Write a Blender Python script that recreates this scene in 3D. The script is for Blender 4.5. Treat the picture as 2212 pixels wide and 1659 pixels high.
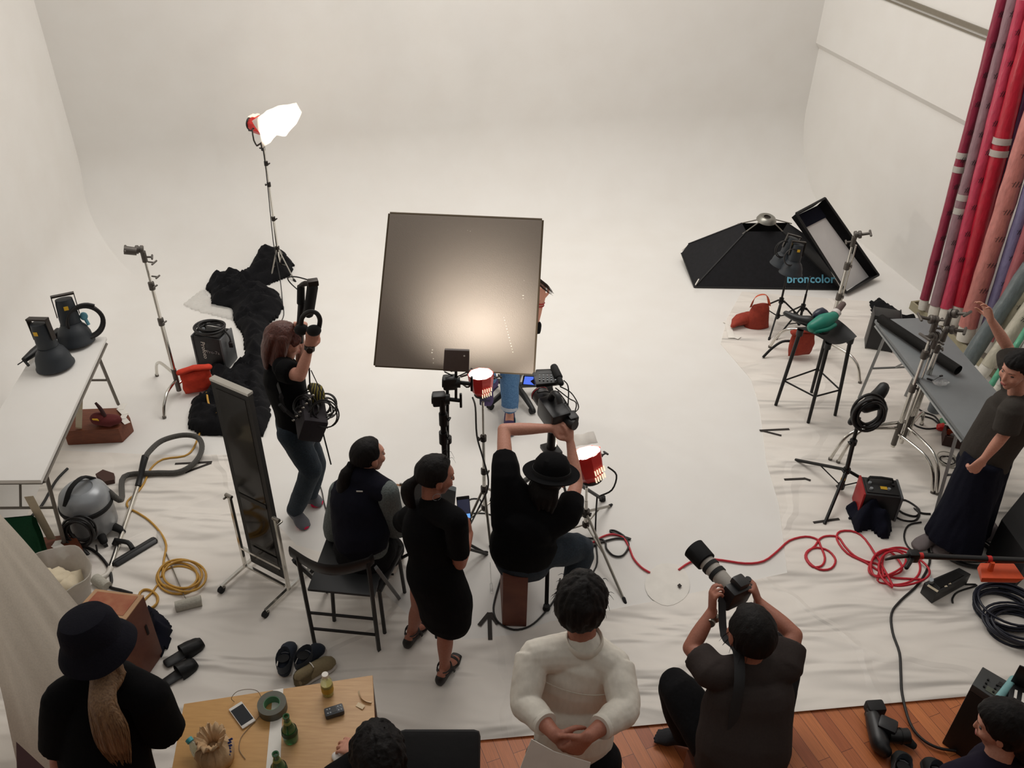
import bpy, bmesh, math, random
from mathutils import Vector as V, Matrix, noise
random.seed(7)
for o in list(bpy.data.objects): bpy.data.objects.remove(o)
SC = bpy.context.scene
COL = SC.collection
R = math.radians
# ------------------------------------------------------------------ camera
F, CH, PITCH, ROLL = 1913.0, 4.35, 35.6, 1.1
_p, _r = R(PITCH), R(ROLL)
_f = V((0, math.cos(_p), -math.sin(_p))); _u = V((0, math.sin(_p), math.cos(_p))); _x = V((1, 0, 0))
CR = _x*math.cos(_r) + _u*math.sin(_r); CU = _u*math.cos(_r) - _x*math.sin(_r)
cd = bpy.data.cameras.new('camera'); cam = bpy.data.objects.new('camera', cd); COL.objects.link(cam)
cd.sensor_width = 36; cd.lens = 36*F/2212; cd.clip_start = .05; cd.clip_end = 60
mw = Matrix.Identity(4)
for i in range(3):
    mw[i][0], mw[i][1], mw[i][2] = CR[i], CU[i], -_f[i]
mw[2][3] = CH
cam.matrix_world = mw
SC.camera = cam
# ------------------------------------------------------------------ light
w = bpy.data.worlds.new('world'); SC.world = w; w.use_nodes = True
bg = w.node_tree.nodes['Background']; bg.inputs[0].default_value = (1, .965, .92, 1); bg.inputs[1].default_value = .45
def area(name, loc, tgt, size, e, col=(1, .9, .78), sy=None, spread=180):
    l = bpy.data.lights.new(name, 'AREA'); l.energy = e; l.color = col; l.shape = 'RECTANGLE'; l.size = size; l.size_y = sy or size
    l.spread = R(spread)
    o = bpy.data.objects.new(name, l); COL.objects.link(o); o.location = loc
    o.rotation_euler = (V(tgt)-V(loc)).to_track_quat('-Z', 'Y').to_euler(); return o
def spot(name, loc, tgt, e, ang=70, col=(1, .9, .78), blend=.8, r=.05):
    l = bpy.data.lights.new(name, 'SPOT'); l.energy = e; l.color = col; l.spot_size = R(ang); l.spot_blend = blend; l.shadow_soft_size = r
    o = bpy.data.objects.new(name, l); COL.objects.link(o); o.location = loc
    o.rotation_euler = (V(tgt)-V(loc)).to_track_quat('-Z', 'Y').to_euler(); return o
area('added_overhead_fill', (0, 7.4, 5.6), (0, 7.0, 0), 4.5, 188, (1, .955, .90), 2.6)  # unseen overhead fill, added to brighten the far set above the foreground
vs = SC.view_settings
SC.display_settings.display_device = 'sRGB'
vs.view_transform = 'Standard'; vs.look = 'None'; vs.gamma = 1; vs.use_curve_mapping = False; vs.exposure = 0.0
# ------------------------------------------------------------------ pixel measurements -> places
def ray(x, y): return CR*((x-1106)/F) - CU*((y-829.5)/F) + _f
def P(x, y, z=0.0):
    d = ray(x, y); return V((0, 0, CH)) + d*((z-CH)/d.z)
def Q(x, y, Y):
    d = ray(x, y); return V((0, 0, CH)) + d*(Y/d.y)
def A(x, y, b):
    d = ray(x, y); t = (b[0]*d.x+b[1]*d.y)/(d.x**2+d.y**2); return CH+d.z*t
# ------------------------------------------------------------------ materials
def lin(c): return tuple(((v/255)/12.92 if v <= 10 else (((v/255)+.055)/1.055)**2.4) for v in c)
MATS = {}
def mat(name, rgb, rough=.6, metal=0, bump=0, scale=40, rgb2=None, mix=.5, emit=0, trans=0, alpha=1, stretch=None, sheen=0, spec=.5, wave=False):
    if name in MATS: return MATS[name]
    m = bpy.data.materials.new(name); m.use_nodes = True; MATS[name] = m
    nt = m.node_tree; b = nt.nodes['Principled BSDF']; c = (*lin(rgb), 1)
    b.inputs['Base Color'].default_value = c; b.inputs['Roughness'].default_value = rough; b.inputs['Metallic'].default_value = metal
    b.inputs['Specular IOR Level'].default_value = spec
    if trans: b.inputs['Transmission Weight'].default_value = trans
    if alpha < 1: b.inputs['Alpha'].default_value = alpha
    if sheen: b.inputs['Sheen Weight'].default_value = sheen
    if emit: b.inputs['Emission Color'].default_value = c; b.inputs['Emission Strength'].default_value = emit
    tc = nt.nodes.new('ShaderNodeTexCoord'); mp = nt.nodes.new('ShaderNodeMapping')
    nt.links.new(tc.outputs['Object'], mp.inputs[0])
    if stretch: mp.inputs['Scale'].default_value = stretch
    if wave:
        n = nt.nodes.new('ShaderNodeTexWave'); n.inputs['Scale'].default_value = scale; n.inputs['Distortion'].default_value = 3
        fo = n.outputs['Fac']
    else:
        n = nt.nodes.new('ShaderNodeTexNoise'); n.inputs['Scale'].default_value = scale; n.inputs['Detail'].default_value = 5
        fo = n.outputs['Fac']
    nt.links.new(mp.outputs[0], n.inputs['Vector'])
    cr = nt.nodes.new('ShaderNodeMixRGB')
    c2 = (*lin(rgb2), 1) if rgb2 else (c[0]*.88, c[1]*.88, c[2]*.88, 1)
    cr.inputs[1].default_value = c; cr.inputs[2].default_value = c2
    rp = nt.nodes.new('ShaderNodeMapRange'); rp.inputs[1].default_value = .5-mix*.5; rp.inputs[2].default_value = .5+mix*.5
    nt.links.new(fo, rp.inputs[0]); nt.links.new(rp.outputs[0], cr.inputs[0]); nt.links.new(cr.outputs[0], b.inputs['Base Color'])
    if bump:
        bp = nt.nodes.new('ShaderNodeBump'); bp.inputs['Strength'].default_value = bump; bp.inputs['Distance'].default_value = .01
        nt.links.new(fo, bp.inputs['Height']); nt.links.new(bp.outputs[0], b.inputs['Normal'])
    return m
white = mat('white_paint', (232, 230, 226), .85, scale=3, rgb2=(228, 225, 220), bump=.02)
blackcloth = mat('black_cloth', (15, 15, 17), .95, bump=.25, scale=60, rgb2=(22, 22, 25), spec=.2)
blackshirt = mat('black_jersey', (10, 10, 12), .95, bump=.1, scale=90, spec=.15)
navycloth = mat('navy_cloth', (16, 18, 32), .95, bump=.2, scale=70, spec=.2)
brownshirt = mat('charcoal_brown_jersey', (62, 55, 53), .95, bump=.12, scale=90, spec=.15)
denim = mat('dark_denim', (24, 34, 44), .9, bump=.2, scale=120, rgb2=(38, 52, 64))
bluedenim = mat('blue_denim', (50, 88, 130), .9, bump=.2, scale=90, rgb2=(84, 122, 160))
blackpl = mat('black_plastic', (20, 20, 21), .45, scale=30)
darkpl = mat('dark_grey_plastic', (38, 44, 50), .55, bump=.04, scale=80)
rubber = mat('black_rubber', (14, 14, 15), .8)
chrome = mat('chrome', (215, 212, 205), .16, 1, scale=8)
steel = mat('brushed_steel', (150, 146, 138), .32, 1, scale=60)
castgrey = mat('cast_grey_metal', (105, 100, 95), .5, .7, bump=.1, scale=60)
darkmetal = mat('dark_metal', (52, 46, 42), .4, .6)
skin = mat('skin', (205, 150, 128), .55, bump=.04, scale=120, rgb2=(192, 132, 112))
skin2 = mat('tanned_skin', (170, 112, 90), .55, bump=.04, scale=120, rgb2=(156, 98, 80))
blackhair = mat('black_hair', (9, 7, 7), .62, bump=.35, scale=14, stretch=(9, 9, 1), rgb2=(20, 15, 14), spec=.22)
brownhair = mat('brown_hair', (66, 32, 26), .45, bump=.6, scale=14, stretch=(9, 9, 1), rgb2=(100, 52, 40))
blondhair = mat('blond_hair', (150, 118, 84), .5, bump=.7, scale=16, stretch=(9, 9, 1), rgb2=(96, 68, 48))
woodbox = mat('reddish_brown_board', (124, 66, 38), .55, bump=.05, scale=12, stretch=(1, 6, 6), rgb2=(98, 48, 28))
birch = mat('pale_birch_edge', (190, 150, 112), .6, bump=.03, scale=20)
redpaint = mat('red_lamp_paint', (205, 34, 30), .4, scale=20)
orangecloth = mat('orange_red_cloth', (212, 62, 34), .85, bump=.3, scale=30, rgb2=(186, 46, 26))
rustcloth = mat('rust_red_cloth', (158, 56, 36), .85, bump=.3, scale=30, rgb2=(132, 42, 28))
paper = mat('white_paper', (238, 234, 226), .8, bump=.05, scale=10)
yellowst = mat('yellow_sticker', (226, 178, 40), .6)
silver = mat('silver_plastic', (150, 156, 160), .3, .2, scale=20)
clear = mat('clear_plastic', (235, 238, 240), .15, trans=.85, alpha=.45)
film = mat('frosted_film', (240, 238, 234), .5, trans=.4, alpha=.5)
glasslens = mat('lens_glass', (24, 20, 34), .08, spec=.9)
eyew = mat('eye_dark', (40, 28, 24), .25)
lipm = mat('lips', (165, 84, 78), .5)
# ------------------------------------------------------------------ mesh toolkit
def fr(fwd, up=(0, 0, 1)):
    f = V(fwd).normalized(); u = V(up); r = f.cross(u)
    if r.length < 1e-4: r = V((1, 0, 0))
    r.normalize(); u = r.cross(f)
    return Matrix((r, f, u)).transposed()
def rz(a): return Matrix.Rotation(R(a), 3, 'Z')
def cat(pts, rad, k):
    if k < 2 or len(pts) < 3: return pts, rad
    op, orr = [], []
    n = len(pts); T = [isinstance(a, (tuple, list)) for a in rad]
    for i in range(n-1):
        p0, p1, p2, p3 = pts[max(i-1, 0)], pts[i], pts[i+1], pts[min(i+2, n-1)]
        for j in range(k):
            t = j/k
            op.append(.5*((2*p1)+(p2-p0)*t+(2*p0-5*p1+4*p2-p3)*t*t+(3*p1-p0-3*p2+p3)*t**3))
            a, b = rad[i], rad[i+1]
            s = t*t*(3-2*t)
            orr.append(tuple(x*(1-s)+y*s for x, y in zip(a, b)) if T[i] else a*(1-s)+b*s)
    op.append(pts[-1]); orr.append(rad[-1]); return op, orr
class M:
    def __init__(s): s.b = bmesh.new()
    def face(s, pts):
        vs = [s.b.verts.new(V(p)) for p in pts]; return s.b.faces.new(vs)
    def box(s, c, d, rot=None, bev=0):
        c = V(c); rot = rot or Matrix.Identity(3); g = bmesh.ops.create_cube(s.b, size=1)['verts']
        for v in g: v.co = c + rot @ V((v.co.x*d[0], v.co.y*d[1], v.co.z*d[2]))
        if bev:
            es = list({e for v in g for e in v.link_edges})
            bmesh.ops.bevel(s.b, geom=es, offset=bev, segments=2, affect='EDGES', profile=.6)
        return s
    def hexa(s, bot, top):
        b = [s.b.verts.new(V(p)) for p in bot]; t = [s.b.verts.new(V(p)) for p in top]; n = len(b)
        s.b.faces.new(b[::-1]); s.b.faces.new(t)
        for i in range(n): s.b.faces.new((b[i], b[(i+1) % n], t[(i+1) % n], t[i]))
        return s
    def prism(s, pts, vec): return s.hexa(pts, [V(p)+V(vec) for p in pts])
    def tube(s, pts, r=.01, n=10, k=1, side=None, caps=True, closed=False, rnd=False):
        pts = [V(p) for p in pts]; rad = list(r) if isinstance(r, (list,)) else [r]*len(pts)
        if closed: pts = pts+[pts[0], pts[1]]; rad = rad+[rad[0], rad[1]]
        pts, rad = cat(pts, rad, k)
        if closed and k > 1: pts, rad = pts[:-k], rad[:-k]
        elif closed: pts, rad = pts[:-1], rad[:-1]
        if rnd and not closed:
            def mn(a): return min(a) if isinstance(a, (tuple, list)) else a
            def sc(a, f): return tuple(x*f for x in a) if isinstance(a, (tuple, list)) else a*f
            t0 = (pts[0]-pts[1]).normalized(); t1 = (pts[-1]-pts[-2]).normalized(); a0, a1 = rad[0], rad[-1]
            pre = [(pts[0]+t0*mn(a0)*q, sc(a0, f)) for q, f in ((.98, .18), (.87, .5), (.5, .87))]
            post = [(pts[-1]+t1*mn(a1)*q, sc(a1, f)) for q, f in ((.5, .87), (.87, .5), (.98, .18))]
            pts = [q[0] for q in pre]+pts+[q[0] for q in post]; rad = [q[1] for q in pre]+rad+[q[1] for q in post]
        rings = []; prev = None; N = len(pts)
        for i, p in enumerate(pts):
            t = (pts[min(i+1, N-1)]-pts[max(i-1, 0)])
            if closed and (i == 0 or i == N-1): t = pts[1]-pts[-2]
            t = t.normalized() if t.length > 1e-9 else V((0, 0, 1))
            sd = V(side) if side is not None else (prev if prev else (V((1, 0, 0)) if abs(t.x) < .9 else V((0, 1, 0))))
            sd = sd - t*sd.dot(t)
            sd = sd.normalized() if sd.length > 1e-5 else V((0, 1, 0)); prev = sd
            o = t.cross(sd); a, b = rad[i] if isinstance(rad[i], (tuple, list)) else (rad[i], rad[i])
            rings.append([s.b.verts.new(p+sd*a*math.cos(2*math.pi*j/n)+o*b*math.sin(2*math.pi*j/n)) for j in range(n)])
        if closed:
            for v in rings[-1]: s.b.verts.remove(v)
            rings[-1] = rings[0]
        for a, b in zip(rings, rings[1:]):
            for j in range(n): s.b.faces.new((a[j], a[(j+1) % n], b[(j+1) % n], b[j]))
        if caps and not closed: s.b.faces.new(rings[0][::-1]); s.b.faces.new(rings[-1])
        return s
    def lathe(s, prof, o=(0, 0, 0), ax=(0, 0, 1), n=28, sy=1):
        o = V(o); a = V(ax).normalized(); t = V((1, 0, 0)) if abs(a.x) < .9 else V((0, 1, 0)); x = t.cross(a).normalized(); y = a.cross(x)
        rings = []
        for r, h in prof:
            if r < 1e-5: rings.append([s.b.verts.new(o+a*h)])
            else: rings.append([s.b.verts.new(o+a*h+x*r*math.cos(2*math.pi*j/n)+y*r*sy*math.sin(2*math.pi*j/n)) for j in range(n)])
        for p, q in zip(rings, rings[1:]):
            for j in range(n):
                f = [p[j % len(p)], p[(j+1) % n % len(p)], q[(j+1) % n % len(q)], q[j % len(q)]]
                g = []
                for v in f:
                    if v not in g: g.append(v)
                if len(g) > 2: s.b.faces.new(g)
        return s
    def ell(s, c, r, rot=None, u=16, v=10, fn=None):
        c = V(c); rot = rot or Matrix.Identity(3)
        if not isinstance(r, (tuple, list)): r = (r, r, r)
        g = bmesh.ops.create_uvsphere(s.b, u_segments=u, v_segments=v, radius=1)['verts']
        for q in g:
            n = q.co.copy(); k = fn(n) if fn else 1
            q.co = c + rot @ V((n.x*r[0]*k, n.y*r[1]*k, n.z*r[2]*k))
        return s
    def jit(s, amp, freq=6, st=(1, 1, 1), seed=0):
        for v in s.b.verts:
            q = V((v.co.x*st[0], v.co.y*st[1], v.co.z*st[2]))*freq+V((seed, seed*1.7, 0)); v.co += noise.noise_vector(q)*amp
        return s
def rootinv(par):
    p = par
    while p.parent: p = p.parent
    return p.matrix_basis.inverted()
def sharp(me, ang=38):
    for f in me.polygons: f.use_smooth = True
    me.set_sharp_from_angle(angle=R(ang))
def obj(name, m, mt, par=None, ang=38, label=None, local=False):
    me = bpy.data.meshes.new(name)
    if isinstance(m, M):
        bmesh.ops.recalc_face_normals(m.b, faces=m.b.faces); m.b.to_mesh(me); m.b.free()
    else: me = m; me.name = name
    sharp(me, ang)
    me.materials.clear()
    for q in (mt if isinstance(mt, (list, tuple)) else [mt]): me.materials.append(q)
    o = bpy.data.objects.new(name, me); COL.objects.link(o)
    if par is not None:
        if not local: me.transform(rootinv(par))
        o.parent = par
    if label: o['label'] = label
    return o
def tag(o, label, c, group=None, kind=None):
    o['label'] = label; o['category'] = c
    if group: o['group'] = group
    if kind: o['kind'] = kind
    return o
def thing(name, loc, label, c, group=None):
    o = bpy.data.objects.new(name, None); COL.objects.link(o); o.empty_display_size = .05
    o.location = V(loc); o.matrix_basis = Matrix.Translation(V(loc)); return tag(o, label, c, group)
def solo(name, m, mt, label, c, group=None, ang=38, loc=None):
    """single-mesh thing with its origin at its base"""
    bmesh.ops.recalc_face_normals(m.b, faces=m.b.faces)
    co = [v.co for v in m.b.verts]
    base = V(loc) if loc else V((sum(v.x for v in co)/len(co), sum(v.y for v in co)/len(co), min(v.z for v in co)))
    for v in m.b.verts: v.co -= base
    o = obj(name, m, mt, None, ang); o.location = base; return tag(o, label, c, group)
def dup(root, loc, rz_=0, label=None, group=None, name=None):
    r = root.copy(); COL.objects.link(r); r.location = loc; r.rotation_euler = (0, 0, R(rz_))
    if label: r['label'] = label
    if group: r['group'] = group
    def rec(a, b):
        for ch in list(a.children):
            c = ch.copy(); COL.objects.link(c); c.parent = b; rec(ch, c)
    rec(root, r); return r
def struct(name, m, mt, ang=38):
    o = obj(name, m, mt, None, ang); o['kind'] = 'structure'; return o
def remesh(m, vox, sm=3, fold=None):
    me = bpy.data.meshes.new('tmp'); bmesh.ops.recalc_face_normals(m.b, faces=m.b.faces); m.b.to_mesh(me); m.b.free()
    o = bpy.data.objects.new('tmp', me); COL.objects.link(o)
    r = o.modifiers.new('r', 'REMESH'); r.mode = 'VOXEL'; r.voxel_size = vox
    if sm: s = o.modifiers.new('s', 'SMOOTH'); s.iterations = sm; s.factor = .5
    dg = bpy.context.evaluated_depsgraph_get(); out = bpy.data.meshes.new_from_object(o.evaluated_get(dg))
    bpy.data.objects.remove(o); bpy.data.meshes.remove(me)
    if fold:
        amp, freq, st = fold
        for v, nv in zip(out.vertices, [q.vector.copy() for q in out.vertex_normals]):
            q = V((v.co.x*st[0], v.co.y*st[1], v.co.z*st[2]))*freq
            d = noise.noise(q) + .5*noise.noise(q*2.1+V((5, 3, 1)))
            d = (1-2.6*abs(noise.noise(q)))+.6*(1-2.6*abs(noise.noise(q*1.9+V((5, 3, 1))))) if amp < 0 else d
            v.co += nv*(abs(amp)*(d+.55))
    return out
def text(s, size, o, xdir, ydir, mt, par, name='lettering', ext=.0006, bold=0):
    c = bpy.data.curves.new('t', 'FONT'); c.body = s; c.size = size; c.extrude = ext/size*size; c.offset = bold; c.resolution_u = 2
    ob = bpy.data.objects.new('t', c); COL.objects.link(ob)
    dg = bpy.context.evaluated_depsgraph_get(); me = bpy.data.meshes.new_from_object(ob.evaluated_get(dg)); bpy.data.objects.remove(ob)
    x = V(xdir).normalized(); z = x.cross(V(ydir)).normalized(); y = z.cross(x)
    mx = Matrix((x, y, z)).transposed().to_4x4(); mx.translation = V(o)
    me.transform(mx); return obj(name, me, mt, par)
def coil(m, c, r, turns, rad, ax=(0, 0, 1), jit=.015, h=.02, sy=1, seed=1, n=7, step=14):
    rr = random.Random(seed); B = fr(V(ax), (0.02, 1, .03)); X, Yv, Z = B.col[0], B.col[2], B.col[1]
    pts = []; ph = rr.random()*6; dr = dx = dy = 0
    for i in range(turns*step):
        if i % step == 0: tr, tx, ty = rr.uniform(-jit, jit), rr.uniform(-jit, jit), rr.uniform(-jit, jit)
        dr += (tr-dr)*.12; dx += (tx-dx)*.12; dy += (ty-dy)*.12
        a = ph+2*math.pi*i/step; q = r+dr
        pts.append(V(c)+X*(q*math.cos(a)+dx)+Yv*(q*sy*math.sin(a)+dy)+Z*(h*(i/(turns*step))+.3*jit*math.sin(a*.7)))
    m.tube(pts, rad, n, 2); return pts
def fl(*pp, z=.019): return [P(x, y, z) for x, y in pp]
# ------------------------------------------------------------------ room shell
LW0, LW1 = V((-4.45, 8.6, 0)), V((-4.45+9.6*.1667*.9, -1, 0))
LW1 = V((-3.1, -1, 0)); RW0 = V((3.4, 10.4, 0)); RW1 = V((6.3, -1, 0))
def wood():
    m = bpy.data.materials.new('strip_parquet'); m.use_nodes = True; nt = m.node_tree; b = nt.nodes['Principled BSDF']
    tc = nt.nodes.new('ShaderNodeTexCoord'); mp = nt.nodes.new('ShaderNodeMapping'); mp.inputs['Rotation'].default_value = (0, 0, R(-112))
    nt.links.new(tc.outputs['Object'], mp.inputs[0])
    br = nt.nodes.new('ShaderNodeTexBrick'); br.offset = .37; br.inputs['Scale'].default_value = 1
    br.inputs['Brick Width'].default_value = .62; br.inputs['Row Height'].default_value = .075; br.inputs['Mortar Size'].default_value = .0012
    br.inputs['Color1'].default_value = (*lin((204, 122, 70)), 1); br.inputs['Color2'].default_value = (*lin((162, 84, 46)), 1); br.inputs['Mortar'].default_value = (*lin((70, 34, 20)), 1)
    br.inputs['Bias'].default_value = -.1
    nt.links.new(mp.outputs[0], br.inputs['Vector'])
    mp2 = nt.nodes.new('ShaderNodeMapping'); mp2.inputs['Scale'].default_value = (2, 40, 2); nt.links.new(mp.outputs[0], mp2.inputs[0])
    n = nt.nodes.new('ShaderNodeTexNoise'); n.inputs['Scale'].default_value = 3; n.inputs['Detail'].default_value = 6; nt.links.new(mp2.outputs[0], n.inputs['Vector'])
    mx = nt.nodes.new('ShaderNodeMixRGB'); mx.blend_type = 'MULTIPLY'; mx.inputs[0].default_value = .5
    nt.links.new(br.outputs['Color'], mx.inputs[1]); nt.links.new(n.outputs['Fac'], mx.inputs[2])
    mul = nt.nodes.new('ShaderNodeMixRGB'); mul.blend_type = 'MULTIPLY'; mul.inputs[0].default_value = 1; mul.inputs[2].default_value = (1.35, 1.35, 1.35, 1)
    nt.links.new(mx.outputs[0], mul.inputs[1]); nt.links.new(mul.outputs[0], b.inputs['Base Color']); b.inputs['Roughness'].default_value = .42
    return m
def sheetmat():
    m = bpy.data.materials.new('wrinkled_white_sheet'); m.use_nodes = True; nt = m.node_tree; b = nt.nodes['Principled BSDF']
    b.inputs['Base Color'].default_value = (*lin((233, 227, 219)), 1); b.inputs['Roughness'].default_value = .5; b.inputs['Specular IOR Level'].default_value = .35
    tc = nt.nodes.new('ShaderNodeTexCoord'); mp = nt.nodes.new('ShaderNodeMapping'); mp.inputs['Rotation'].default_value = (0, 0, R(-30)); mp.inputs['Scale'].default_value = (.7, 3.0, 1)
    nt.links.new(tc.outputs['Object'], mp.inputs[0])
    n = nt.nodes.new('ShaderNodeTexNoise'); n.inputs['Scale'].default_value = 1.3; n.inputs['Detail'].default_value = 2; n.inputs['Distortion'].default_value = .5
    nt.links.new(mp.outputs[0], n.inputs['Vector'])
    v = nt.nodes.new('ShaderNodeTexVoronoi'); v.feature = 'DISTANCE_TO_EDGE'; v.inputs['Scale'].default_value = .55; nv = nt.nodes.new('ShaderNodeTexNoise'); nv.inputs['Scale'].default_value = 1.5; nt.links.new(tc.outputs['Object'], nv.inputs['Vector']); av = nt.nodes.new('ShaderNodeMixRGB'); av.inputs[0].default_value = .28; nt.links.new(tc.outputs['Object'], av.inputs[1]); nt.links.new(nv.outputs['Color'], av.inputs[2]); nt.links.new(av.outputs[0], v.inputs['Vector'])
    r = nt.nodes.new('ShaderNodeMapRange'); r.inputs[1].default_value = 0; r.inputs[2].default_value = .012; r.inputs[3].default_value = .045; r.inputs[4].default_value = 0
    nt.links.new(v.outputs[0], r.inputs[0])
    ad = nt.nodes.new('ShaderNodeMath'); ad.operation = 'ADD'; nt.links.new(n.outputs['Fac'], ad.inputs[0]); nt.links.new(r.outputs[0], ad.inputs[1])
    bp = nt.nodes.new('ShaderNodeBump'); bp.inputs['Strength'].default_value = .75; bp.inputs['Distance'].default_value = .2
    nt.links.new(ad.outputs[0], bp.inputs['Height']); nt.links.new(bp.outputs[0], b.inputs['Normal'])
    return m
m = M(); m.face([(-3.6, -1.5, 0), (6.6, -1.5, 0), (6.6, 11, 0), (-5.2, 11, 0), (-5.2, 5, 0)]); struct('floor', m, wood())
EL, ER = V((-3.7, 2.33, 0)), V((5.6, 3.45, 0))      # front edge of the white floor
m = M(); m.prism([EL+V((0, .03, .001)), ER+V((0, .03, .001)), RW0+V((.1, .1, .001)), LW0+V((-.1, .1, .001))], (0, 0, .008)); struct('floor.001', m, white)
def cove(p0, p1, rad, top, nrm, ext=0):
    m = M(); n = V(nrm).normalized(); prof = []
    for i in range(49):
        a = R(90*i/48); prof.append((rad*(1-math.sin(a)), rad*(1-math.cos(a))+.0091))
    prof.append((0, top)); prof.append((-.1, top)); prof.append((-.1, -.05)); 
    a = [m.b.verts.new(V(p0)+n*d+V((0, 0, z))) for d, z in prof]; b = [m.b.verts.new(V(p1)+n*d+V((0, 0, z))) for d, z in prof]
    for i in range(len(a)-1): m.b.faces.new((a[i], a[i+1], b[i+1], b[i]))
    m.b.faces.new(a); m.b.faces.new(b[::-1]); return m
bd = (RW0-LW0).normalized(); bn = V((bd.y, -bd.x, 0))
struct('wall_back', cove(LW0-bd*.6, RW0+bd*.25, 1.0, 5.6, bn), white)
ld = (LW1-LW0).normalized(); ln = V((-ld.y, ld.x, 0))
struct('wall_left', cove(LW0-ld*.6, LW1, .6, 5.6, ln), white)
rd = (RW1-RW0).normalized(); rn = V((rd.y, -rd.x, 0)); 
m = M(); m.prism([RW0-rd*.6, RW1, RW1-rn*.12, RW0-rd*.6-rn*.12], (0, 0, 1.69)); struct('wall_right', m, white)
m = M(); m.hexa([RW0-rd*.6+rn*.002+V((0, 0, 1.66)), RW1+rn*.002+V((0, 0, 1.66)), RW1-rn*.1+V((0, 0, 1.66)), RW0-rd*.6-rn*.1+V((0, 0, 1.66))], [RW0-rd*.6+rn*.05+V((0, 0, 1.72)), RW1+rn*.05+V((0, 0, 1.72)), RW1-rn*.1+V((0, 0, 1.72)), RW0-rd*.6-rn*.1+V((0, 0, 1.72))]); m.prism([RW0-rd*.6+rn*.05+V((0, 0, 1.72)), RW1+rn*.05+V((0, 0, 1.72)), RW1-rn*.12+V((0, 0, 1.72)), RW0-rd*.6-rn*.12+V((0, 0, 1.72))], (0, 0, 3.88)); struct('wall_right.001', m, white)
m = M()
for dz, hh, dd in ((2.40, .015, .012), (2.44, .042, .022)):
    a = RW0-rd*.3+rn*.05+V((0, 0, dz)); b2 = RW0+rd*2.6+rn*.05+V((0, 0, dz)); m.prism([a, b2, b2+rn*dd, a+rn*dd], (0, 0, hh))
struct('trim_1', m, mat('taupe_rail', (128, 120, 106), .5))
# rest of the room behind the camera: dark back wall
m = M(); m.box((1.6, -1.3, 2.8), (10.5, .1, 5.6)); struct('wall_front', m, mat('dim_plaster', (120, 110, 100), .9))
def gz(x, y):
    z = 0.0
    for p0, n_, r_ in ((LW0, bn, 1.0), (LW0, ln, .6)):
        d_ = (V((x, y, 0))-p0).dot(n_)
        if d_ < r_: s_ = 1-max(0, d_)/r_; z = max(z, r_*(1-math.sqrt(max(0, 1-s_*s_))))
    return z
def PF(x, y):
    z = 0.0
    for i in range(30): p = P(x, y, z); z = z*.5+gz(p.x, p.y)*.5
    return p
# wrinkled white sheet laid over the studio floor
out = [P(-500, 1010), P(120, 975), P(330, 985), P(500, 985), P(560, 1090), P(640, 1180), P(760, 1215), P(880, 1330), P(1000, 1385), P(1100, 1375), P(1190, 1345), P(1420, 1300), P(1700, 1240),
       P(1682, 1092), P(1655, 1000), P(1640, 880), P(1622, 822), P(1556, 745), P(1570, 690), P(1602, 632), P(1700, 640), P(1900, 655), P(1960, 700), P(2300, 1000), P(2600, 1300)]
out = [V((p.x, p.y, .0095)) for p in out]
out += [V((ER.x-.3, ER.y-.035, .0095)), V((EL.x, EL.y, .0095))]
m = M(); m.b.faces.new([m.b.verts.new(p) for p in out]); bmesh.ops.triangulate(m.b, faces=m.b.faces)
r = bmesh.ops.extrude_face_region(m.b, geom=list(m.b.faces)); bmesh.ops.translate(m.b, verts=[v for v in r['geom'] if isinstance(v, bmesh.types.BMVert)], vec=(0, 0, .0035))
solo('floor_sheet', m, sheetmat(), 'wrinkled white protective paper sheet covering the near studio floor', 'floor covering')
# ------------------------------------------------------------------ people
def head_mass(m, c, B, s=1.0):
    """skull, jaw, nose, brow, lips and ears as closed volumes; B columns = right, forward, up"""
    def T(x, y, z): return V(c)+B@(V((x, y, z))*s)
    m.ell(T(0, -.012, .026), (.073*s, .092*s, .088*s), B)
    m.tube([T(0, .012, .03), T(0, .030, -.02), T(0, .042, -.07), T(0, .052, -.095)], [(.066*s, .064*s), (.064*s, .060*s), (.046*s, .044*s), (.026*s, .024*s)], 16, 3, side=B.col[0], rnd=True)
    m.ell(T(0, .066, .036), (.050*s, .022*s, .018*s), B)
    for q in (-1, 1):
        m.ell(T(.038*q, .058, -.018), (.024*s, .026*s, .026*s), B)
        e = B @ Matrix.Rotation(R(-18*q), 3, 'Z')
        m.ell(T(.076*q, -.004, -.004), (.010*s, .019*s, .033*s), e)
    m.tube([T(0, .078, .022), T(0, .091, -.006), T(0, .0985, -.024)], [.008*s, .009*s, .0110*s], 10, 2, rnd=True)
    m.ell(T(0, .086, -.052), (.024*s, .013*s, .008*s), B); m.ell(T(0, .083, -.063), (.020*s, .013*s, .008*s), B)
def head_bits(par, c, B, s=1.0, hairm=None):
    def T(x, y, z): return V(c)+B@(V((x, y, z))*s)
    for q in (-1, 1):
        m = M(); m.ell(T(.030*q, .0700, .010), (.0125*s, .0095*s, .0048*s), B); obj('eye', m, eyew, par, label='dark narrow eye')
        m = M(); m.tube([T(.014*q, .0860, .030), T(.032*q, .0800, .036), T(.045*q, .0680, .031)], [.0018*s, .0026*s, .0014*s], 6, 3); obj('eyebrow', m, hairm or blackhair, par)
    m = M(); m.ell(T(0, .0935, -.053), (.021*s, .006*s, .0045*s), B); m.ell(T(0, .0905, -.0625), (.017*s, .006*s, .005*s), B); obj('lips', m, lipm, par, label='pink lips')
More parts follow.
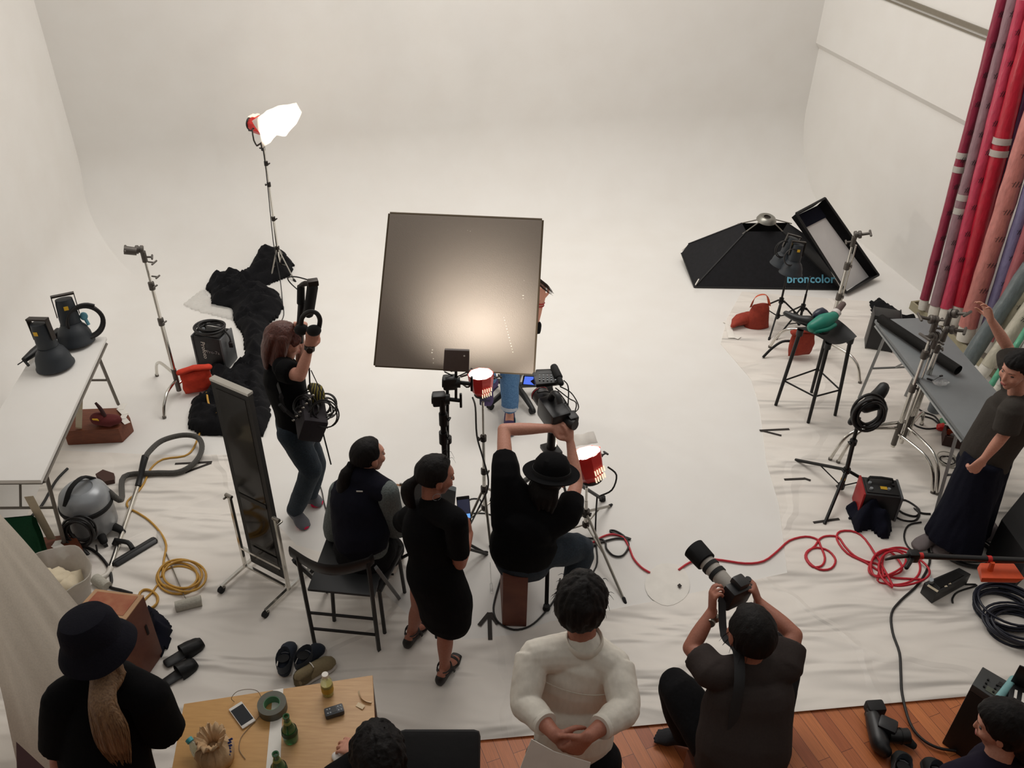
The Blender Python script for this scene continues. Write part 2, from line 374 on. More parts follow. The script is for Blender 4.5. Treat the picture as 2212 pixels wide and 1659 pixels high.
def hair_cap(m, c, B, s=1.0, line=.42, low=-.55, amp=.006, seed=0, k=1.0, back=0.0, top=.74):
    """a shell around the skull that dives under the skin over the face"""
    def fn(n):
        face = min(1, max(0, (n.y-(line-.55*max(0, -n.z+.25)))/.16)) * min(1, max(0, (top-n.z)/.16))
        nape = min(1, max(0, (low-n.z)/.18))
        ear = min(1, max(0, (abs(n.x)-.86)/.08))*min(1, max(0, (.02-n.z)/.1))*(1 if n.y > -.2 else 0)
        h = max(face, nape, ear*.6)
        a = math.atan2(n.x, n.y); t = noise.noise(V((a*7+seed, n.z*1.6, seed)))*.6 + noise.noise(V((a*19, n.z*3, seed+3)))*.4
        return (1+t*amp*14+(back if n.y < 0 else 0)*(-n.y))*(1-h)+.78*h
    m.ell(V(c)+B@V((0, -.014*s, .026*s)), (.085*s*k, .104*s*k, .101*s*k), B, 64, 40, fn)
def hand(m, w, d, nrm, thumb, curl=35, s=1.0, spread=4, tcurl=20):
    """w wrist, d direction of the palm, nrm back-of-hand normal, thumb = +1/-1 side of thumb along d x nrm"""
    d = V(d).normalized(); n = V(nrm); n = (n-d*n.dot(d)).normalized(); x = d.cross(n)*thumb
    w = V(w)
    m.tube([w-d*.01*s, w+d*.03*s, w+d*.068*s, w+d*.09*s], [(.026*s, .017*s), (.034*s, .017*s), (.040*s, .015*s), (.038*s, .011*s)], 14, 2, side=x, rnd=True)
    L = (.066, .078, .074, .058)
    for i in range(4):
        a = (1.5-i)*.0215*s; base = w+d*(.086-.004*abs(i-1))*s+x*a
        dd = (d+x*math.tan(R(spread*(1.5-i)))).normalized(); p = base-dd*.012*s; pts = [p, base]; q = base
        for j, fr_ in enumerate((.45, .32, .23)):
            ang = R(curl*(.55+.45*j)*(1+.08*i)); cum = sum(R(curl*(.55+.45*jj)*(1+.08*i)) for jj in range(j+1))
            dj = dd*math.cos(cum)-n*math.sin(cum); q = q+dj*L[i]*fr_*1.05*s; pts.append(q)
        m.tube(pts, [.0088*s, .0092*s, .0084*s, .0078*s, .0068*s], 8, 2, rnd=True)
    b = w+d*.018*s+x*.026*s
    k_ = 1 if curl > 44 else 0; t1 = b+(d*.6+x*(.8-.3*k_)-n*(.15+.4*k_)).normalized()*.036*s; t2 = t1+(d*.85+x*(.35-.5*k_)-n*(R(tcurl)+.5*k_)).normalized()*.030*s; t3 = t2+(d*(.95-.3*k_)+x*(.05-.7*k_)-n*R(tcurl)*1.6).normalized()*.024*s
    m.tube([b-x*.01*s, t1, t2, t3], [.015*s, .0115*s, .0098*s, .0078*s], 8, 2, rnd=True)
def arm(m, sh, el, wr, s=1.0):
    m.tube([sh, V(sh).lerp(V(el), .5), el], [.050*s, .043*s, .036*s], 14, 3, rnd=True)
    m.tube([el, V(el).lerp(V(wr), .35), wr], [.036*s, .037*s, .0245*s], 14, 3, rnd=True)
def leg(m, hp, kn, an, s=1.0):
    m.tube([hp, V(hp).lerp(V(kn), .5), kn], [.082*s, .070*s, .052*s], 16, 3, rnd=True)
    m.tube([kn, V(kn).lerp(V(an), .33), V(an).lerp(V(kn), .12), an], [.052*s, .053*s, .034*s, .036*s], 14, 3, rnd=True)
def foot(m, an, toe, s=1.0, grow=0):
    an, toe = V(an), V(toe); d = (toe-an); d.z = 0; d.normalize(); x = d.cross(V((0, 0, 1)))
    z0 = min(an.z, toe.z)
    m.tube([an-d*.045*s+V((0, 0, -.025)), an+d*.03*s+V((0, 0, -.02)), an.lerp(toe, .62)+V((0, 0, -.008)), toe-d*.015],
           [((.030+grow)*s, (.032+grow)*s), ((.036+grow)*s, (.034+grow)*s), ((.045+grow)*s, (.024+grow)*s), ((.036+grow)*s, (.014+grow)*s)], 14, 3, side=x, rnd=True)
def torso(m, secs, side, k=3, n=24):
    """secs = [(point, half width, half depth)...] from hip to neck"""
    m.tube([p for p, a, b in secs], [(a, b) for p, a, b in secs], n, k, side=side, rnd=True)
def sleeve(m, sh, el, f, r0=.066, r1=.060):
    sh, el = V(sh), V(el); m.tube([sh, sh.lerp(el, f*.5), sh.lerp(el, f)], [r0, (r0+r1)/2, r1], 16, 3)
def make_body(root, fn, sk, vox=.006):
    m = M(); fn(m); return obj('body', remesh(m, vox, 4), sk, root, 80)
def garment(name, root, fn, mt, vox=.009, fold=(.006, 7, (1, 1, .6)), sm=4, label=None):
    m = M(); fn(m); return obj(name, remesh(m, vox, sm, fold), mt, root, 80, label)
def hairobj(root, fn, mt, name='hair', vox=.006, fold=(.0022, 45, (1, 1, .18)), label=None):
    m = M(); fn(m); return obj(name, remesh(m, vox, 1, fold), mt, root, 80, label)
def strands(m, base, d, n, L, r=.0012, sp=.5, seed=1, drop=.4):
    rr = random.Random(seed)
    for i in range(n):
        p = V(base)+V((rr.uniform(-1, 1), rr.uniform(-1, 1), rr.uniform(-1, 1)))*.03
        q = (V(d)+V((rr.uniform(-sp, sp), rr.uniform(-sp, sp), rr.uniform(-sp, sp)))).normalized(); l = L*rr.uniform(.6, 1.1)
        m.tube([p, p+q*l*.5, p+q*l+V((0, 0, -drop*l))], [r*1.6, r, r*.4], 4, 2)
Z = V((0, 0, 1))
# --- A: sound operator, standing, facing right
a_root = thing('person', (-1.40, 4.46, .008), 'standing person with reddish-brown hair and pink-toed grey socks, lifting a black pole and headphones', 'person')
aPv, aCh = Q(640, 915, 4.46), Q(613, 815, 4.44); aNk = Q(612, 778, 4.46)
aSR, aSL = Q(612, 800, 4.28), Q(622, 800, 4.62); aER, aWR = Q(648, 812, 4.20), Q(668, 752, 4.27)
aEL, aWL = Q(652, 800, 4.70), Q(648, 722, 4.50)
aHR, aHL = Q(632, 935, 4.38), Q(650, 930, 4.55); aKR, aKL = Q(672, 1015, 4.36), Q(682, 1005, 4.58)
aAR, aAL = P(637, 1105, .085), P(668, 1072, .085); aTR, aTL = P(662, 1140, .03), P(696, 1086, .03)
aHd = Q(614, 738, 4.46); aB = fr((.93, .18, -.22), (0, 0, 1)); aS = V((.35, -.94, 0)).normalized()
def f(m):
    head_mass(m, aHd, aB, 1.0); m.tube([aNk-Z*.03, aHd+aB@V((0, -.02, -.05))], [.055, .05], 14)
    torso(m, [(aPv, .13, .09), (aCh, .14, .09), (aNk-Z*.06, .10, .06)], aS)
    arm(m, aSR, aER, aWR, .98); arm(m, aSL, aEL, aWL, .98)
    hand(m, aWR, (.30, .10, .9), (.2, -.95, .1), 1, 62); hand(m, aWL, (.15, -.1, .95), (-.3, .9, 0), 1, 66)
    leg(m, aHR, aKR, aAR, .9); leg(m, aHL, aKL, aAL, .9); foot(m, aAR, aTR); foot(m, aAL, aTL)
make_body(a_root, f, skin)
head_bits(a_root, aHd, aB)
def f(m):
    torso(m, [(aPv+Z*.02, .155, .12), (aPv.lerp(aCh, .4), .145, .115), (aCh, .165, .125), (aNk-Z*.07, .13, .09), (aNk-Z*.015, .068, .06)], aS)
    m.tube([aSR-aS*.03, aNk-Z*.05, aSL+aS*.03], [.062, .07, .062], 14, 3, rnd=True)
    sleeve(m, aSR, aER, .62, .07, .064); sleeve(m, aSL, aEL, .62, .07, .064)
garment('t_shirt', a_root, f, blackshirt)
def f(m):
    torso(m, [(aPv-Z*.09, .135, .12), (aPv, .16, .125), (aPv+Z*.07, .15, .115)], aS)
    for h, k, a in ((aHR, aKR, aAR), (aHL, aKL, aAL)):
        m.tube([h, h.lerp(k, .5), k], [.098, .084, .07], 16, 3, rnd=True); m.tube([k, k.lerp(a, .5), a+Z*.01], [.07, .064, .054], 16, 3)
garment('trousers', a_root, f, denim, fold=(.005, 12, (1, 1, .7)))
for an, to in ((aAR, aTR), (aAL, aTL)):
    def f(m): foot(m, an, to, 1.0, .006); m.tube([an-Z*.02, an+Z*.04], [.042, .043], 14)
    so = garment('sock', a_root, f, mat('grey_marl', (104, 106, 112), .95, bump=.3, scale=150), .006, (.001, 20, (1, 1, 1)))
    d = (to-an); d.z = 0; d.normalize(); m = M(); m.tube([to-d*.055-Z*.0, to-d*.03, to-d*.012], [(.046, .026), (.043, .023), (.034, .018)], 14, 2, side=d.cross(Z), rnd=True)
    obj('toe_patch', m, mat('pink_knit', (214, 30, 78), .95), so, label='bright pink sock toe')
def f(m):
    hair_cap(m, aHd, aB, 1.06, .46, -.7, .006, 2, top=.6)
    def T(x, y, z): return aHd+aB@V((x, y, z))
    for q in (-1, 1): m.tube([T(.066*q, -.010, .06), T(.084*q, -.020, -.02), T(.078*q, -.035, -.12)], [(.044, .03), (.042, .026), (.034, .018)], 14, 3, side=aB.col[1], rnd=True)
    m.tube([T(0, -.075, .05), T(0, -.092, -.05), T(0, -.085, -.16)], [(.088, .04), (.095, .040), (.075, .024)], 16, 3, side=aB.col[0], rnd=True)
    m.tube([T(-.03, .06, .085), T(-.060, .068, .055), T(-.074, .052, .028)], [(.03, .014), (.03, .012), (.016, .008)], 10, 3, rnd=True)
    m.tube([T(.03, .06, .085), T(.060, .068, .055), T(.074, .052, .028)], [(.03, .014), (.03, .012), (.016, .008)], 10, 3, rnd=True)
hairobj(a_root, f, brownhair, label='reddish brown shoulder-length hair')
m = M(); m.tube([aWR-V((0, 0, .012)), aWR+V((.005, 0, .02))], [.031, .031], 16); wb = obj('wristwatch', m, blackpl, a_root)
m = M(); m.lathe([(0, .006), (.018, .006), (.021, 0), (.021, -.01), (0, -.01)], aWR+V((.01, -.034, .006)), (.15, -1, .1)); obj('watch_case', m, darkmetal, wb)
# --- B: seated woman in a dark vest, facing right and away
b_root = thing('person', (-.84, 3.72, .008), 'seated person with a black ponytail, navy padded vest over a grey knitted sweater', 'person')
bPv = P(785, 1185, .52); bCh = Q(775, 1085, 3.74); bNk = Q(783, 1025, 3.78); bHd = Q(797, 985, 3.84)
bB = fr((.80, .62, -.08)); bS = V((.93, -.32, 0)).normalized()
bSL, bSR = Q(735, 1060, 3.80), Q(838, 1060, 3.70)
bEL, bER = Q(722, 1150, 3.80), Q(850, 1135, 3.74)
bWL, bWR = Q(800, 1160, 4.0), Q(868, 1145, 3.98)
bHL, bHR = bPv+V((-.09, .04, -.02)), bPv+V((.09, 0, -.02)); bKL, bKR = P(800, 1160, .50)+V((.02, .06, 0)), Q(850, 1185, 4.0)
bAL, bAR = P(800, 1195, .09), P(843, 1222, .09); bTR, bTL = P(848, 1208, .03)+V((.04, .06, 0)), P(812, 1180, .03)
def f(m):
    head_mass(m, bHd, bB, .98); m.tube([bNk-Z*.05, bHd+bB@V((0, -.02, -.04))], [.05, .048], 14)
    torso(m, [(bPv, .13, .10), (bCh, .13, .09), (bNk-Z*.06, .09, .06)], bS)
    arm(m, bSL, bEL, bWL, .95); arm(m, bSR, bER, bWR, .95); hand(m, bWR, (.3, .9, -.1), (.3, 0, 1), -1, 45); hand(m, bWL, (.5, .8, 0), (0, -.2, 1), 1, 45)
    leg(m, bHL, bKL, bAL, .85); leg(m, bHR, bKR, bAR, .85); foot(m, bAR, bTR, .95); foot(m, bAL, bTL, .95)
make_body(b_root, f, skin); head_bits(b_root, bHd, bB, .98)
def f(m):
    torso(m, [(bPv-Z*.03, .158, .13), (bPv+Z*.06, .152, .122), (bCh, .14, .10), (bNk-Z*.07, .11, .08)], bS)
    for s_, e_, w_ in ((bSL, bEL, bWL), (bSR, bER, bWR)):
        m.tube([s_, s_.lerp(e_, .5), e_, e_.lerp(w_, .5), e_.lerp(w_, .85)], [.062, .066, .064, .058, .046], 16, 3, rnd=True)
garment('sweater', b_root, f, mat('grey_knit', (118, 126, 124), .95, bump=.6, scale=160, rgb2=(84, 92, 92), stretch=(1, 1, .5)))
def f(m):
    torso(m, [(bPv+Z*.10, .166, .142), (bPv.lerp(bCh, .6), .168, .142), (bCh, .166, .135), (bNk-Z*.075, .14, .10), (bNk-Z*.02, .085, .075)], bS)
    m.tube([bSL+(bSR-bSL)*.05, bNk-Z*.06, bSR-(bSR-bSL)*.05], [.068, .085, .068], 14, 3, rnd=True)
ve = garment('vest', b_root, f, mat('navy_quilt', (16, 17, 30), .9, bump=.15, scale=60, spec=.2), fold=(.007, 9, (1, 1, .8)))
m = M(); q = bNk-Z*.0+V((-.005, -.098, -.04)); m.box(q, (.036, .004, .010), fr((0, 1, .4))); obj('neck_tag', m, paper, ve, label='small white neck tag')
def f(m):
    torso(m, [(bPv-Z*.07, .17, .14), (bPv, .165, .14)], bS)
    for h, k, a in ((bHL, bKL, bAL), (bHR, bKR, bAR)): m.tube([h, h.lerp(k, .5), k, k.lerp(a, .4), k.lerp(a, .62)], [.095, .088, .07, .062, .054], 16, 3, rnd=True)
garment('trousers', b_root, f, blackcloth)
def f(m):
    hair_cap(m, bHd, bB, .98, .46, -.45, .003, 8)
    def T(x, y, z): return bHd+bB@V((x, y, z))
    tie = T(-.01, -.105, -.03)
    m.tube([T(0, -.07, .01), tie, tie+V((-.035, -.03, -.05)), tie+V((-.05, -.045, -.14)), tie+V((-.045, -.05, -.25)), tie+V((-.03, -.05, -.33))], [.05, .020, .036, .042, .034, .012], 16, 4, rnd=True)
hr = hairobj(b_root, f, blackhair)
m = M(); t = bHd+bB@V((-.01, -.11, -.032)); m.tube([t+V((.006, .008, .01)), t+V((-.008, -.006, -.014))], .025, 12); obj('hair_tie', m, blackcloth, hr)
for an, to in ((bAR, bTR), (bAL, bTL)):
    def f(m): foot(m, an, to, .97, .006); m.tube([an-Z*.05, an-Z*.015], [.04, .041], 14)
    garment('shoe', b_root, f, mat('cream_canvas', (206, 196, 186), .9, bump=.2, scale=80), .006, (.0005, 10, (1, 1, 1)))
# --- C: woman in a black dress looking at her phone
c_root = thing('person', (-.42, 3.24, .012), 'standing person in a short black dress and black wedge sandals, dark ponytail, holding a phone', 'person')
cHd = Q(942, 1028, 3.38); cNk = Q(930, 1083, 3.33); cCh = Q(925, 1150, 3.30); cPv = Q(940, 1245, 3.27)
cB = fr((.93, .34, -.22)); cS = V((.90, -.43, 0)).normalized()
cSL, cSR = Q(884, 1118, 3.42), Q(985, 1125, 3.20)
cEL, cWL = Q(868, 1130, 3.58), Q(935, 1150, 3.62); cER, cWR = Q(994, 1218, 3.22), Q(1014, 1152, 3.44)
cAL, cAR = P(890, 1362, .10), P(960, 1440, .10); cTL, cTR = P(905, 1350, .03)+V((.035, .03, 0)), P(985, 1425, .03)+V((.0, .03, 0))
cKL, cKR = Q(905, 1310, 3.38), Q(962, 1365, 3.22)
def f(m):
    head_mass(m, cHd, cB, .98); m.tube([cNk-Z*.05, cHd+cB@V((0, -.02, -.04))], [.05, .048], 14)
    torso(m, [(cPv, .13, .10), (cCh, .13, .09), (cNk-Z*.06, .09, .06)], cS)
    arm(m, cSL, cEL, cWL, .92); arm(m, cSR, cER, cWR, .92); hand(m, cWR, (-.12, .35, .9), (.95, -.1, .1), -1, 50, .92); hand(m, cWL, (.8, .3, 0), (0, -.2, 1), -1, 40, .9)
    leg(m, cPv+V((-.075, .06, -.05)), cKL, cAL, .88); leg(m, cPv+V((.06, -.02, -.05)), cKR, cAR, .88); foot(m, cAL, cTL, .9); foot(m, cAR, cTR, .9)
make_body(c_root, f, skin2); head_bits(c_root, cHd, cB, .98)
def f(m):
    hem = Q(962, 1335, 3.27)
    torso(m, [(hem, .150, .11), (Q(958, 1290, 3.27), .166, .13), (cPv, .164, .13), (cPv.lerp(cCh, .5), .130, .105), (cCh, .143, .11), (cNk-Z*.065, .115, .08), (cNk-Z*.02, .066, .055)], cS)
    m.tube([cSL, cNk-Z*.06, cSR], [.062, .072, .062], 14, 3, rnd=True)
    sleeve(m, cSL, cEL, .75, .060, .062); sleeve(m, cSR, cER, .75, .060, .056)
garment('dress', c_root, f, blackshirt)
def f(m):
    hair_cap(m, cHd, cB, 1.0, .44, -.45, .003, 5)
    t = cHd+cB@V((-.0, -.105, -.02))
    m.tube([cHd+cB@V((0, -.07, .01)), t, t+V((-.04, -.015, -.045)), t+V((-.035, -.02, -.13)), t+V((-.01, -.02, -.17))], [.05, .022, .036, .030, .010], 16, 4, rnd=True)
hr = hairobj(c_root, f, blackhair); 
m = M(); strands(m, cHd+cB@V((0, .03, .115)), (.5, .2, .6), 10, .05, .0009, .6, 4, 1.2); obj('loose_hair', m, blackhair, hr)
er = cHd+cB@V((.078, -.004, -.075)); m = M(); ring = [er+cB@V((0, math.cos(a), math.sin(a)))*.022 for a in [R(18*i) for i in range(20)]]; m.tube(ring, .0012, 6, closed=True); obj('hoop_earring', m, silver, c_root)
for an, to in ((cAL, cTL), (cAR, cTR)):
    d = (to-an); d.z = 0; L = d.length; d.normalize(); x = d.cross(Z); g = .0125
    hb = V((an.x, an.y, g))-d*.055; tp = V((to.x, to.y, g))+d*.01
    m = M()
    m.tube([hb+Z*.036, hb.lerp(tp, .35)+Z*.032, hb.lerp(tp, .7)+Z*.012, tp+Z*.010], [(.030, .042), (.032, .034), (.042, .012), (.032, .010)], 16, 3, side=x, rnd=True)
    sh = obj('sandal', m, mat('black_leather', (24, 21, 20), .5), c_root)
    m = M(); a2 = V((an.x, an.y, 0))
    for hz, rr in ((.105, .040), (.085, .043)): m.tube([V((an.x, an.y, hz))+x*rr*math.cos(R(24*i))+d*(rr*1.05)*math.sin(R(24*i))+Z*.008*math.sin(R(24*i)) for i in range(15)], (.004), 6, closed=True)
    for t_ in (.45, .72): 
        c0 = hb.lerp(tp, t_); m.tube([c0-x*.044+Z*.02, c0-x*.03+Z*.062*(1.25-t_*.6), c0+Z*.078*(1.25-t_*.6), c0+x*.03+Z*.062*(1.25-t_*.6), c0+x*.044+Z*.02], [(.010, .003)]*5, 8, 3, side=d)
    obj('strap', m, mat('black_leather', (24, 21, 20), .5), sh)
# --- D: camera operator on a wooden box, back to us
d_root = thing('person', (.05, 3.6, .012), 'person in black bowler hat seated on a box, arms raised to the video camera', 'person')
dPv = Q(1130, 1178, 3.68); dHd = Q(1190, 1035, 3.80); dNk = Q(1160, 1095, 3.74); dCh = Q(1135, 1135, 3.70)
dB = fr((.30, .90, -.25)); dS = V((.93, -.15, .10)).normalized()
dSL, dSR = Q(1092, 1030, 3.84), Q(1225, 1110, 3.76)
dEL, dWL = Q(1088, 928, 4.12), Q(1190, 925, 4.16); dER, dWR = Q(1246, 1045, 3.96), Q(1232, 955, 4.14)
dHR, dKR, dAR = dPv+V((.10, -.01, -.03)), Q(1255, 1185, 3.80), P(1232, 1290, .09)
dHL, dKL, dAL = dPv+V((-.08, .05, -.03)), Q(1110, 1200, 3.95), P(1112, 1240, .09)
def f(m):
    head_mass(m, dHd, dB); m.tube([dNk-Z*.05, dHd+dB@V((0, -.02, -.04))], [.056, .052], 14)
    torso(m, [(dPv, .15, .11), (dCh, .15, .10), (dNk-Z*.06, .11, .07)], dS)
    arm(m, dSL, dEL, dWL, 1.05); arm(m, dSR, dER, dWR, 1.05); hand(m, dWL, (.85, .15, -.10), (-.1, -.6, .8), 1, 38); hand(m, dWR, (-.12, .35, .93), (.75, -.65, .1), -1, 46)
    leg(m, dHR, dKR, dAR); leg(m, dHL, dKL, dAL); foot(m, dAR, dAR+V((.08, .14, -.06))); foot(m, dAL, dAL+V((-.02, .16, -.06)))
make_body(d_root, f, skin)
def f(m):
    torso(m, [(dPv-Z*.05, .195, .15), (dPv+Z*.03, .20, .155), (dPv.lerp(dCh, .5), .185, .145), (dCh, .195, .145), (dNk-Z*.06, .15, .11), (dNk-Z*.0, .07, .065)], dS)
    m.tube([dSL, dNk.lerp(dCh, .4), dSR], [.075, .10, .075], 16, 3, rnd=True)
    m.tube([dCh+V((-.1, 0, 0)), dSL, dSL.lerp(dEL, .45)], [.10, .085, .068], 16, 3); m.tube([dCh+V((.1, 0, 0)), dSR, dSR.lerp(dER, .55)], [.10, .085, .070], 16, 3)
garment('t_shirt', d_root, f, blackshirt)
def f(m):
    torso(m, [(dPv-Z*.10, .18, .15), (dPv-Z*.03, .175, .14)], dS)
    for h, k, a in ((dHR, dKR, dAR), (dHL, dKL, dAL)): m.tube([h, h.lerp(k, .5), k, k.lerp(a, .5), a+Z*.02], [.105, .098, .082, .070, .062], 16, 3, rnd=True)
garment('trousers', d_root, f, denim, fold=(.006, 12, (1, 1, .7)))
for an in (dAR, dAL):
    def f(m): foot(m, an, an+V((.05, .15, -.06)), 1.0, .009)
    garment('shoe', d_root, f, blackpl, .007, (.0005, 8, (1, 1, 1)))
def f(m):
    hair_cap(m, dHd, dB, .98, .5, -1.2, .003, 11)
    for i in range(9):
        a = R(150+i*15+30); rr = .075; b0 = dHd+dB@V((math.cos(a)*rr, math.sin(a)*rr, -.01)); e = dHd+dB@V((math.cos(a)*.10, math.sin(a)*.11, -.13-.012*(i % 3)))
        m.tube([b0, b0.lerp(e, .5)+dB@V((math.cos(a)*.015, math.sin(a)*.015, 0)), e], [.030, .026, .010], 10, 3, rnd=True)
hairobj(d_root, f, blackhair)
up = dB.col[2]
m = M(); hc = dHd+dB@V((0, -.015, .045))
m.lathe([(0, .105), (.035, .103), (.070, .090), (.088, .062), (.094, .02), (.095, 0), (.110, -.004), (.142, .0), (.146, .008), (.142, .008), (.112, .006), (.098, .008), (.06, .0), (0, 0)], hc, up, 40)
for v in m.b.verts: v.co = hc+(v.co-hc)*1.13
for v in m.b.verts: v.co += V((0, 0, .004))*noise.noise(v.co*15)
ht = obj('bowler_hat', m, mat('black_felt', (12, 12, 14), .95, bump=.2, scale=120, spec=.15), d_root)
m = M(); m.lathe([(.108, .025), (.110, .025), (.111, .0), (.108, .0)], hc+up*.006, up, 40); obj('hat_band', m, mat('black_ribbon', (26, 26, 28), .6), ht)
# --- E: man in white shirt, hands clasped behind his back
e_root = thing('person', (.30, 2.12, .0), 'standing person seen from behind in a white long-sleeved shirt, hands clasped behind the back', 'person')
eHd = P(1257, 1303, 1.60); eNk = P(1262, 1385, 1.46); eCh = P(1240, 1475, 1.25); ePv = P(1240, 1625, .96)
eB = fr((.28, .95, -.10)); EH = 1.12; eS = V((.96, -.16, -.06)).normalized()
eSL, eSR = P(1150, 1415, 1.41), P(1335, 1440, 1.38)
eEL, eER = Q(1135, 1518, 2.10), Q(1348, 1532, 2.06)
eWL, eWR = Q(1200, 1588, 1.93), Q(1270, 1592, 1.90)
def f(m):
    head_mass(m, eHd, eB, 1.12); m.tube([eNk-Z*.05, eHd+eB@V((0, -.02, -.04))], [.060, .056], 14)
    torso(m, [(ePv+V((0, .06, 0)), .13, .09), (eCh, .13, .09), (eNk-Z*.06, .10, .06)], eS)
    arm(m, eSL, eEL, eWL, 1.05); arm(m, eSR, eER, eWR, 1.05); hand(m, eWL, (.75, -.15, -.45), (-.1, -.9, .4), -1, 30, 1.05, 2); hand(m, eWR, (-.55, -.1, -.75), (.2, -.95, .3), 1, 40, 1.05, 2)
    leg(m, ePv+V((-.1, 0, -.05)), V((.20, 2.16, .5)), V((.20, 2.10, .1))); leg(m, ePv+V((.1, 0, -.05)), V((.42, 2.14, .5)), V((.43, 2.08, .1)))
    foot(m, V((.20, 2.10, .1)), V((.17, 2.27, .03))); foot(m, V((.43, 2.08, .1)), V((.47, 2.25, .03)))
make_body(e_root, f, skin2); head_bits(e_root, eHd, eB, 1.12)
shirtm = mat('white_cotton', (226, 220, 208), .8, bump=.02, scale=60, stretch=(1, 1, .3))
def f(m):
    torso(m, [(ePv+V((0, .06, 0)), .165, .125), (ePv+V((0, .06, .10)), .162, .125), (ePv.lerp(eCh, .6)+V((0, .05, 0)), .163, .118), (eCh+V((0, .02, 0)), .178, .125), (eNk-Z*.09, .165, .11), (eNk-Z*.03, .080, .07)], eS)
    m.tube([eSL+eS*.02, eNk-Z*.075, eSR-eS*.02], [.070, .085, .070], 16, 3, rnd=True)
    for s_, e_, w_ in ((eSL, eEL, eWL), (eSR, eER, eWR)):
        m.tube([s_, s_.lerp(e_, .5), e_, e_.lerp(w_, .35), e_.lerp(w_, .62)], [.066, .066, .061, .055, .047], 18, 4)
sh = garment('shirt', e_root, f, shirtm, .0052, (.0038, 15, (1.2, 1.2, .6)), 4)
m = M(); m.tube([eNk+eB@V((math.cos(R(18*i))*.071, math.sin(R(18*i))*.070, .004+.014*math.sin(R(18*i)))) for i in range(20)], [(.022, .0065)]*20, 8, 1, side=(0, 0, 1), closed=True); obj('collar', m, shirtm, sh)
m = M(); pts = []
for i in range(15):
    t = i/14; x = (t-.5)*.34; pts.append(eCh+eS*x+V((0, .02, .085))+V((0, -1, 0))*(.130-1.6*x*x))
m.tube(pts, .0025, 6); obj('yoke_seam', m, mat('seam_thread', (196, 188, 174), .9), sh)  # yoke seam in a thread slightly darker than the shirt
for e_, w_ in ((eEL, eWL), (eER, eWR)):
    m = M(); a, b = e_.lerp(w_, .56), e_.lerp(w_, .68); m.tube([a, a.lerp(b, .5), b], [.049, .0505, .048], 20, 2); m.jit(.003, 25); obj('rolled_cuff', m, shirtm, sh)
def f(m):
    torso(m, [(ePv+V((0, .05, -.10)), .155, .12), (ePv+V((0, .05, 0)), .155, .12)], eS)
    for x in (-1, 1): m.tube([ePv+V((.1*x, 0, -.06)), V((.31+.11*x, 2.15, .5)), V((.315+.115*x, 2.10, .09))], [.105, .08, .07], 16, 3, rnd=True)
garment('trousers', e_root, f, blackcloth)
def f(m): hair_cap(m, eHd, eB, 1.20, .42, -.62, .012, 21, back=.04)
hr = hairobj(e_root, f, blackhair, fold=(.005, 38, (1, 1, .5)))
m = M(); strands(m, eHd+eB@V((0, 0, .105)), (.1, .3, .8), 70, .034, .0012, 1.0, 5, .2)
for i in range(60): a = random.uniform(0, 6.28); strands(m, eHd+eB@V((math.cos(a)*.07, math.sin(a)*.08, .05)), eB@V((math.cos(a), math.sin(a), -.5)), 2, .036, .0012, .5, i+50, .5)
obj('hair_tuft', m, blackhair, hr)
for x in (-1, 1):
    def f(m): foot(m, V((.315+.115*x, 2.09, .1)), V((.315+.15*x, 2.26, .03)), 1, .008)
    garment('shoe', e_root, f, blackpl, .008, (.0005, 8, (1, 1, 1)))
# --- F: photographer squatting on a low box, back to us
f_root = thing('person', (1.18, 2.62, .0), 'crouching person in a charcoal T-shirt raising a photo camera with long white lens', 'person')
fHd = P(1617, 1372, 1.04); fNk = P(1625, 1432, .93); fCh = P(1620, 1500, .76); fPv = P(1600, 1622, .45)
fB = fr((-.30, .90, -.28), (.12, 0, 1)); fS = V((.95, .12, .06)).normalized()
fSL, fSR = P(1545, 1455, .87), P(1692, 1440, .88)
fEL, fWL = P(1492, 1400, .86), P(1540, 1328, .98)+V((0, .02, 0)); fER, fWR = P(1716, 1372, .95), P(1640, 1322, .98)+V((.01, .06, 0))
fKL, fAL = P(1458, 1480, .50), P(1478, 1590, .09); fKR, fAR = P(1600, 1500, .46)+V((.3, .3, 0)), V((1.42, 2.80, .09))
def f(m):
    head_mass(m, fHd, fB, 1.15); m.tube([fNk-Z*.05, fHd+fB@V((0, -.02, -.04))], [.062, .058], 14)
    torso(m, [(fPv, .16, .13), (fCh, .16, .11), (fNk-Z*.06, .12, .08)], fS)
    arm(m, fSL, fEL, fWL, 1.1); arm(m, fSR, fER, fWR, 1.1); hand(m, fWL, (-.05, .35, .92), (-.95, -.1, .1), -1, 48, 1.05); hand(m, fWR, (-.35, .25, .85), (.8, -.2, .3), 1, 55, 1.05)
    leg(m, fPv+V((-.12, .08, 0)), fKL, fAL, 1.05); leg(m, fPv+V((.12, .08, 0)), fKR, fAR, 1.05)
    foot(m, fAL, P(1420, 1590, .03), 1.05); foot(m, fAR, fAR+V((.06, .2, -.06)), 1.05)
make_body(f_root, f, skin2)
def f(m):
    torso(m, [(fPv-Z*.06, .215, .185), (fPv+Z*.08, .225, .195), (fPv.lerp(fCh, .7), .215, .175), (fCh, .205, .155), (fNk-Z*.085, .17, .12), (fNk-Z*.03, .085, .07)], fS)
    m.tube([fSL, fNk-Z*.08, fSR], [.078, .095, .078], 16, 3, rnd=True)
    m.tube([fSL, fSL.lerp(fEL, .4), fSL.lerp(fEL, .72)], [.085, .078, .073], 16, 3); m.tube([fSR, fSR.lerp(fER, .4), fSR.lerp(fER, .74)], [.085, .078, .072], 16, 3)
garment('t_shirt', f_root, f, brownshirt, fold=(.008, 7, (1, 1, .6)))
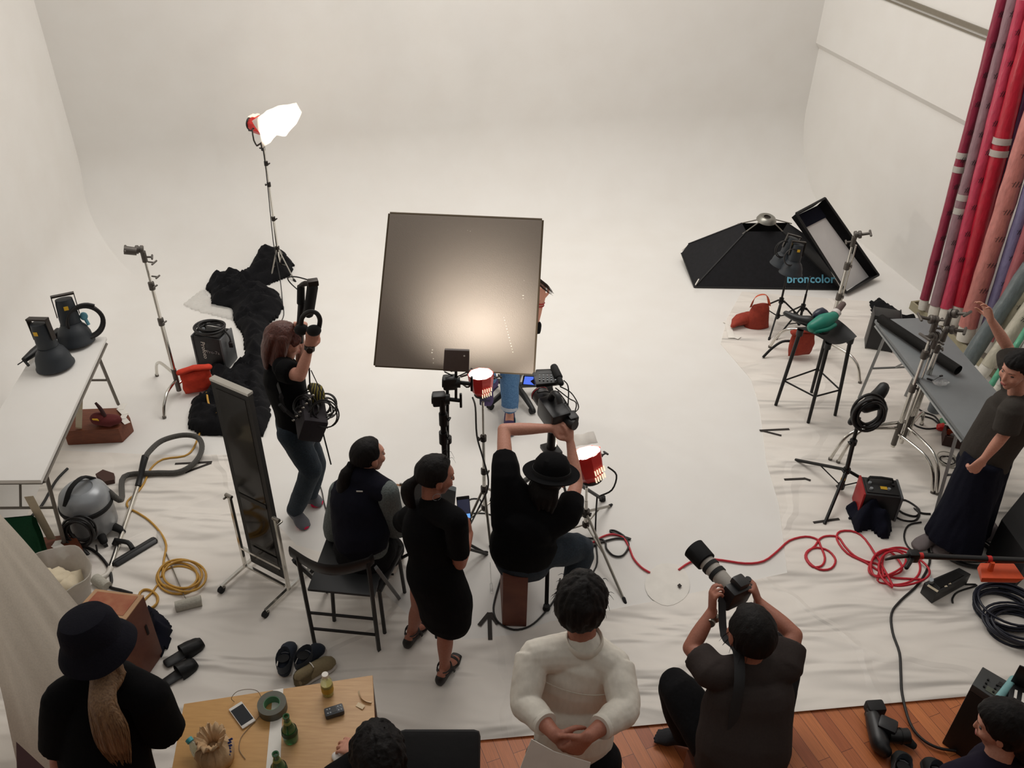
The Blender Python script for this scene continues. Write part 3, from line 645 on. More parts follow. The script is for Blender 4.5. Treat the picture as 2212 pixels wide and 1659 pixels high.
def f(m):
    torso(m, [(fPv-Z*.11, .19, .16), (fPv-Z*.02, .20, .17)], fS)
    for h, k, a in ((fPv+V((-.12, .06, -.02)), fKL, fAL), (fPv+V((.12, .06, -.02)), fKR, fAR)): m.tube([h, h.lerp(k, .5), k, k.lerp(a, .45), a+Z*.02], [.12, .108, .088, .086, .062], 16, 3, rnd=True)
garment('trousers', f_root, f, blackcloth)
for an, to in ((fAL, P(1420, 1590, .03)), (fAR, fAR+V((.06, .2, -.06)))):
    def f(m):
        foot(m, an, to, 1.05, .006); d = (to-an); d.z = 0; d.normalize(); x = d.cross(Z)
        for i in range(5): m.tube([V(to)-d*.03+x*(i-2)*.018+Z*.0, V(to)+d*(.012-.005*abs(i-1))+x*(i-2)*.018], [.010, .0085], 8, rnd=True)
    garment('toe_sock', f_root, f, mat('dark_grey_knit', (40, 40, 44), .95, bump=.2, scale=140), .005, (.0005, 10, (1, 1, 1)))
def f(m): hair_cap(m, fHd, fB, 1.26, .36, -.62, .004, 31, back=.03)
hr = hairobj(f_root, f, blackhair)
m = M(); 
for i in range(50): a = random.uniform(0, 6.28); strands(m, fHd+fB@V((math.cos(a)*.07, math.sin(a)*.08, -.02)), fB@V((math.cos(a)*.6, math.sin(a)*.6, -1)), 1, .05, .0014, .3, i+90, .2)
obj('loose_hair', m, blackhair, hr)
m = M(); m.tube([fWL-V((0, .02, .035)), fWL-V((0, .012, .015))], [.036, .035], 18); wb = obj('wristwatch', m, steel, f_root, label='silver metal wristwatch')
m = M(); m.lathe([(0, .008), (.020, .008), (.023, 0), (.023, -.01), (0, -.01)], fWL+V((-.014, -.052, -.022)), (-.4, -.9, .3)); obj('watch_case', m, steel, wb)
# --- G: person in charcoal top and wide black trousers, arm raised
g_root = thing('person', (3.02, 4.36, .012), 'standing person in grey top and very wide dark trousers, arm raised towards the paper rolls', 'person')
gHd = Q(2196, 800, 4.36); gNk = Q(2200, 850, 4.38); gCh = Q(2185, 895, 4.38); gPv = Q(2130, 985, 4.38)
gB = fr((-.86, -.42, -.22)); gS = V((-.42, .88, 0)).normalized()
gSR, gSL = Q(2195, 762, 4.52)+V((0, 0, -.09)), Q(2185, 885, 4.20)
gER, gWR = Q(2178, 752, 4.62), Q(2140, 690, 4.66); gEL, gWL = Q(2172, 935, 4.16), Q(2125, 992, 4.14)
def f(m):
    head_mass(m, gHd, gB, 1.0); m.tube([gNk-Z*.05, gHd+gB@V((0, -.02, -.04))], [.05, .048], 14)
    torso(m, [(gPv, .13, .10), (gCh, .13, .09), (gNk-Z*.06, .09, .06)], gS)
    arm(m, gSR, gER, gWR, .95); arm(m, gSL, gEL, gWL, .95)
    hand(m, gWR, (-.5, .1, .85), (.8, .3, .3), 1, 22, 1.0, 9); hand(m, gWL, (-.45, -.1, -.85), (-.1, -.95, .1), -1, 62, 1.0)
    for x in (0, 1): leg(m, gPv+V((-.03+.08*x, -.06+.12*x, -.05)), V((3.0+.05*x, 4.28+.18*x, .45)), V((2.97+.1*x, 4.26+.2*x, .1)), .9)
make_body(g_root, f, skin); head_bits(g_root, gHd, gB)
def f(m):
    torso(m, [(gPv-Z*.02, .165, .13), (gPv+Z*.08, .16, .125), (gCh, .165, .12), (gNk-Z*.07, .13, .09), (gNk-Z*.02, .07, .06)], gS)
    m.tube([gSL, gNk-Z*.06, gSR], [.066, .07, .066], 14, 3, rnd=True)
    sleeve(m, gSL, gEL, .95, .075, .072); sleeve(m, gSR, gER, .75, .072, .066)
garment('top', g_root, f, mat('dark_grey_jersey', (66, 62, 58), .95, bump=.15, scale=90, spec=.15))
def f(m):
    for (x0, x1) in ((0, 0), (1, 1)):
        a = gPv+V((-.03+.07*x0, -.05+.10*x0, .02)); b = V((2.97+.14*x0, 4.24+.16*x0, .10))
        m.tube([a, a.lerp(b, .45), b+V((-.015, -.01, 0))], [(.13, .12), (.155, .13), (.19, .15)], 20, 3, side=gS)
    torso(m, [(gPv-Z*.1, .165, .13), (gPv+Z*.03, .15, .12)], gS)
garment('wide_trousers', g_root, f, navycloth, .011, (.012, 6, (2.2, 2.2, .25)))
def f(m):
    hair_cap(m, gHd, gB, 1.08, .40, -.8, .008, 41, top=.46)
hairobj(g_root, f, blackhair)
for q in (0, 1):
    def f(m): a = V((2.86+.12*q, 4.27-.05*q+.02, .085)); foot(m, a, a+V((-.13, -.05+.0*q, -.055)), 1, .010); m.tube([a-Z*.06, a-Z*.02], [.05, .05], 12)
    garment('shoe', g_root, f, mat('grey_suede', (120, 112, 112), .9), .007, (.0005, 8, (1, 1, 1)))
# --- H: bucket hat and long blond ponytail, bottom left
h_root = thing('person', (-1.53, 2.02, .0), 'standing person seen from behind with a black bucket hat, long blond ponytail and black T-shirt', 'person')
hHd = P(212, 1385, 1.60); hNk = P(222, 1450, 1.45); hCh = P(215, 1550, 1.22); hPv = P(240, 1720, .90)
hB = fr((.05, .97, -.10), (-.06, 0, 1)); hS = V((.99, .02, .03)).normalized()
hSL, hSR = P(140, 1505, 1.37), P(322, 1500, 1.38); hEL, hWL = P(128, 1640, 1.08), P(140, 1740, .92); hER, hWR = P(360, 1592, 1.10), P(330, 1640, .98)+V((.0, .14, 0))
def f(m):
    head_mass(m, hHd, hB, 1.0); m.tube([hNk-Z*.05, hHd+hB@V((0, -.02, -.04))], [.052, .050], 14)
    torso(m, [(hPv, .14, .10), (hCh, .14, .09), (hNk-Z*.06, .10, .06)], hS)
    arm(m, hSL, hEL, hWL, 1.0); arm(m, hSR, hER, hWR, 1.0); hand(m, hWL, (.1, .1, -1), (-1, 0, 0), 1, 30); hand(m, hWR, (-.5, .7, -.2), (.5, 0, 1), 1, 40)
    for x in (-1, 1): leg(m, hPv+V((.08*x, 0, -.05)), V((-1.53+.09*x, 1.98, .47)), V((-1.53+.1*x, 1.95, .1)), .95); foot(m, V((-1.53+.1*x, 1.95, .1)), V((-1.53+.12*x, 2.11, .03)))
make_body(h_root, f, skin2); head_bits(h_root, hHd, hB)
def f(m):
    torso(m, [(hPv-Z*.05, .19, .15), (hPv.lerp(hCh, .4), .175, .14), (hCh, .185, .135), (hNk-Z*.08, .145, .10), (hNk-Z*.02, .07, .06)], hS)
    m.tube([hSL, hNk-Z*.06, hSR], [.070, .08, .070], 16, 3, rnd=True)
    sleeve(m, hSL, hEL, .78, .076, .080); sleeve(m, hSR, hER, .86, .076, .082)
garment('t_shirt', h_root, f, blackshirt)
def f(m):
    torso(m, [(hPv-Z*.15, .17, .14), (hPv, .16, .13)], hS)
    for x in (-1, 1): m.tube([hPv+V((.08*x, 0, -.08)), V((-1.53+.095*x, 1.98, .47)), V((-1.53+.1*x, 1.95, .08))], [.10, .08, .065], 16, 3, rnd=True)
garment('trousers', h_root, f, blackcloth)
def f(m):
    hair_cap(m, hHd, hB, .90, .46, -.55, .002, 12)
    def T(x, y, z): return hHd+hB@V((x, y, z))
    m.tube([T(.03, -.055, -.06), T(.04, -.105, -.105), T(.055, -.165, -.15), T(.065, -.185, -.24), T(.055, -.185, -.34), T(.05, -.178, -.42)], [(.042, .030), (.046, .034), (.050, .032), (.066, .030), (.062, .026), (.034, .010)], 20, 5, side=hB.col[0], rnd=True)
    m.tube([T(.06, -.05, -.05), T(.092, -.062, -.10), T(.075, -.12, -.14)], [.022, .018, .010], 10, 3, rnd=True)
    for i in range(7): m.tube([T(.02+.011*i, -.183, -.38), T(.018+.012*i, -.180, -.44-.012*(i % 3))], [.010, .002], 7)
hr = hairobj(h_root, f, blondhair, fold=(.002, 60, (1, 1, .06)), label='long dark-blond ponytail')
m = M(); rr = random.Random(5); hx = hB.col[0]
for i in range(150):
    a = rr.uniform(-1.9, 1.9); k_ = rr.uniform(.86, 1.05); ends = rr.uniform(.86, 1.06)
    def S(x, y, z, hw, hd): return hHd+hB@V((x+math.sin(a)*hw*k_, y-math.cos(a)*hd*k_, z))
    pts = [S(.03, -.055, -.06, .040, .030), S(.04, -.105, -.105, .046, .034), S(.055, -.165, -.15, .050, .032), S(.065, -.185, -.24, .066, .030), S(.055, -.185, -.34*ends, .062, .026), S(.052, -.180, -.435*ends, .040, .014)]
    m.tube(pts, [.0022, .0026, .0026, .0026, .0022, .0008], 4, 3)
obj('hair_strands', m, blondhair, hr)
up = (hB.col[2]+V((-.10, 0, 0))).normalized(); hc = hHd+hB@V((-.004, -.014, .030)); m = M()
m.lathe([(0, .118), (.052, .116), (.086, .104), (.101, .075), (.107, .03), (.111, .0), (.124, -.030), (.140, -.060), (.144, -.060), (.142, -.054), (.127, -.024), (.113, .002), (.10, .03), (0, .10)], hc, up, 48)
for v in m.b.verts:
    d = (v.co-hc).dot(up); v.co += up*.012*math.sin(math.atan2(v.co.y-hc.y, v.co.x-hc.x)*2+.6)*(1 if d < 0 else 0) + noise.noise_vector(v.co*14)*.004
obj('bucket_hat', m, mat('black_cotton_twill', (22, 22, 30), .95, bump=.3, scale=130, spec=.15), h_root)
# --- I: seated person at the table, bottom centre
i_root = thing('person', (-.47, 1.92, .0), 'dark-haired seated person in black at the wooden table, hand on a computer mouse', 'person')
iHd = P(818, 1640, 1.20); iB = fr((-.35, .9, -.45)); iNk = iHd+V((.04, -.06, -.13)); iCh = iNk+V((.06, -.06, -.22)); iPv = V((-.38, 1.82, .52)); iS = V((.97, .15, 0)).normalized()
iSL, iSR = iNk+V((-.15, .0, -.06)), iNk+V((.22, -.02, -.06)); iEL = V((-.72, 2.02, .84)); iWL = P(790, 1632, .745)+V((-.015, 0, .02)); iER, iWR = V((-.16, 1.98, .80)), V((-.26, 2.16, .74))
def f(m):
    head_mass(m, iHd, iB); m.tube([iNk-Z*.05, iHd+iB@V((0, -.02, -.04))], [.055, .052], 14)
    torso(m, [(iPv, .14, .10), (iCh, .14, .10), (iNk-Z*.06, .10, .07)], iS); arm(m, iSL, iEL, iWL); arm(m, iSR, iER, iWR)
    hand(m, iWL, (-.85, .45, -.12), (.1, 0, 1), 1, 24); hand(m, iWR, (-.4, .8, -.1), (0, 0, 1), -1, 20)
    for x in (-1, 1): leg(m, iPv+V((.09*x, .03, 0)), iPv+V((.11*x, .36, -.02)), iPv+V((.12*x, .36, -.42)), .95); foot(m, iPv+V((.12*x, .36, -.42)), iPv+V((.13*x, .52, -.49)))
make_body(i_root, f, skin); 
def f(m):
    torso(m, [(iPv-Z*.03, .18, .14), (iCh, .175, .13), (iNk-Z*.08, .14, .10), (iNk-Z*.02, .07, .06)], iS); m.tube([iSL, iNk-Z*.06, iSR], [.072, .08, .072], 16, 3, rnd=True)
    for s_, e_, w_ in ((iSL, iEL, iWL), (iSR, iER, iWR)): m.tube([s_, e_, e_.lerp(w_, .7)], [.075, .062, .046], 16, 4, rnd=True)
garment('sweater', i_root, f, blackshirt)
def f(m):
    for x in (-1, 1): m.tube([iPv+V((.09*x, .03, 0)), iPv+V((.11*x, .36, -.02)), iPv+V((.12*x, .36, -.40))], [.10, .078, .062], 16, 4, rnd=True)
garment('trousers', i_root, f, blackcloth)
def f(m): hair_cap(m, iHd, iB, 1.24, .46, -.65, .012, 61)
hr = hairobj(i_root, f, blackhair, fold=(.005, 40, (1, 1, 1)))
m = M(); strands(m, iHd+V((.0, .02, .12)), (0, .2, 1), 22, .035, .0013, 1.0, 8, .3); obj('hair_tuft', m, blackhair, hr)
# --- J: person seated at the mixer, bottom right
j_root = thing('person', (2.12, 2.05, .0), 'seated dark-haired person in navy top beside the sound equipment, bottom right', 'person')
jHd = P(2164, 1572, 1.12); jB = fr((-.80, .45, -.30)); jNk = jHd+V((.0, -.06, -.14)); jCh = jNk+V((.0, -.08, -.22)); jPv = V((2.14, 1.92, .42)); jS = V((.55, .82, 0)).normalized()
jSL, jSR = jNk+V((-.17, -.06, -.06)), jNk+V((.13, .12, -.06)); jEL, jWL = V((1.90, 1.92, .62)), V((2.06, 2.02, .52)); jER, jWR = V((2.26, 2.12, .66)), V((2.12, 2.10, .54))
def f(m):
    head_mass(m, jHd, jB); m.tube([jNk-Z*.05, jHd+jB@V((0, -.02, -.04))], [.055, .052], 14)
    torso(m, [(jPv, .14, .10), (jCh, .14, .10), (jNk-Z*.06, .10, .07)], jS); arm(m, jSL, jEL, jWL); arm(m, jSR, jER, jWR)
    hand(m, jWL, (.2, .9, 0), (0, 0, 1), 1, 30); hand(m, jWR, (-.2, .9, 0), (0, 0, 1), 1, 30)
    for x in (-1, 1): leg(m, jPv+V((-.05, .06*x, 0)), V((1.86, 2.02+.15*x, .42)), V((1.84, 2.0+.2*x, .1)), .95); foot(m, V((1.84, 2.0+.2*x, .1)), V((1.70, 2.04+.2*x, .03)))
make_body(j_root, f, skin); head_bits(j_root, jHd, jB)
def f(m):
    torso(m, [(jPv-Z*.03, .18, .14), (jCh, .18, .13), (jNk-Z*.08, .15, .10), (jNk-Z*.02, .07, .06)], jS); m.tube([jSL, jNk-Z*.06, jSR], [.075, .08, .075], 16, 3, rnd=True)
    for s_, e_, w_ in ((jSL, jEL, jWL), (jSR, jER, jWR)): m.tube([s_, e_, e_.lerp(w_, .7)], [.078, .062, .046], 16, 4, rnd=True)
garment('sweatshirt', j_root, f, mat('dark_purple_navy', (34, 30, 44), .95, spec=.15, bump=.1))
def f(m):
    for x in (-1, 1): m.tube([jPv+V((-.05, .06*x, 0)), V((1.86, 2.02+.15*x, .42)), V((1.84, 2.0+.2*x, .1))], [.10, .078, .062], 16, 4, rnd=True)
garment('trousers', j_root, f, blackcloth)
def f(m): hair_cap(m, jHd, jB, 1.14, .50, -.75, .006, 71, back=.04, top=.5); m.tube([jHd+jB@V((0, -.07, .02)), jHd+jB@V((0, -.10, -.08)), jHd+jB@V((0, -.09, -.15))], [.08, .07, .04], 14, 3, rnd=True)
hairobj(j_root, f, blackhair)
# --- K: model sitting behind the reflector board
k_root = thing('person', (.02, 5.95, .008), 'person behind the grey board in blue jeans and purple sneakers, hand in hair', 'person')
kPv = V((-.06, 6.0, .52)); kNk = V((-.10, 6.0, 1.02)); kHd = V((-.16, 5.95, 1.24)); kB = fr((-.1, -1, -.1)); kS = V((1, 0, 0))
kKL, kAL = V((-.02, 5.62, .55)), P(1101, 893, .10); kKR, kAR = Q(1040, 780, 5.6), Q(1058, 822, 5.42)
kWR = Q(1170, 648, 5.88); kER = Q(1150, 712, 5.82); kSR = kNk+V((.10, .02, -.10)); kSL = kNk+V((-.17, 0, -.09))
def f(m):
    head_mass(m, kHd, kB); m.tube([kNk-Z*.05, kHd-Z*.05], [.05, .048], 14); torso(m, [(kPv, .13, .10), (kPv.lerp(kNk, .6), .13, .09), (kNk-Z*.06, .09, .06)], kS)
    arm(m, kSR, kER, kWR, .9); arm(m, kSL, V((-.28, 5.85, .8)), V((-.15, 5.68, .65)), .9)
    hand(m, kWR, (-.10, .1, .95), (.3, -.9, 0), 1, 42, 1.0, 6)
    leg(m, kPv+V((.08, 0, 0)), kKL, kAL, .88); leg(m, kPv+V((-.08, 0, 0)), kKR, kAR, .88); foot(m, kAL, kAL+V((.0, -.14, -.07)), .95); foot(m, kAR, kAR+V((-.02, -.03, -.15)), .95)
make_body(k_root, f, skin); head_bits(k_root, kHd, kB)
def f(m):
    torso(m, [(kPv+Z*.03, .16, .13), (kPv.lerp(kNk, .6), .16, .12), (kNk-Z*.07, .12, .09), (kNk-Z*.02, .065, .06)], kS); m.tube([kSL, kNk-Z*.06, kSR], .065, 14, 3, rnd=True)
    m.tube([kSR, kER, kER.lerp(kWR, .25)], [.07, .055, .05], 14, 3); m.tube([kSL, V((-.28, 5.85, .8)), V((-.19, 5.73, .7))], [.07, .055, .048], 14, 3)
garment('top', k_root, f, blackshirt)
def f(m):
    torso(m, [(kPv-Z*.07, .16, .14), (kPv+Z*.03, .15, .12)], kS)
    for h, k, a in ((kPv+V((.08, 0, 0)), kKL, kAL), (kPv+V((-.08, 0, 0)), kKR, kAR)): m.tube([h, k, k.lerp(a, .5), k.lerp(a, .86)], [.098, .078, .07, .062], 16, 4, rnd=True)
tr = garment('jeans', k_root, f, bluedenim, .008, (.006, 14, (1, 1, .8)))
m = M(); a = kKL.lerp(kAL, .84); b = kKL.lerp(kAL, .90); m.tube([a, b], [.068, .070], 18); m.jit(.003, 30); obj('cuff', m, mat('pale_denim', (170, 178, 190), .9, bump=.2), tr, label='pale turned-up cuff')
m = M(); 
for zz, r_, in ((.018, .029), (.035, .030)): m.tube([kWR.lerp(kER, zz*5)+V((math.cos(R(24*i))*r_, math.sin(R(24*i))*r_, 0)) for i in range(15)], .004, 6, closed=True)
obj('bracelet', m, mat('red_cord', (170, 28, 34), .7), k_root, label='red bracelets')
def f(m): hair_cap(m, kHd, kB, 1.05, .45, -1.2, .006, 81); m.tube([kHd+V((.03, .05, 0)), kHd+V((.06, .06, -.15)), kHd+V((.05, .04, -.3))], [.07, .06, .03], 14, 3, rnd=True)
hr = hairobj(k_root, f, mat('dark_brown_hair', (52, 38, 30), .5, bump=.5, scale=14, stretch=(9, 9, 1)))
m = M(); t0 = Q(1160, 602, 5.9); t1 = Q(1196, 636, 5.86)
for i in range(30): q = V((random.uniform(-.02, .02), 0, random.uniform(-.02, .02))); m.tube([t0+q*.6-V((.06, 0, -.05)), t0.lerp(t1, .5)+q, t1+q*.7-(t1-t0)*random.uniform(0, .35)], [.002, .0018, .0006], 4, 2)
obj('loose_hair', m, mat('dark_brown_hair', (52, 38, 30), .5), hr)
for an, dd in ((kAL, V((0, -.14, -.07))), (kAR, V((-.02, -.035, -.17)))):
    to = an+dd; d = V((dd.x, dd.y, 0)).normalized()
    def f(m): m.tube([an-d*.05-Z*.05, an+d*.03-Z*.045, to+Z*.0, to+d*.03], [(.042, .045), (.045, .045), (.05, .03), (.035, .02)], 16, 3, side=(1, 0, 0), rnd=True)
    so = garment('sneaker', k_root, f, mat('purple_mesh', (66, 52, 92), .8, bump=.3, scale=150), .006, (.0005, 10, (1, 1, 1)))
    m = M(); m.tube([an-d*.06-Z*.082, an+d*.05-Z*.082, to+d*.03-Z*.012], [(.043, .010), (.046, .010), (.04, .010)], 14, 3, side=(1, 0, 0), rnd=True); obj('sole', m, mat('navy_sole', (36, 34, 60), .7), so)
    m = M(); m.tube([an+d*.03+V((.040, 0, -.02)), an+d*.06+V((.046, 0, -.035)), an+d*.1+V((.044, 0, -.04))], [(.012, .003), (.02, .003), (.012, .003)], 8, 2, side=(0, .3, 1)); obj('side_panel', m, mat('teal_panel', (60, 150, 160), .6), so, label='teal side panel')
# ------------------------------------------------------------------ equipment builders
def knob(m, p, d, r=.018, l=.035):
    d = V(d).normalized(); p = V(p); m.tube([p, p+d*l], [.006, .006], 8); q = p+d*l
    x = d.cross(Z) if abs(d.z) < .9 else V((1, 0, 0)); x.normalize(); m.tube([q-x*r, q+x*r], [.007, .007], 8, rnd=True)
def cstand(root, base, h, azs, mt=chrome, lean=(0, 0), leg=.42, hub=.30, r=.0125, head=True, hd=(-1, 0, .2), lower=True):
    b = V((base[0], base[1], 0)); L = V((lean[0], lean[1], 0))
    def pt(z): return b+Z*z+L*(z/h)
    if lower:
        for i, a in enumerate(azs):
            d = V((math.cos(R(a)), math.sin(R(a)), 0)); z0 = hub-.05*i; l = leg-.03*i; m = M()
            m.tube([pt(z0)+d*.02, pt(z0)+d*l*.55+Z*.01, b+d*l*.78+Z*(z0-.02), b+d*l*.90+Z*z0*.62, b+d*l+Z*.02], [.0125]*5, 12, 4); lg = obj('leg', m, mt, root)
            m = M(); m.tube([b+d*l+Z*.03, b+d*l+Z*.009], .015, 10); obj('foot', m, castgrey, lg)
        m = M(); m.tube([pt(hub-.16), pt(hub+.05)], .02, 14); obj('hub', m, castgrey, root)
    m = M(); m.tube([pt(.1), pt(h*.55)], .0165, 12); m.tube([pt(h*.5), pt(h*.80)], .0135, 12); m.tube([pt(h*.75), pt(h)], .0105, 12); pl = obj('pole', m, mt, root)
    for z, q in ((.55, 0), (.80, 1)):
        m = M(); m.tube([pt(h*z-.03), pt(h*z+.03)], .023, 12); knob(m, pt(h*z), (1, -.4, .1)); obj('collar', m, castgrey, root)
    if head: grip(root, pt(h), hd)
def grip(root, p, d, mt=castgrey):
    d = V(d).normalized(); p = V(p); m = M(); m.tube([p-Z*.05, p+Z*.035], .020, 12); x = d
    m.lathe([(0, -.03), (.026, -.03), (.032, -.024), (.032, -.006), (.024, -.004), (.024, .004), (.032, .006), (.032, .024), (.026, .03), (0, .03)], p+Z*.05+x*.02, x, 20)
    m.tube([p+Z*.05+x*.05, p+Z*.055+x*.11], .012, 10)
    g = obj('grip_head', m, mt, root)
    m = M(); q = p+Z*.055+x*.115; y = x.cross(Z).normalized(); m.tube([q-y*.045, q+y*.045], [.010, .010], 8, rnd=True); q2 = p-Z*.01; m.tube([q2, q2-x*.055], .008, 8); m.tube([q2-x*.055-y*.03, q2-x*.055+y*.03], .008, 8, rnd=True); obj('tee_handle', m, mt, g)
def tripod(root, base, h, azs, hubz, brz, rad, mt, polem=None, r=.011, top=None, cols=3, knobs=darkmetal, brace=True, names=('leg', 'pole')):
    b = V((base[0], base[1], 0)); top = V(top) if top else b+Z*h; ax = (top-b)/top.z
    def pt(z): return b+ax*z
    for a in azs:
        a, l = a if isinstance(a, tuple) else (a, rad)
        d = V((math.cos(R(a)), math.sin(R(a)), 0)); m = M(); f = b+d*l+Z*.008; m.tube([pt(hubz)+d*.025, f], [r*.8, r*.8], 8); lg = obj('leg', m, mt, root)
        if brace: m = M(); m.tube([pt(brz)+d*.02, (pt(hubz)+d*.025).lerp(f, .5)], [r*.55, r*.55], 6); obj('brace', m, mt, lg)
        m = M(); m.tube([f+Z*.012-d*.012, f+d*.014], [.012, .010], 8, rnd=True); obj('foot', m, rubber, lg)
    m = M(); m.tube([pt(brz-.03), pt(h*.45)], r*1.25, 12); m.tube([pt(h*.43), pt(h*.72)], r, 12); m.tube([pt(h*.70), top], r*.75, 12); obj('pole', m, polem or mt, root)
    m = M(); m.tube([pt(hubz-.02), pt(hubz+.03)], r*2.2, 12); m.tube([pt(brz-.015), pt(brz+.015)], r*2.1, 12); obj('hub', m, knobs, root)
    for i in range(cols-1):
        z = h*(.45, .72, .88)[i]; m = M(); m.tube([pt(z-.02), pt(z+.02)], r*1.9, 12); knob(m, pt(z), ((-1)**i, -.3, 0), .012, .03); obj('collar', m, knobs, root)
def dome_head(root, mouth, ax, s=1.0, yk=(1, 0, 0), st=True):
    """flash head with a bell reflector, mouth centre and direction towards the body"""
    o = V(mouth); a = V(ax).normalized(); x = V(yk); x = (x-a*x.dot(a)).normalized(); y = a.cross(x); B = Matrix((x, y, a)).transposed()
    m = M(); m.lathe([(.120*s, .0), (.130*s, .004*s), (.130*s, .016*s), (.122*s, .03*s), (.114*s, .08*s), (.096*s, .125*s), (.076*s, .145*s), (.072*s, .16*s), (.066*s, .16*s), (.068*s, .14*s), (.105*s, .06*s), (.120*s, .0)], o, a, 36); obj('reflector', m, darkpl, root)
    m = M(); m.tube([o+a*.13*s, o+a*.20*s, o+a*.28*s, o+a*.345*s], [(.068*s, .064*s), (.070*s, .066*s), (.064*s, .062*s), (.058*s, .056*s)], 24, 3, side=x)
    m.lathe([(.064*s, 0), (.066*s, .01*s), (.064*s, .02*s), (.05*s, .02*s)], o+a*.145*s, a, 28)
    bd_ = obj('lamp_body', m, darkpl, root)
    m = M(); m.box(o+a*.29*s-y*.064*s, (.030*s, .004*s, .028*s), B); obj('sticker', m, yellowst, bd_, label='yellow sticker')
    m = M()
    for q in (-1, 1): m.prism([o+a*.22*s+x*q*.072*s-y*.02*s, o+a*.22*s+x*q*.072*s+y*.02*s, o+a*.375*s+x*q*.072*s+y*.02*s, o+a*.375*s+x*q*.072*s-y*.02*s], x*q*.006*s)
    m.box(o+a*.375*s, (.156*s, .045*s, .012*s), B); obj('yoke', m, darkmetal, root)
def heap(pts, h, seed=0, cell=.022, freq=7, z0=.016, edge=.07):
    pts = [V((p[0], p[1], 0)) for p in pts]; n = len(pts); m = M()
    x0, x1, y0, y1 = min(p.x for p in pts), max(p.x for p in pts), min(p.y for p in pts), max(p.y for p in pts)
    def inside(x, y):
        c = False
        for i in range(n):
            a, b = pts[i], pts[(i+1) % n]
            if (a.y > y) != (b.y > y) and x < (b.x-a.x)*(y-a.y)/(b.y-a.y)+a.x: c = not c
        return c
    def dist(x, y):
        d = 9
        for i in range(n):
            a, b = pts[i], pts[(i+1) % n]; ab = b-a; t = max(0, min(1, ((x-a.x)*ab.x+(y-a.y)*ab.y)/max(1e-9, ab.x**2+ab.y**2))); d = min(d, math.hypot(x-a.x-ab.x*t, y-a.y-ab.y*t))
        return d
    nx, ny = int((x1-x0)/cell)+3, int((y1-y0)/cell)+3; G = {}
    for i in range(nx):
        for j in range(ny):
            x, y = x0+(i-1)*cell, y0+(j-1)*cell
            x += cell*.4*noise.noise(V((x*30, y*30, 1))); y += cell*.4*noise.noise(V((x*30, y*30, 9)))
            if inside(x, y):
                d = dist(x, y); w_ = V((x, y, seed))*freq+noise.noise_vector(V((x, y, seed))*3)*1.6
                rg = 1-abs(noise.noise(w_))*2; r2 = 1-abs(noise.noise(w_*2.3))*2
                z = z0+h*(1-math.exp(-d/edge))*(.38+.42*rg+.22*r2)
                G[i, j] = m.b.verts.new((x, y, max(z, z0)+gz(x, y)))
    for (i, j) in list(G):
        q = [(i, j), (i+1, j), (i+1, j+1), (i, j+1)]
        if all(k in G for k in q): m.b.faces.new([G[k] for k in q])
    bmesh.ops.delete(m.b, geom=[v for v in m.b.verts if not v.link_faces], context='VERTS')
    be = [e for e in m.b.edges if len(e.link_faces) == 1]
    r = bmesh.ops.extrude_edge_only(m.b, edges=be)
    for v in r['geom']:
        if isinstance(v, bmesh.types.BMVert): v.co.z = z0-.003+gz(v.co.x, v.co.y)
    return m
def pboard(px, z1, z0=.0): 
    m = M(); t = [P(x, y, z1) for x, y in px]; m.hexa([V((p.x, p.y, z0)) for p in t], t); return m
def bevel(m, o, seg=2):
    bmesh.ops.bevel(m.b, geom=list(m.b.edges), offset=o, segments=seg, affect='EDGES', profile=.6); return m
def cord(name, pts, r, mt, label, c='cable', k=4, jz=0, group=None, n=7):
    m = M(); m.tube(pts, r, n, k, side=None); return solo(name, m, mt, label, c, group, 80)
yellowc = mat('ochre_cable', (196, 148, 58), .5); redc = mat('red_cable', (196, 30, 48), .45); blackc = mat('black_cable', (22, 20, 20), .5); bluec = mat('blue_black_cable', (16, 20, 38), .45)
# ------------------------------------------------------------------ left side
def folding_table(FR, FL, NR, NL, z, legz, topm, framem, nm, lab, base=0.0, splay=0):
    t = thing(nm, ((FR+NL)/2).xy.to_3d()+Z*base, lab, 'table')
    m = M(); m.hexa([p-Z*.028 for p in (NL, NR, FR, FL)], [NL, NR, FR, FL]); bevel(m, .004); obj('tabletop', m, topm, t)
    ax = (FR-NR).normalized(); wd = (NL-NR).normalized()
    m = M()
    for a, b in ((NL, NR), (NR, FR), (FR, FL), (FL, NL)):
        i = V((0, 0, -.045)); c = (NL+NR+FR+FL)/4; a2, b2 = a.lerp(c, .04)+i, b.lerp(c, .04)+i; m.tube([a2, b2], [(.010, .018)]*2, 8, side=Z)
    obj('frame', m, framem, t)
    for E, s_ in ((NR, 1), (FR, -1)):
        o = E+ax*.16*s_+wd*.04; o2 = E+ax*.16*s_+wd*((NL-NR).length-.04)
        for q in (o, o2):
            m = M(); m.tube([q-Z*.05, V((q.x, q.y, legz))-ax*.10*s_], [(.014, .014)]*2, 4, side=wd); obj('leg', m, framem, t)
        m = M(); a = o.lerp(V((o.x, o.y, legz))-ax*.10*s_, .55); b = o2.lerp(V((o2.x, o2.y, legz))-ax*.10*s_, .55); m.tube([a, b], .009, 8); m.tube([o-Z*.06, o2-Z*.06], .009, 8); m.tube([a.lerp(b, .5), a.lerp(b, .5)+ax*.24*s_+Z*.27], .008, 8); obj('brace', m, framem, t)
    return t
FR_, NR_ = P(230, 727, .74), P(88, 1037, .74); FL_, NL_ = FR_+V((-.46, -.02, 0)), NR_+V((-.50, -.02, 0))
steelm = mat('grey_painted_steel', (120, 114, 106), .45, .5)
lt = folding_table(FR_, FL_, NR_, NL_, .74, .15, white, steelm, 'folding_table', 'white-topped folding table on wooden boxes by the left wall, two lamp heads on it', .0)
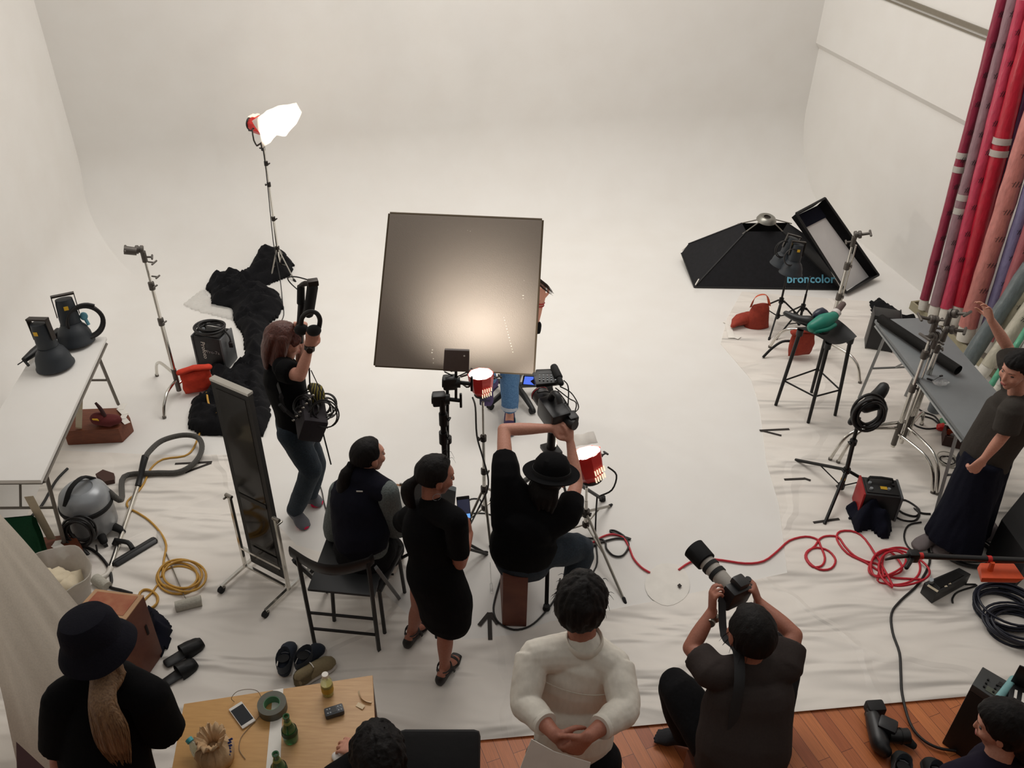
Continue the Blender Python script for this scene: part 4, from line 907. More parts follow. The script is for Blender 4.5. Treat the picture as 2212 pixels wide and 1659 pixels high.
for sx, (a, b) in enumerate((((210, 790), (212, 870)), ((172, 835), (168, 955)))):
    pass
for (px, lab) in (([(155, 884), (268, 880), (281, 902), (256, 926), (136, 932)], 'far reddish-brown wooden box under the left table, sandbag on it'),
                  ([(62, 1163), (160, 1153), (176, 1178), (172, 1208), (20, 1212)], 'near reddish-brown wooden box under the left table beside the vacuum cleaner')):
    m = pboard(px, .145, .01); bevel(m, .008); solo('apple_box', m, woodbox, lab, 'box', 'wooden boxes under the left table legs')
m = M()
def strip(m, a, b, w_, n=(0, 0, 1), t=.0012):
    a, b = V(a), V(b); d = (b-a).normalized(); x = d.cross(V(n)).normalized()*w_/2; m.hexa([a-x, b-x, b+x, a+x], [a-x+V(n)*t, b-x+V(n)*t, b+x+V(n)*t, a+x+V(n)*t])
beige = mat('beige_tape', (196, 184, 160), .7)
fp = P(168, 883, .72)
strip(m, P(172, 850, .70), P(170, 925, .15), .045, (.2, -1, .2)); strip(m, P(170, 926, .147), P(174, 958, .02), .045, (.1, -1, .3)); solo('tape_strip', m, beige, 'beige tape strip tying the left table edge to the far wooden box', 'tape')
m = M(); strip(m, P(62, 1072, .68), P(112, 1165, .16), .05, (.3, -1, .2)); solo('tape_strip', m, beige, 'beige tape strip running from the near table frame to the near wooden box', 'tape')
for px, lab in ([((262, 872), (272, 918)), 'crumpled white tape around the table foot on the far box'], [((120, 1168), (142, 1206)), 'crumpled white tape around the table foot on the near box']):
    m = M(); a, b = P(*px[0], .155), P(*px[1], .148)
    for i in range(4): strip(m, a.lerp(b, i*.22)+V((.02*(-1)**i, 0, .002*i)), a.lerp(b, i*.22+.32)+V((-.015*(-1)**i, 0, .006+.002*i)), .045)
    m.jit(.006, 20); solo('crumpled_tape', m, paper, lab, 'tape')
# maroon sandbag on the far box
t = thing('small_sandbag', P(232, 915, .15), 'small maroon weight bag with yellow sticker on the far wooden box', 'bag')
m = M(); c = P(232, 908, .185); m.ell(c, (.11, .055, .04)); m.ell(c+V((-.06, 0, .02)), (.06, .05, .045)); m.jit(.012, 18); obj('bag_body', m, mat('maroon_cloth', (92, 26, 26), .85, bump=.3, scale=40), t)
m = M(); m.box(c+V((-.06, -.048, .04)), (.04, .006, .03), fr((0, 1, .5))); obj('sticker', m, yellowst, t, label='yellow sticker')
m = M(); m.tube([c+V((-.01, 0, .04)), c+V((-.03, .01, .10)), c+V((-.06, .02, .15))], [.016, .014, .009], 8, 3); obj('strap', m, mat('dark_maroon_webbing', (52, 20, 20), .8), t)
# lamp heads lying on the table
t = thing('lamp_head', P(118, 790, .74), 'dark studio lamp head, mouth down, nearer one on the white left table', 'lamp', 'lamp heads on the left table'); dome_head(t, P(121, 791, .742), (-.10, .08, 1), 1.0, (1, -.2, 0))
t = thing('lamp_head', P(164, 738, .74), 'dark studio lamp head, mouth down, farther one on the white left table', 'lamp', 'lamp heads on the left table'); dome_head(t, P(166, 741, .742), (-.09, .18, 1), 1.0, (.9, .5, 0))
t = thing('cable_coil', P(186, 690, .74), 'coiled thick black lamp cable with a light blue plug standing on the left table', 'cable')
m = M(); coil(m, P(183, 692, .90), .115, 4, .011, (.55, -.75, .25), .012, .05, seed=3, step=18); obj('cable', m, blackc, t, 80)
m = M(); c = P(181, 683, .92); m.ell(c, (.028, .028, .032)); m.tube([c, P(192, 702, .86)], [.013, .012], 10); obj('plug', m, mat('light_blue_plastic', (110, 178, 200), .4), t, label='light blue plug')
m = M(); m.tube([P(52, 778, .80), P(72, 762, .80), P(128, 716, .80)], [.020, .030, .032], 12); m.tube([P(38, 788, .79), P(56, 776, .80)], .004, 6); m.tube([P(50, 776, .80), P(62, 790, .77)], .010, 8); solo('folded_umbrella', m, blackpl, 'folded black umbrella lying behind the two lamp heads on the left table', 'umbrella')
# green cloth over the near crossbar
m = M(); A0, A1 = P(8, 1128, .47), P(72, 1122, .47)
for (dx, dz, dy) in ((0, 0, -.02), (0, 0, .03)):
    n_ = 9; rows = []
    for j in range(8):
        v_ = j/7; rows.append([m.b.verts.new(A0.lerp(A1, i/n_)+V((.012*math.sin(i*1.3)*v_, dy*(1 if j else .2)+.008*math.sin(i*1.9+j)*v_, .03-.30*v_*(1 if dy < 0 else 1.12)))) for i in range(n_+1)])
    for j in range(7):
        for i in range(n_): m.b.faces.new((rows[j][i], rows[j][i+1], rows[j+1][i+1], rows[j+1][i]))
bmesh.ops.solidify(m.b, geom=list(m.b.faces), thickness=.004)
solo('green_cloth', m, mat('bottle_green_cloth', (24, 88, 56), .9, bump=.3, scale=60), 'dark green cloth hung over the crossbar of the left table', 'cloth', ang=80)
# plastic refuse bag
t = thing('plastic_bag', P(150, 1300), 'open translucent plastic bag with crumpled paper by the left table', 'bag')
m = M(); c = P(150, 1330, .0); m.lathe([(0, .012), (.12, .014), (.15, .10), (.165, .22), (.20, .34), (.215, .38), (.207, .38), (.158, .22), (.14, .10), (0, .02)], c, Z, 36); m.jit(.028, 6); obj('bag_film', m, mat('milky_film', (216, 210, 200), .45, trans=.35, alpha=.72), t, 80)
m = M(); 
for i in range(6): m.ell(c+V((random.uniform(-.08, .08), random.uniform(-.06, .08), .24+random.uniform(-.03, .05))), (.075, .065, .045), None, 14, 9)
m.jit(.03, 14); obj('crumpled_paper', m, mat('cream_paper', (226, 212, 184), .9, bump=.3, scale=20), t, 80)
# white cloth-covered screen in the left foreground
m = M(); a, b, c_, d_ = P(-110, 988, 1.25), P(400, 1575, .03), P(70, 1750, .03), P(-85, 1195, 1.25); rows = []; nx_, nz_ = 70, 50
sn = (b-a).cross(d_-a).normalized(); sn = sn if sn.z > 0 else -sn
for j in range(nz_+1):
    row = []
    for i in range(nx_+1):
        u_, v_ = i/nx_, j/nz_; p = a.lerp(b, u_).lerp(d_.lerp(c_, u_), v_)
        row.append(m.b.verts.new(p+sn*(.030*noise.noise(V((u_*1.6, v_*5, 3)))+.012*noise.noise(V((u_*3, v_*11, 7))))))
    rows.append(row)
for j in range(nz_):
    for i in range(nx_): m.b.faces.new((rows[j][i], rows[j][i+1], rows[j+1][i+1], rows[j+1][i]))
bmesh.ops.solidify(m.b, geom=list(m.b.faces), thickness=.02)
solo('cloth_covered_panel', m, mat('white_muslin', (222, 214, 202), .9, bump=.1, scale=120), 'large leaning panel covered with creased white cloth in the left foreground', 'panel', ang=80)
m = M(); q = P(40, 1655, .9); m.prism([P(38, 1608, .9), P(100, 1665, .9), P(40, 1690, .9)], (0, 0, .02)); solo('folded_cloth', m, mat('dark_maroon_cloth', (50, 20, 20), .9), 'dark maroon cloth corner at the lower left edge of the photo', 'cloth')
# vacuum cleaner
t = thing('vacuum_cleaner', P(205, 1150), 'grey canister vacuum cleaner with black cord wound on its front', 'vacuum cleaner')
c = P(207, 1145); c.z = 0; vg = mat('silver_grey_plastic', (150, 154, 158), .28, .15, scale=10)
m = M(); m.lathe([(0, .05), (.150, .05), (.158, .07), (.160, .24), (.150, .25), (0, .25)], c, Z, 40); obj('canister', m, vg, t)
m = M(); m.lathe([(.166, .235), (.170, .245), (.170, .265), (.164, .272), (.15, .27)], c, Z, 40); obj('band', m, rubber, t)
m = M(); m.lathe([(.162, .265), (.160, .30), (.146, .345), (.112, .378), (.075, .388), (.070, .380), (.05, .378), (0, .378)], c, Z, 40); obj('lid', m, vg, t)
m = M(); m.tube([c+V((-.06, -.13, .34)), c+V((-.03, -.06, .43)), c+V((.01, .04, .44)), c+V((.04, .11, .37))], [(.018, .010)]*4, 8, 4, side=(1, 0, 0)); obj('handle', m, rubber, t)
m = M(); q = c+V((.03, -.185, .19)); coil(m, q, .095, 9, .007, (0, -1, .25), .018, .06, seed=9, step=16); obj('cord', m, blackc, t, 80)
m = M(); m.tube([q+V((-.085, -.01, -.05)), q+V((-.03, -.03, -.16)), q+V((.02, -.05, -.19))], [.026, .022, .016], 10, 3); m.tube([q+V((.02, -.05, -.19)), q+V((.06, -.03, -.19)), q+V((.07, -.02, -.12))], .006, 7, 3); obj('cord_strap', m, blackc, t, 80)
for a in (-10, -50, 110, 190):
    d = V((math.cos(R(a)), math.sin(R(a)), 0)); m = M(); m.tube([c+d*.13+Z*.07, c+d*.19+Z*.045], [(.030, .028), (.026, .022)], 12, 2, rnd=True); cs = obj('caster', m, rubber, t)
    m = M(); m.tube([c+d*.20+V((0, 0, .022))-d.cross(Z)*.012, c+d*.20+V((0, 0, .022))+d.cross(Z)*.012], .021, 14); obj('wheel', m, blackpl, cs)
hosem = mat('ribbed_grey_hose', (84, 82, 78), .55, bump=.6, scale=60, wave=True)
m = M(); m.tube([c+V((.14, .06, .30)), c+V((.20, .07, .22))]+[P(x, y, z) for x, y, z in ((268, 1030, .06), (330, 1022, .035), (385, 1020, .035), (420, 1000, .045), (436, 970, .06), (428, 946, .08), (395, 940, .10), (350, 952, .13), (322, 976, .14), (314, 990, .14))], .020, 12, 5); obj('hose', m, hosem, t, 80)
m = M(); m.tube([P(314, 986, .14), P(310, 1000, .12), P(303, 1030, .06), P(298, 1050, .03)], [.026, .024, .020, .022], 12, 2); obj('wand_grip', m, blackpl, t)
m = M(); m.tube([P(298, 1050, .028), P(237, 1230, .022)], .016, 14); obj('wand_tube', m, chrome, t)
m = M(); m.tube([P(256, 1165, .05), P(250, 1178, .02)], .028, 12); m.tube([P(252, 1168, .055), P(276, 1172, .055), P(286, 1185, .03)], [.016, .016, .018], 8, 3); obj('clip', m, blackpl, t)
m = M(); m.tube([P(246, 1219, .02), P(335, 1166, .02)], [(.026, .016)]*2, 10, 1, side=(0, 0, -1)); m.tube([P(250, 1217, .022), P(333, 1167, .022)], [(.018, .034)]*2, 10, 1, side=Z, rnd=True); obj('floor_nozzle', m, blackpl, t)
m = M(); m.tube([P(239, 1226, .022), P(232, 1240, .022), P(216, 1250, .03)], [.019, .017, .017], 12, 3); obj('elbow', m, mat('cream_plastic', (218, 212, 202), .4), t)
m = M(); m.tube([P(206, 1250, .034), P(232, 1268, .034)], .034, 20); solo('paint_roller_sleeve', m, mat('grey_fleece', (186, 182, 170), .95, bump=.5, scale=80), 'short white paint roller sleeve on the floor behind the tall wooden crate', 'paint roller')
m = pboard([(206, 1024), (222, 1014), (246, 1022), (246, 1036), (226, 1040)], .05, .013); solo('cardboard_piece', m, mat('brown_card', (74, 48, 40), .8), 'small dark brown box with a white dot behind the vacuum cleaner', 'box')
# cords on the left floor
yp = fl((452, 875), (449, 905), (432, 935), (418, 968), (398, 985), (352, 992), (326, 1012), (312, 1042), (298, 1062), (276, 1082), (277, 1096), (298, 1108), (322, 1124), (346, 1150), (359, 1178), (354, 1210), (351, 1240))
cp = []
for i in range(58):
    a = R(180+i*25.0); k_ = i/58; cp.append(P(392+math.cos(a)*(44-10*math.sin(i*.35)), 1247+math.sin(a)*(31-8*math.sin(i*.35)), .012+.0006*i))
yp += cp[:-2]+fl((345, 1262), (330, 1278), (318, 1290), (306, 1300))
for i in range(30):
    a = R(180+i*26.0); yp.append(P(318+math.cos(a)*(21-3*math.sin(i*.5)), 1293+math.sin(a)*(22-4*math.sin(i*.4)), .012+.0006*i))
cord('extension_cord', yp, .0075, yellowc, 'yellow extension cord looping from the black cloth to a coil on the floor', 'cable', 3)
cord('extension_cord', fl((452, 872), (456, 895), (464, 910), (474, 916)), .0085, yellowc, 'short end of yellow cord lying on the black cloth', 'cable', 4).location.z += .11
cord('floor_cable', fl((146, 1012), (120, 1040), (90, 1092), (54, 1128)), .010, blackc, 'black cord under the white left table running to its near crossbar', 'cable')
cord('floor_cable', fl((145, 1118), (137, 1135), (136, 1150)), .012, blackc, 'short black cord between the vacuum cleaner and the near wooden box', 'cable')
cord('floor_cable', fl((172, 1177), (200, 1188), (222, 1208), (236, 1230), (241, 1255), (238, 1268), (262, 1275), (285, 1282)), .010, blackc, 'black cord running from the near wooden box past the vacuum wand', 'cable')
# paint roller with long rod
t = thing('paint_roller', P(405, 1305), 'white paint roller on a long wire frame lying on the sheet', 'paint roller')
m = M(); m.tube([P(379, 1311, .036), P(435, 1297, .036)], .034, 22); obj('roller_sleeve', m, mat('grey_fleece', (186, 182, 170), .95), t)
m = M(); m.tube([P(357, 1190, .02), P(390, 1268, .03), P(400, 1291, .05), P(408, 1293, .05), P(431, 1287, .05)], .004, 8, 2); obj('wire_frame', m, steel, t)
m = M(); m.tube([P(342, 1150, .02), P(346, 1165, .022), P(355, 1186, .02)], [.012, .017, .011], 10, 3); obj('grip', m, clear, t)
# tape marks
tapem = mat('black_gaffer_tape', (46, 40, 36), .8)
def tapes(segs, lab):
    m = M()
    for (a, b) in segs: strip(m, P(*a, .0135), P(*b, .0145), .022)
    return solo('floor_tape_mark', m, tapem, lab, 'tape mark')
tapes([((378, 1002), (458, 998)), ((400, 1021), (456, 1000))], 'dark V-shaped tape mark on the floor inside the vacuum hose loop')
# tall wooden crate and things next to it
t = thing('wooden_crate', P(300, 1450), 'tall reddish-brown wooden crate with pale edges and a hand slot, behind the bucket-hat person', 'crate')
top = [P(206, 1272, .52), P(311, 1286, .52), P(272, 1338, .52), P(160, 1322, .52)]
m = M(); m.hexa([V((p.x, p.y, .014)) for p in top], [p-Z*.006 for p in top]); bevel(m, .008); obj('crate_body', m, mat('brown_crate_board', (116, 66, 46), .6, bump=.05, scale=8, rgb2=(92, 44, 32)), t)
m = M(); m.hexa([p-Z*.006 for p in top], top); obj('top_panel', m, birch, t, label='pale birch top')
cc = sum(top, V())/4; m = M(); m.hexa([p.lerp(cc, .2) for p in top], [p.lerp(cc, .2)+Z*.002 for p in top]); m.jit(.008, 12, (1, 1, 0)); obj('worn_stain', m, mat('worn_red_stain', (150, 72, 50), .7, scale=9, rgb2=(184, 128, 92), mix=.5), t, label='worn reddish patch')
m = M(); a, b = top[1], top[2]; n_ = (b-a).cross(Z).normalized(); n_ = n_ if n_.x > 0 else -n_; q = a.lerp(b, .35)-Z*.22; m.tube([q+n_*.002-Z*.035, q+n_*.002+Z*.035], [(.010, .004)]*2, 10, 1, side=(b-a), rnd=True); obj('hand_slot', m, mat('dark_slot', (28, 14, 10), .9), t)
m = heap([P(x, y) for x, y in ((322, 1310), (345, 1325), (373, 1350), (376, 1372), (366, 1402), (350, 1428), (330, 1420), (310, 1340))], .26, 3, .015, 5, .016, .10); solo('black_bag', m, navycloth, 'crumpled black bag on the floor beside the tall wooden crate', 'bag', ang=80)
def slipper(a, b, lab):
    t = thing('slipper', (a+b)/2, lab, 'slipper', 'black slippers beside the wooden crate'); d = (b-a).normalized(); x = d.cross(Z); lt = mat('black_vinyl', (34, 34, 36), .4, bump=.05)
    m = M(); m.tube([a+Z*.012, a.lerp(b, .35)+Z*.012, a.lerp(b, .75)+Z*.012, b+Z*.012-d*.02], [(.034, .012), (.036, .010), (.048, .010), (.036, .010)], 16, 3, side=x, rnd=True); obj('sole', m, lt, t)
    m = M(); pr = [(.42, .052, .062), (.60, .054, .055), (.82, .050, .040), (.97, .034, .024)]; m.tube([a.lerp(b, q)+Z*.012 for q, w_, h in pr], [(w_, h) for q, w_, h in pr], 20, 3, side=x, caps=False)
    for v in list(m.b.verts):
        if v.co.z < .008: v.co.z = .008
    bmesh.ops.solidify(m.b, geom=list(m.b.faces), thickness=.003); obj('upper', m, lt, t)
slipper(P(360, 1437, .015), P(440, 1388, .015), 'upper black slipper of the pair beside the wooden crate')
slipper(P(358, 1478, .015), P(425, 1432, .015), 'lower black slipper, half behind the bucket-hat person')
# C-stand left with orange sandbag
t = thing('light_stand', P(390, 850), 'short chrome stand with grip heads, orange bag on its leg, left of the black cloth', 'stand')
b0 = P(389, 852); azl = [math.degrees(math.atan2(q.y-b0.y, q.x-b0.x)) for q in (P(345, 818), P(358, 902), P(470, 795))]
cstand(t, b0, 1.26, azl, chrome, (-.02, .02), .36, .20, hd=(-.9, -.3, .15))
q = V((b0.x-.02+.03, b0.y-.0, 1.22))
for z_, r_ in ((0, .03), (-.12, .022)): m = M(); knob(m, q+Z*z_, (1, -.2, 0), r_, .05); obj('knob', m, castgrey, t)
m = M(); m.tube([V((b0.x-.13, b0.y-.03, 1.33)), V((b0.x-.05, b0.y-.01, 1.31))], [.032, .030], 14); obj('socket', m, castgrey, t)
def sandbag(cA, cB, h, mt, lab, nm='sandbag', flap=True, zt=None, strap=None):
    t = thing(nm, ((cA+cB)/2).xy.to_3d(), lab, 'sandbag'); d = (cB-cA); L_ = d.length; d.normalize(); n_ = d.cross(Z).normalized(); rows = []; m = M()
    m.tube([cA.lerp(cB, .5)+Z*(zt or 0)-Z*.01, cA.lerp(cB, .5)+Z*(zt or 0)-Z*h*.35, cA.lerp(cB, .5)+Z*(zt or 0)-Z*h*.75, cA.lerp(cB, .5)+Z*(zt or 0)-Z*h], [(L_*.5, .020), (L_*.52, .048), (L_*.52, .055), (L_*.48, .016)], 28, 5, side=d)
    m.jit(.010, 14); obj('bag_body', m, mt, t, 80)
    if flap: m = M(); m.tube([cA+Z*(zt-.0)+n_*-.0, cA.lerp(cB, .5)+Z*(zt+.015), cB+Z*zt], [(.022, .034)]*3, 12, 3, side=Z, rnd=True); m.jit(.008, 16); obj('folded_top', m, mt, t, 80)
    if strap: m = M(); m.tube([cA+Z*zt, cA.lerp(cB, .3)+Z*(zt+.10)+n_*.02, cA.lerp(cB, .75)+Z*(zt+.09)+n_*.02, cB+Z*zt], [(.003, .018)]*4, 8, 4, side=Z); obj('strap', m, mt, t)
    return t
sandbag(P(400, 855).xy.to_3d(), P(462, 842).xy.to_3d(), .21, orangecloth, 'bright orange-red sandbag hung on the left chrome stand', zt=.23)
# power pack beside it
def power_pack(c, ang, dims, lab, red=False):
    t = thing('power_pack', c, lab, 'power pack'); Bx = rz(ang); w_, d_, h = dims; c = V((c[0], c[1], .012))
    m = M(); m.box(c+Z*(h/2+.01), (w_, d_, h), Bx, .012); bd_ = obj('housing', m, mat('pack_black', (26, 26, 28), .55, bump=.05), t)
    for q in (-1, 1): m = M(); m.box(c+Bx@V((q*w_*.5, 0, 0))+Z*(h*.5+.01), (.016, d_+.012, h+.01), Bx, .006); obj('end_plate', m, mat('pack_red', (170, 30, 30), .5) if red and q < 0 else mat('pack_grey', (92, 94, 96), .5), t)
    m = M(); m.box(c+Z*(h+.012), (w_*.86, d_*.8, .012), Bx, .003); pn = obj('control_panel', m, blackpl, t)
    for i, (x, y) in enumerate(((-.3, .1), (-.3, -.22), (.18, -.15), (.32, .1))):
        m = M(); q = c+Bx@V((x*w_, y*d_, h+.018)); m.lathe([(0, .012), (.011, .012), (.013, 0), (0, 0)], q, Z, 14); obj('dial', m, silver if i < 3 else blackpl, pn)
    m = M(); m.tube([c+Bx@V((-.3*w_, .25*d_, h+.01)), c+Bx@V((-.3*w_, .25*d_, h+.05)), c+Bx@V((.3*w_, .25*d_, h+.05)), c+Bx@V((.3*w_, .25*d_, h+.01))], [(.012, .007)]*4, 8, 2, side=Bx@V((0, 1, 0))); obj('carry_handle', m, rubber, t)
    m = M(); m.box(c+Bx@V((.05*w_, -.1*d_, h+.02)), (.045, .03, .002), Bx); obj('sticker', m, yellowst, pn, label='yellow sticker')
    return t, Bx, c
pc = P(464, 800); pc.y += .10
t, Bx, c = power_pack(pc, -12, (.26, .19, .30), 'black and grey power pack with a cable coiled on top, beside the orange sandbag')
m = M(); coil(m, c+Z*.345, .12, 5, .009, Z, .02, .03, .85, 4); m.tube([c+V((.12, -.02, .35)), c+V((.165, -.05, .30)), c+V((.17, -.06, .25))], .008, 7, 3); m.box(c+V((.17, -.06, .23)), (.035, .03, .05), None, .006); obj('coiled_cable', m, blackc, t, 80)
f0 = c+Bx@V((0, -.097, 0)); text('Profoto', .055, f0+Bx@V((-.055, -.001, .27)), V((0, 0, -1)), Bx@V((1, 0, 0)), paper, t); text('Pro-7a', .045, f0+Bx@V((-.02, -.001, .16)), Bx@V((1, 0, 0)), Z, mat('pale_lettering', (150, 150, 150), .6), t)
# long black cloth
out = [PF(x, y) for x, y in ((556, 545), (575, 537), (592, 541), (618, 550), (638, 575), (628, 600), (598, 612), (572, 622), (606, 640), (616, 668), (600, 692), (586, 702), (578, 760), (584, 830), (588, 900), (570, 948), (520, 942), (480, 948), (432, 944), (405, 930), (406, 905), (414, 870), (440, 858), (462, 835), (450, 800), (478, 792), (498, 802), (528, 770), (524, 730), (504, 700), (498, 672), (455, 664), (455, 640), (442, 626), (458, 600), (490, 591), (530, 596), (545, 570))]
solo('black_cloth', heap(out, .17, 1.0, .02, 5.5), blackcloth, 'long crumpled black cloth lying on the floor behind the rolling mirror', 'cloth', ang=80)
solo('plastic_sheet', heap([P(x, y) for x, y in ((392, 662), (440, 625), (470, 660), (525, 675), (520, 700), (480, 690), (430, 678))], .05, 5, .02, 5), film, 'thin translucent plastic sheet beside the upper black cloth', 'sheet', ang=80)
# far light stand with diffused red lamp
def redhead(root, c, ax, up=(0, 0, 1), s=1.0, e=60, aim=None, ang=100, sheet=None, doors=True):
    a = V(ax).normalized(); B = fr(a, up); x, y, z = B.col[0], B.col[1], B.col[2]; c = V(c)
    m = M(); m.tube([c-a*.10*s, c-a*.06*s, c+a*.03*s, c+a*.075*s], [(.055*s, .055*s), (.082*s, .078*s), (.095*s, .090*s), (.098*s, .092*s)], 8, 1, side=(x+z*.41), caps=False)
    h = obj('lamp_housing', m, redpaint, root, 20, label='red lamp housing')
    m = M()
    for i in range(5):
        for j in (0, 1): m.box(c-a*(.03+.045*j)*s+z*(.088-.010*j)*s+x*(i-2)*.018*s, (.005*s, .030*s, .008*s), B)
    obj('vent_slots', m, mat('warm_glow', (255, 236, 205), .5, emit=.8), h)
    m = M(); m.ell(c-a*.105*s, (.062*s, .022*s, .062*s), B); obj('rear_cap', m, blackpl, h)
    m = M(); m.lathe([(.090*s, 0), (.05*s, -.04*s), (.0, -.05*s)], c+a*.072*s, a, 24); obj('reflector', m, mat('painted_glow_reflector', (255, 248, 236), .4, emit=3.0), h)  # glow put into the reflector material, stands in for bulb glare
    m = M(); m.lathe([(0, 0), (.045*s, 0), (.045*s, .004), (0, .004)], c+a*.045*s, a, 20); obj('bulb', m, mat('lamp_bulb', (255, 244, 225), .5, emit=90), h)
    m = M()
    for q in (-1, 1): m.tube([c+x*q*.100*s, c+x*q*.125*s, c+x*q*.125*s-z*.10*s, c+x*q*.09*s-z*.165*s], .007*s, 8, 2); 
    m.tube([c-x*.09*s-z*.165*s, c+x*.09*s-z*.165*s], .008*s, 8); yk = obj('yoke', m, darkmetal, root)
    m = M(); knob(m, c+x*.125*s, x, .016, .03); m.tube([c-z*.165*s, c-z*.24*s], .020*s, 12); knob(m, c-z*.21*s, x, .014, .03); obj('knob', m, blackpl, yk)
    if doors:
        for i, (u_, v_, w_) in enumerate(((z, x, .15), (-z, x, .15), (x, z, .11), (-x, z, .11))):
            p0 = c+a*.08*s+u_*.095*s; dd = (a*.75+u_*.65).normalized()*.10*s; m = M(); m.hexa([p0-v_*w_*.45*s, p0+v_*w_*.45*s, p0+dd+v_*w_*.6*s, p0+dd-v_*w_*.6*s], [q+u_*.0015 for q in (p0-v_*w_*.45*s, p0+v_*w_*.45*s, p0+dd+v_*w_*.6*s, p0+dd-v_*w_*.6*s)]); obj('barn_door', m, silver, h)
    spot('redhead_beam', c+a*.10*s, aim or c+a*2, e, ang, (1, .93, .84), .8, .04)
translu = bpy.data.materials.new('diffusion_paper'); translu.use_nodes = True
nt = translu.node_tree; nt.nodes.remove(nt.nodes['Principled BSDF']); tr_ = nt.nodes.new('ShaderNodeBsdfTranslucent'); tr_.inputs[0].default_value = (.9, .88, .84, 1); df = nt.nodes.new('ShaderNodeBsdfDiffuse'); df.inputs[0].default_value = (.9, .88, .84, 1); mxs = nt.nodes.new('ShaderNodeMixShader'); mxs.inputs[0].default_value = .45
nt.links.new(tr_.outputs[0], mxs.inputs[1]); nt.links.new(df.outputs[0], mxs.inputs[2]); nt.links.new(mxs.outputs[0], nt.nodes['Material Output'].inputs[0])
t = thing('studio_lamp', P(607, 590), 'red lamp with glowing white diffusion paper on a tall silver stand, behind the black cloth', 'lamp')
b0 = P(606, 588); hz = A(568, 312, b0); tp = Q(570, 318, b0.y)
ft = [P(575, 625), P(650, 618), P(622, 548)]
tripod(t, b0, tp.z, [math.degrees(math.atan2(q.y-b0.y, q.x-b0.x)) for q in ft], .26, .10, .27, steel, chrome, .010, tp, 4)
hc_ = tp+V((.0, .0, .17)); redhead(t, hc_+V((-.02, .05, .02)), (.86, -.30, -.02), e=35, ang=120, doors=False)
m = M(); y0 = b0.y-.10; sh_ = [Q(545, 262, y0), Q(575, 238, y0+.03), Q(600, 228, y0+.0), Q(640, 222, y0-.02), Q(652, 243, y0-.02), Q(640, 268, y0), Q(618, 292, y0+.0), Q(598, 293, y0), Q(568, 320, y0+.0), Q(562, 288, y0)]
ctr = sum(sh_, V())/len(sh_)+V((0, -.03, 0)); vs_ = [m.b.verts.new(p) for p in sh_]; vc = m.b.verts.new(ctr)
for i in range(len(vs_)): m.b.faces.new((vs_[i], vs_[(i+1) % len(vs_)], vc))
bmesh.ops.subdivide_edges(m.b, edges=list(m.b.edges), cuts=3, use_grid_fill=True); m.jit(.012, 12)
bmesh.ops.solidify(m.b, geom=list(m.b.faces), thickness=.001)
obj('diffusion_sheet', m, translu, t, 80, label='white diffusion paper')
spot('redhead_beam', hc_+V((.06, .10, .0)), ctr+V((.05, 0, -.0)), 40, 140, (1, .9, .78), .5, .03)
m = M(); m.tube([tp+V((-.01, 0, .08)), Q(575, 372, b0.y-.02), Q(583, 450, b0.y-.03), Q(590, 520, b0.y-.02), Q(597, 560, b0.y-.1), P(606, 610, .1), P(610, 650, .012), P(613, 680, .012), P(604, 700, .012)], .0045, 7, 4); obj('power_cable', m, blackc, t, 80)
# rolling mirror
t = thing('rolling_mirror', P(565, 1270), 'tall dark rolling mirror in a chrome frame on casters', 'mirror')
L0, R0 = P(535, 1224, .06).xy.to_3d(), P(618, 1268, .06).xy.to_3d(); TL, TR = Q(455, 826, L0.y+.04), Q(536, 860, R0.y+.02); ux = (R0-L0); ux.z = 0; ux.normalize(); TL.z = TR.z = 1.50
nn = V((ux.y, -ux.x, 0)); BL_, BR_ = L0+Z*.10+ux*.02-nn*.02, R0+Z*.10-ux*.02-nn*.02
TR = TL+ux*(BR_-BL_).length
pdir = (TL-BL_).normalized(); pn = ux.cross(pdir).normalized(); pn = pn if pn.y < 0 else -pn
m = M(); m.hexa([BL_-pn*.03, BR_-pn*.03, BR_, BL_], [TL-pn*.03, TR-pn*.03, TR, TL]); bd_ = obj('mirror_case', m, mat('matt_black_case', (14, 13, 12), .5), t)
m = M(); g = .035; a_, b_, c_, d_ = BL_+ux*g+pdir*.04, BR_-ux*g+pdir*.04, TR-ux*g-pdir*.04, TL+ux*g-pdir*.04; m.hexa([p for p in (a_, b_, c_, d_)], [p+pn*.002 for p in (a_, b_, c_, d_)]); obj('mirror_glass', m, mat('dark_reflection_mirror', (40, 38, 36), .08, .6), bd_)  # glass coloured dark to stand in for the dark room it reflects
m = M(); m.hexa([TL-pn*.035+pdir*.0, TR-pn*.035, TR+pn*.004, TL+pn*.004], [p+pdir*.016 for p in (TL-pn*.035, TR-pn*.035, TR+pn*.004, TL+pn*.004)]); obj('top_rail', m, chrome, t)
m = M(); q = BL_.lerp(TL, .42); strip(m, q+ux*g+pn*.002, BR_.lerp(TR, .42)-ux*g+pn*.002, .03, pn, .004); obj('cross_rail', m, mat('matt_black_case', (14, 13, 12), .5), t)
PHm = .66
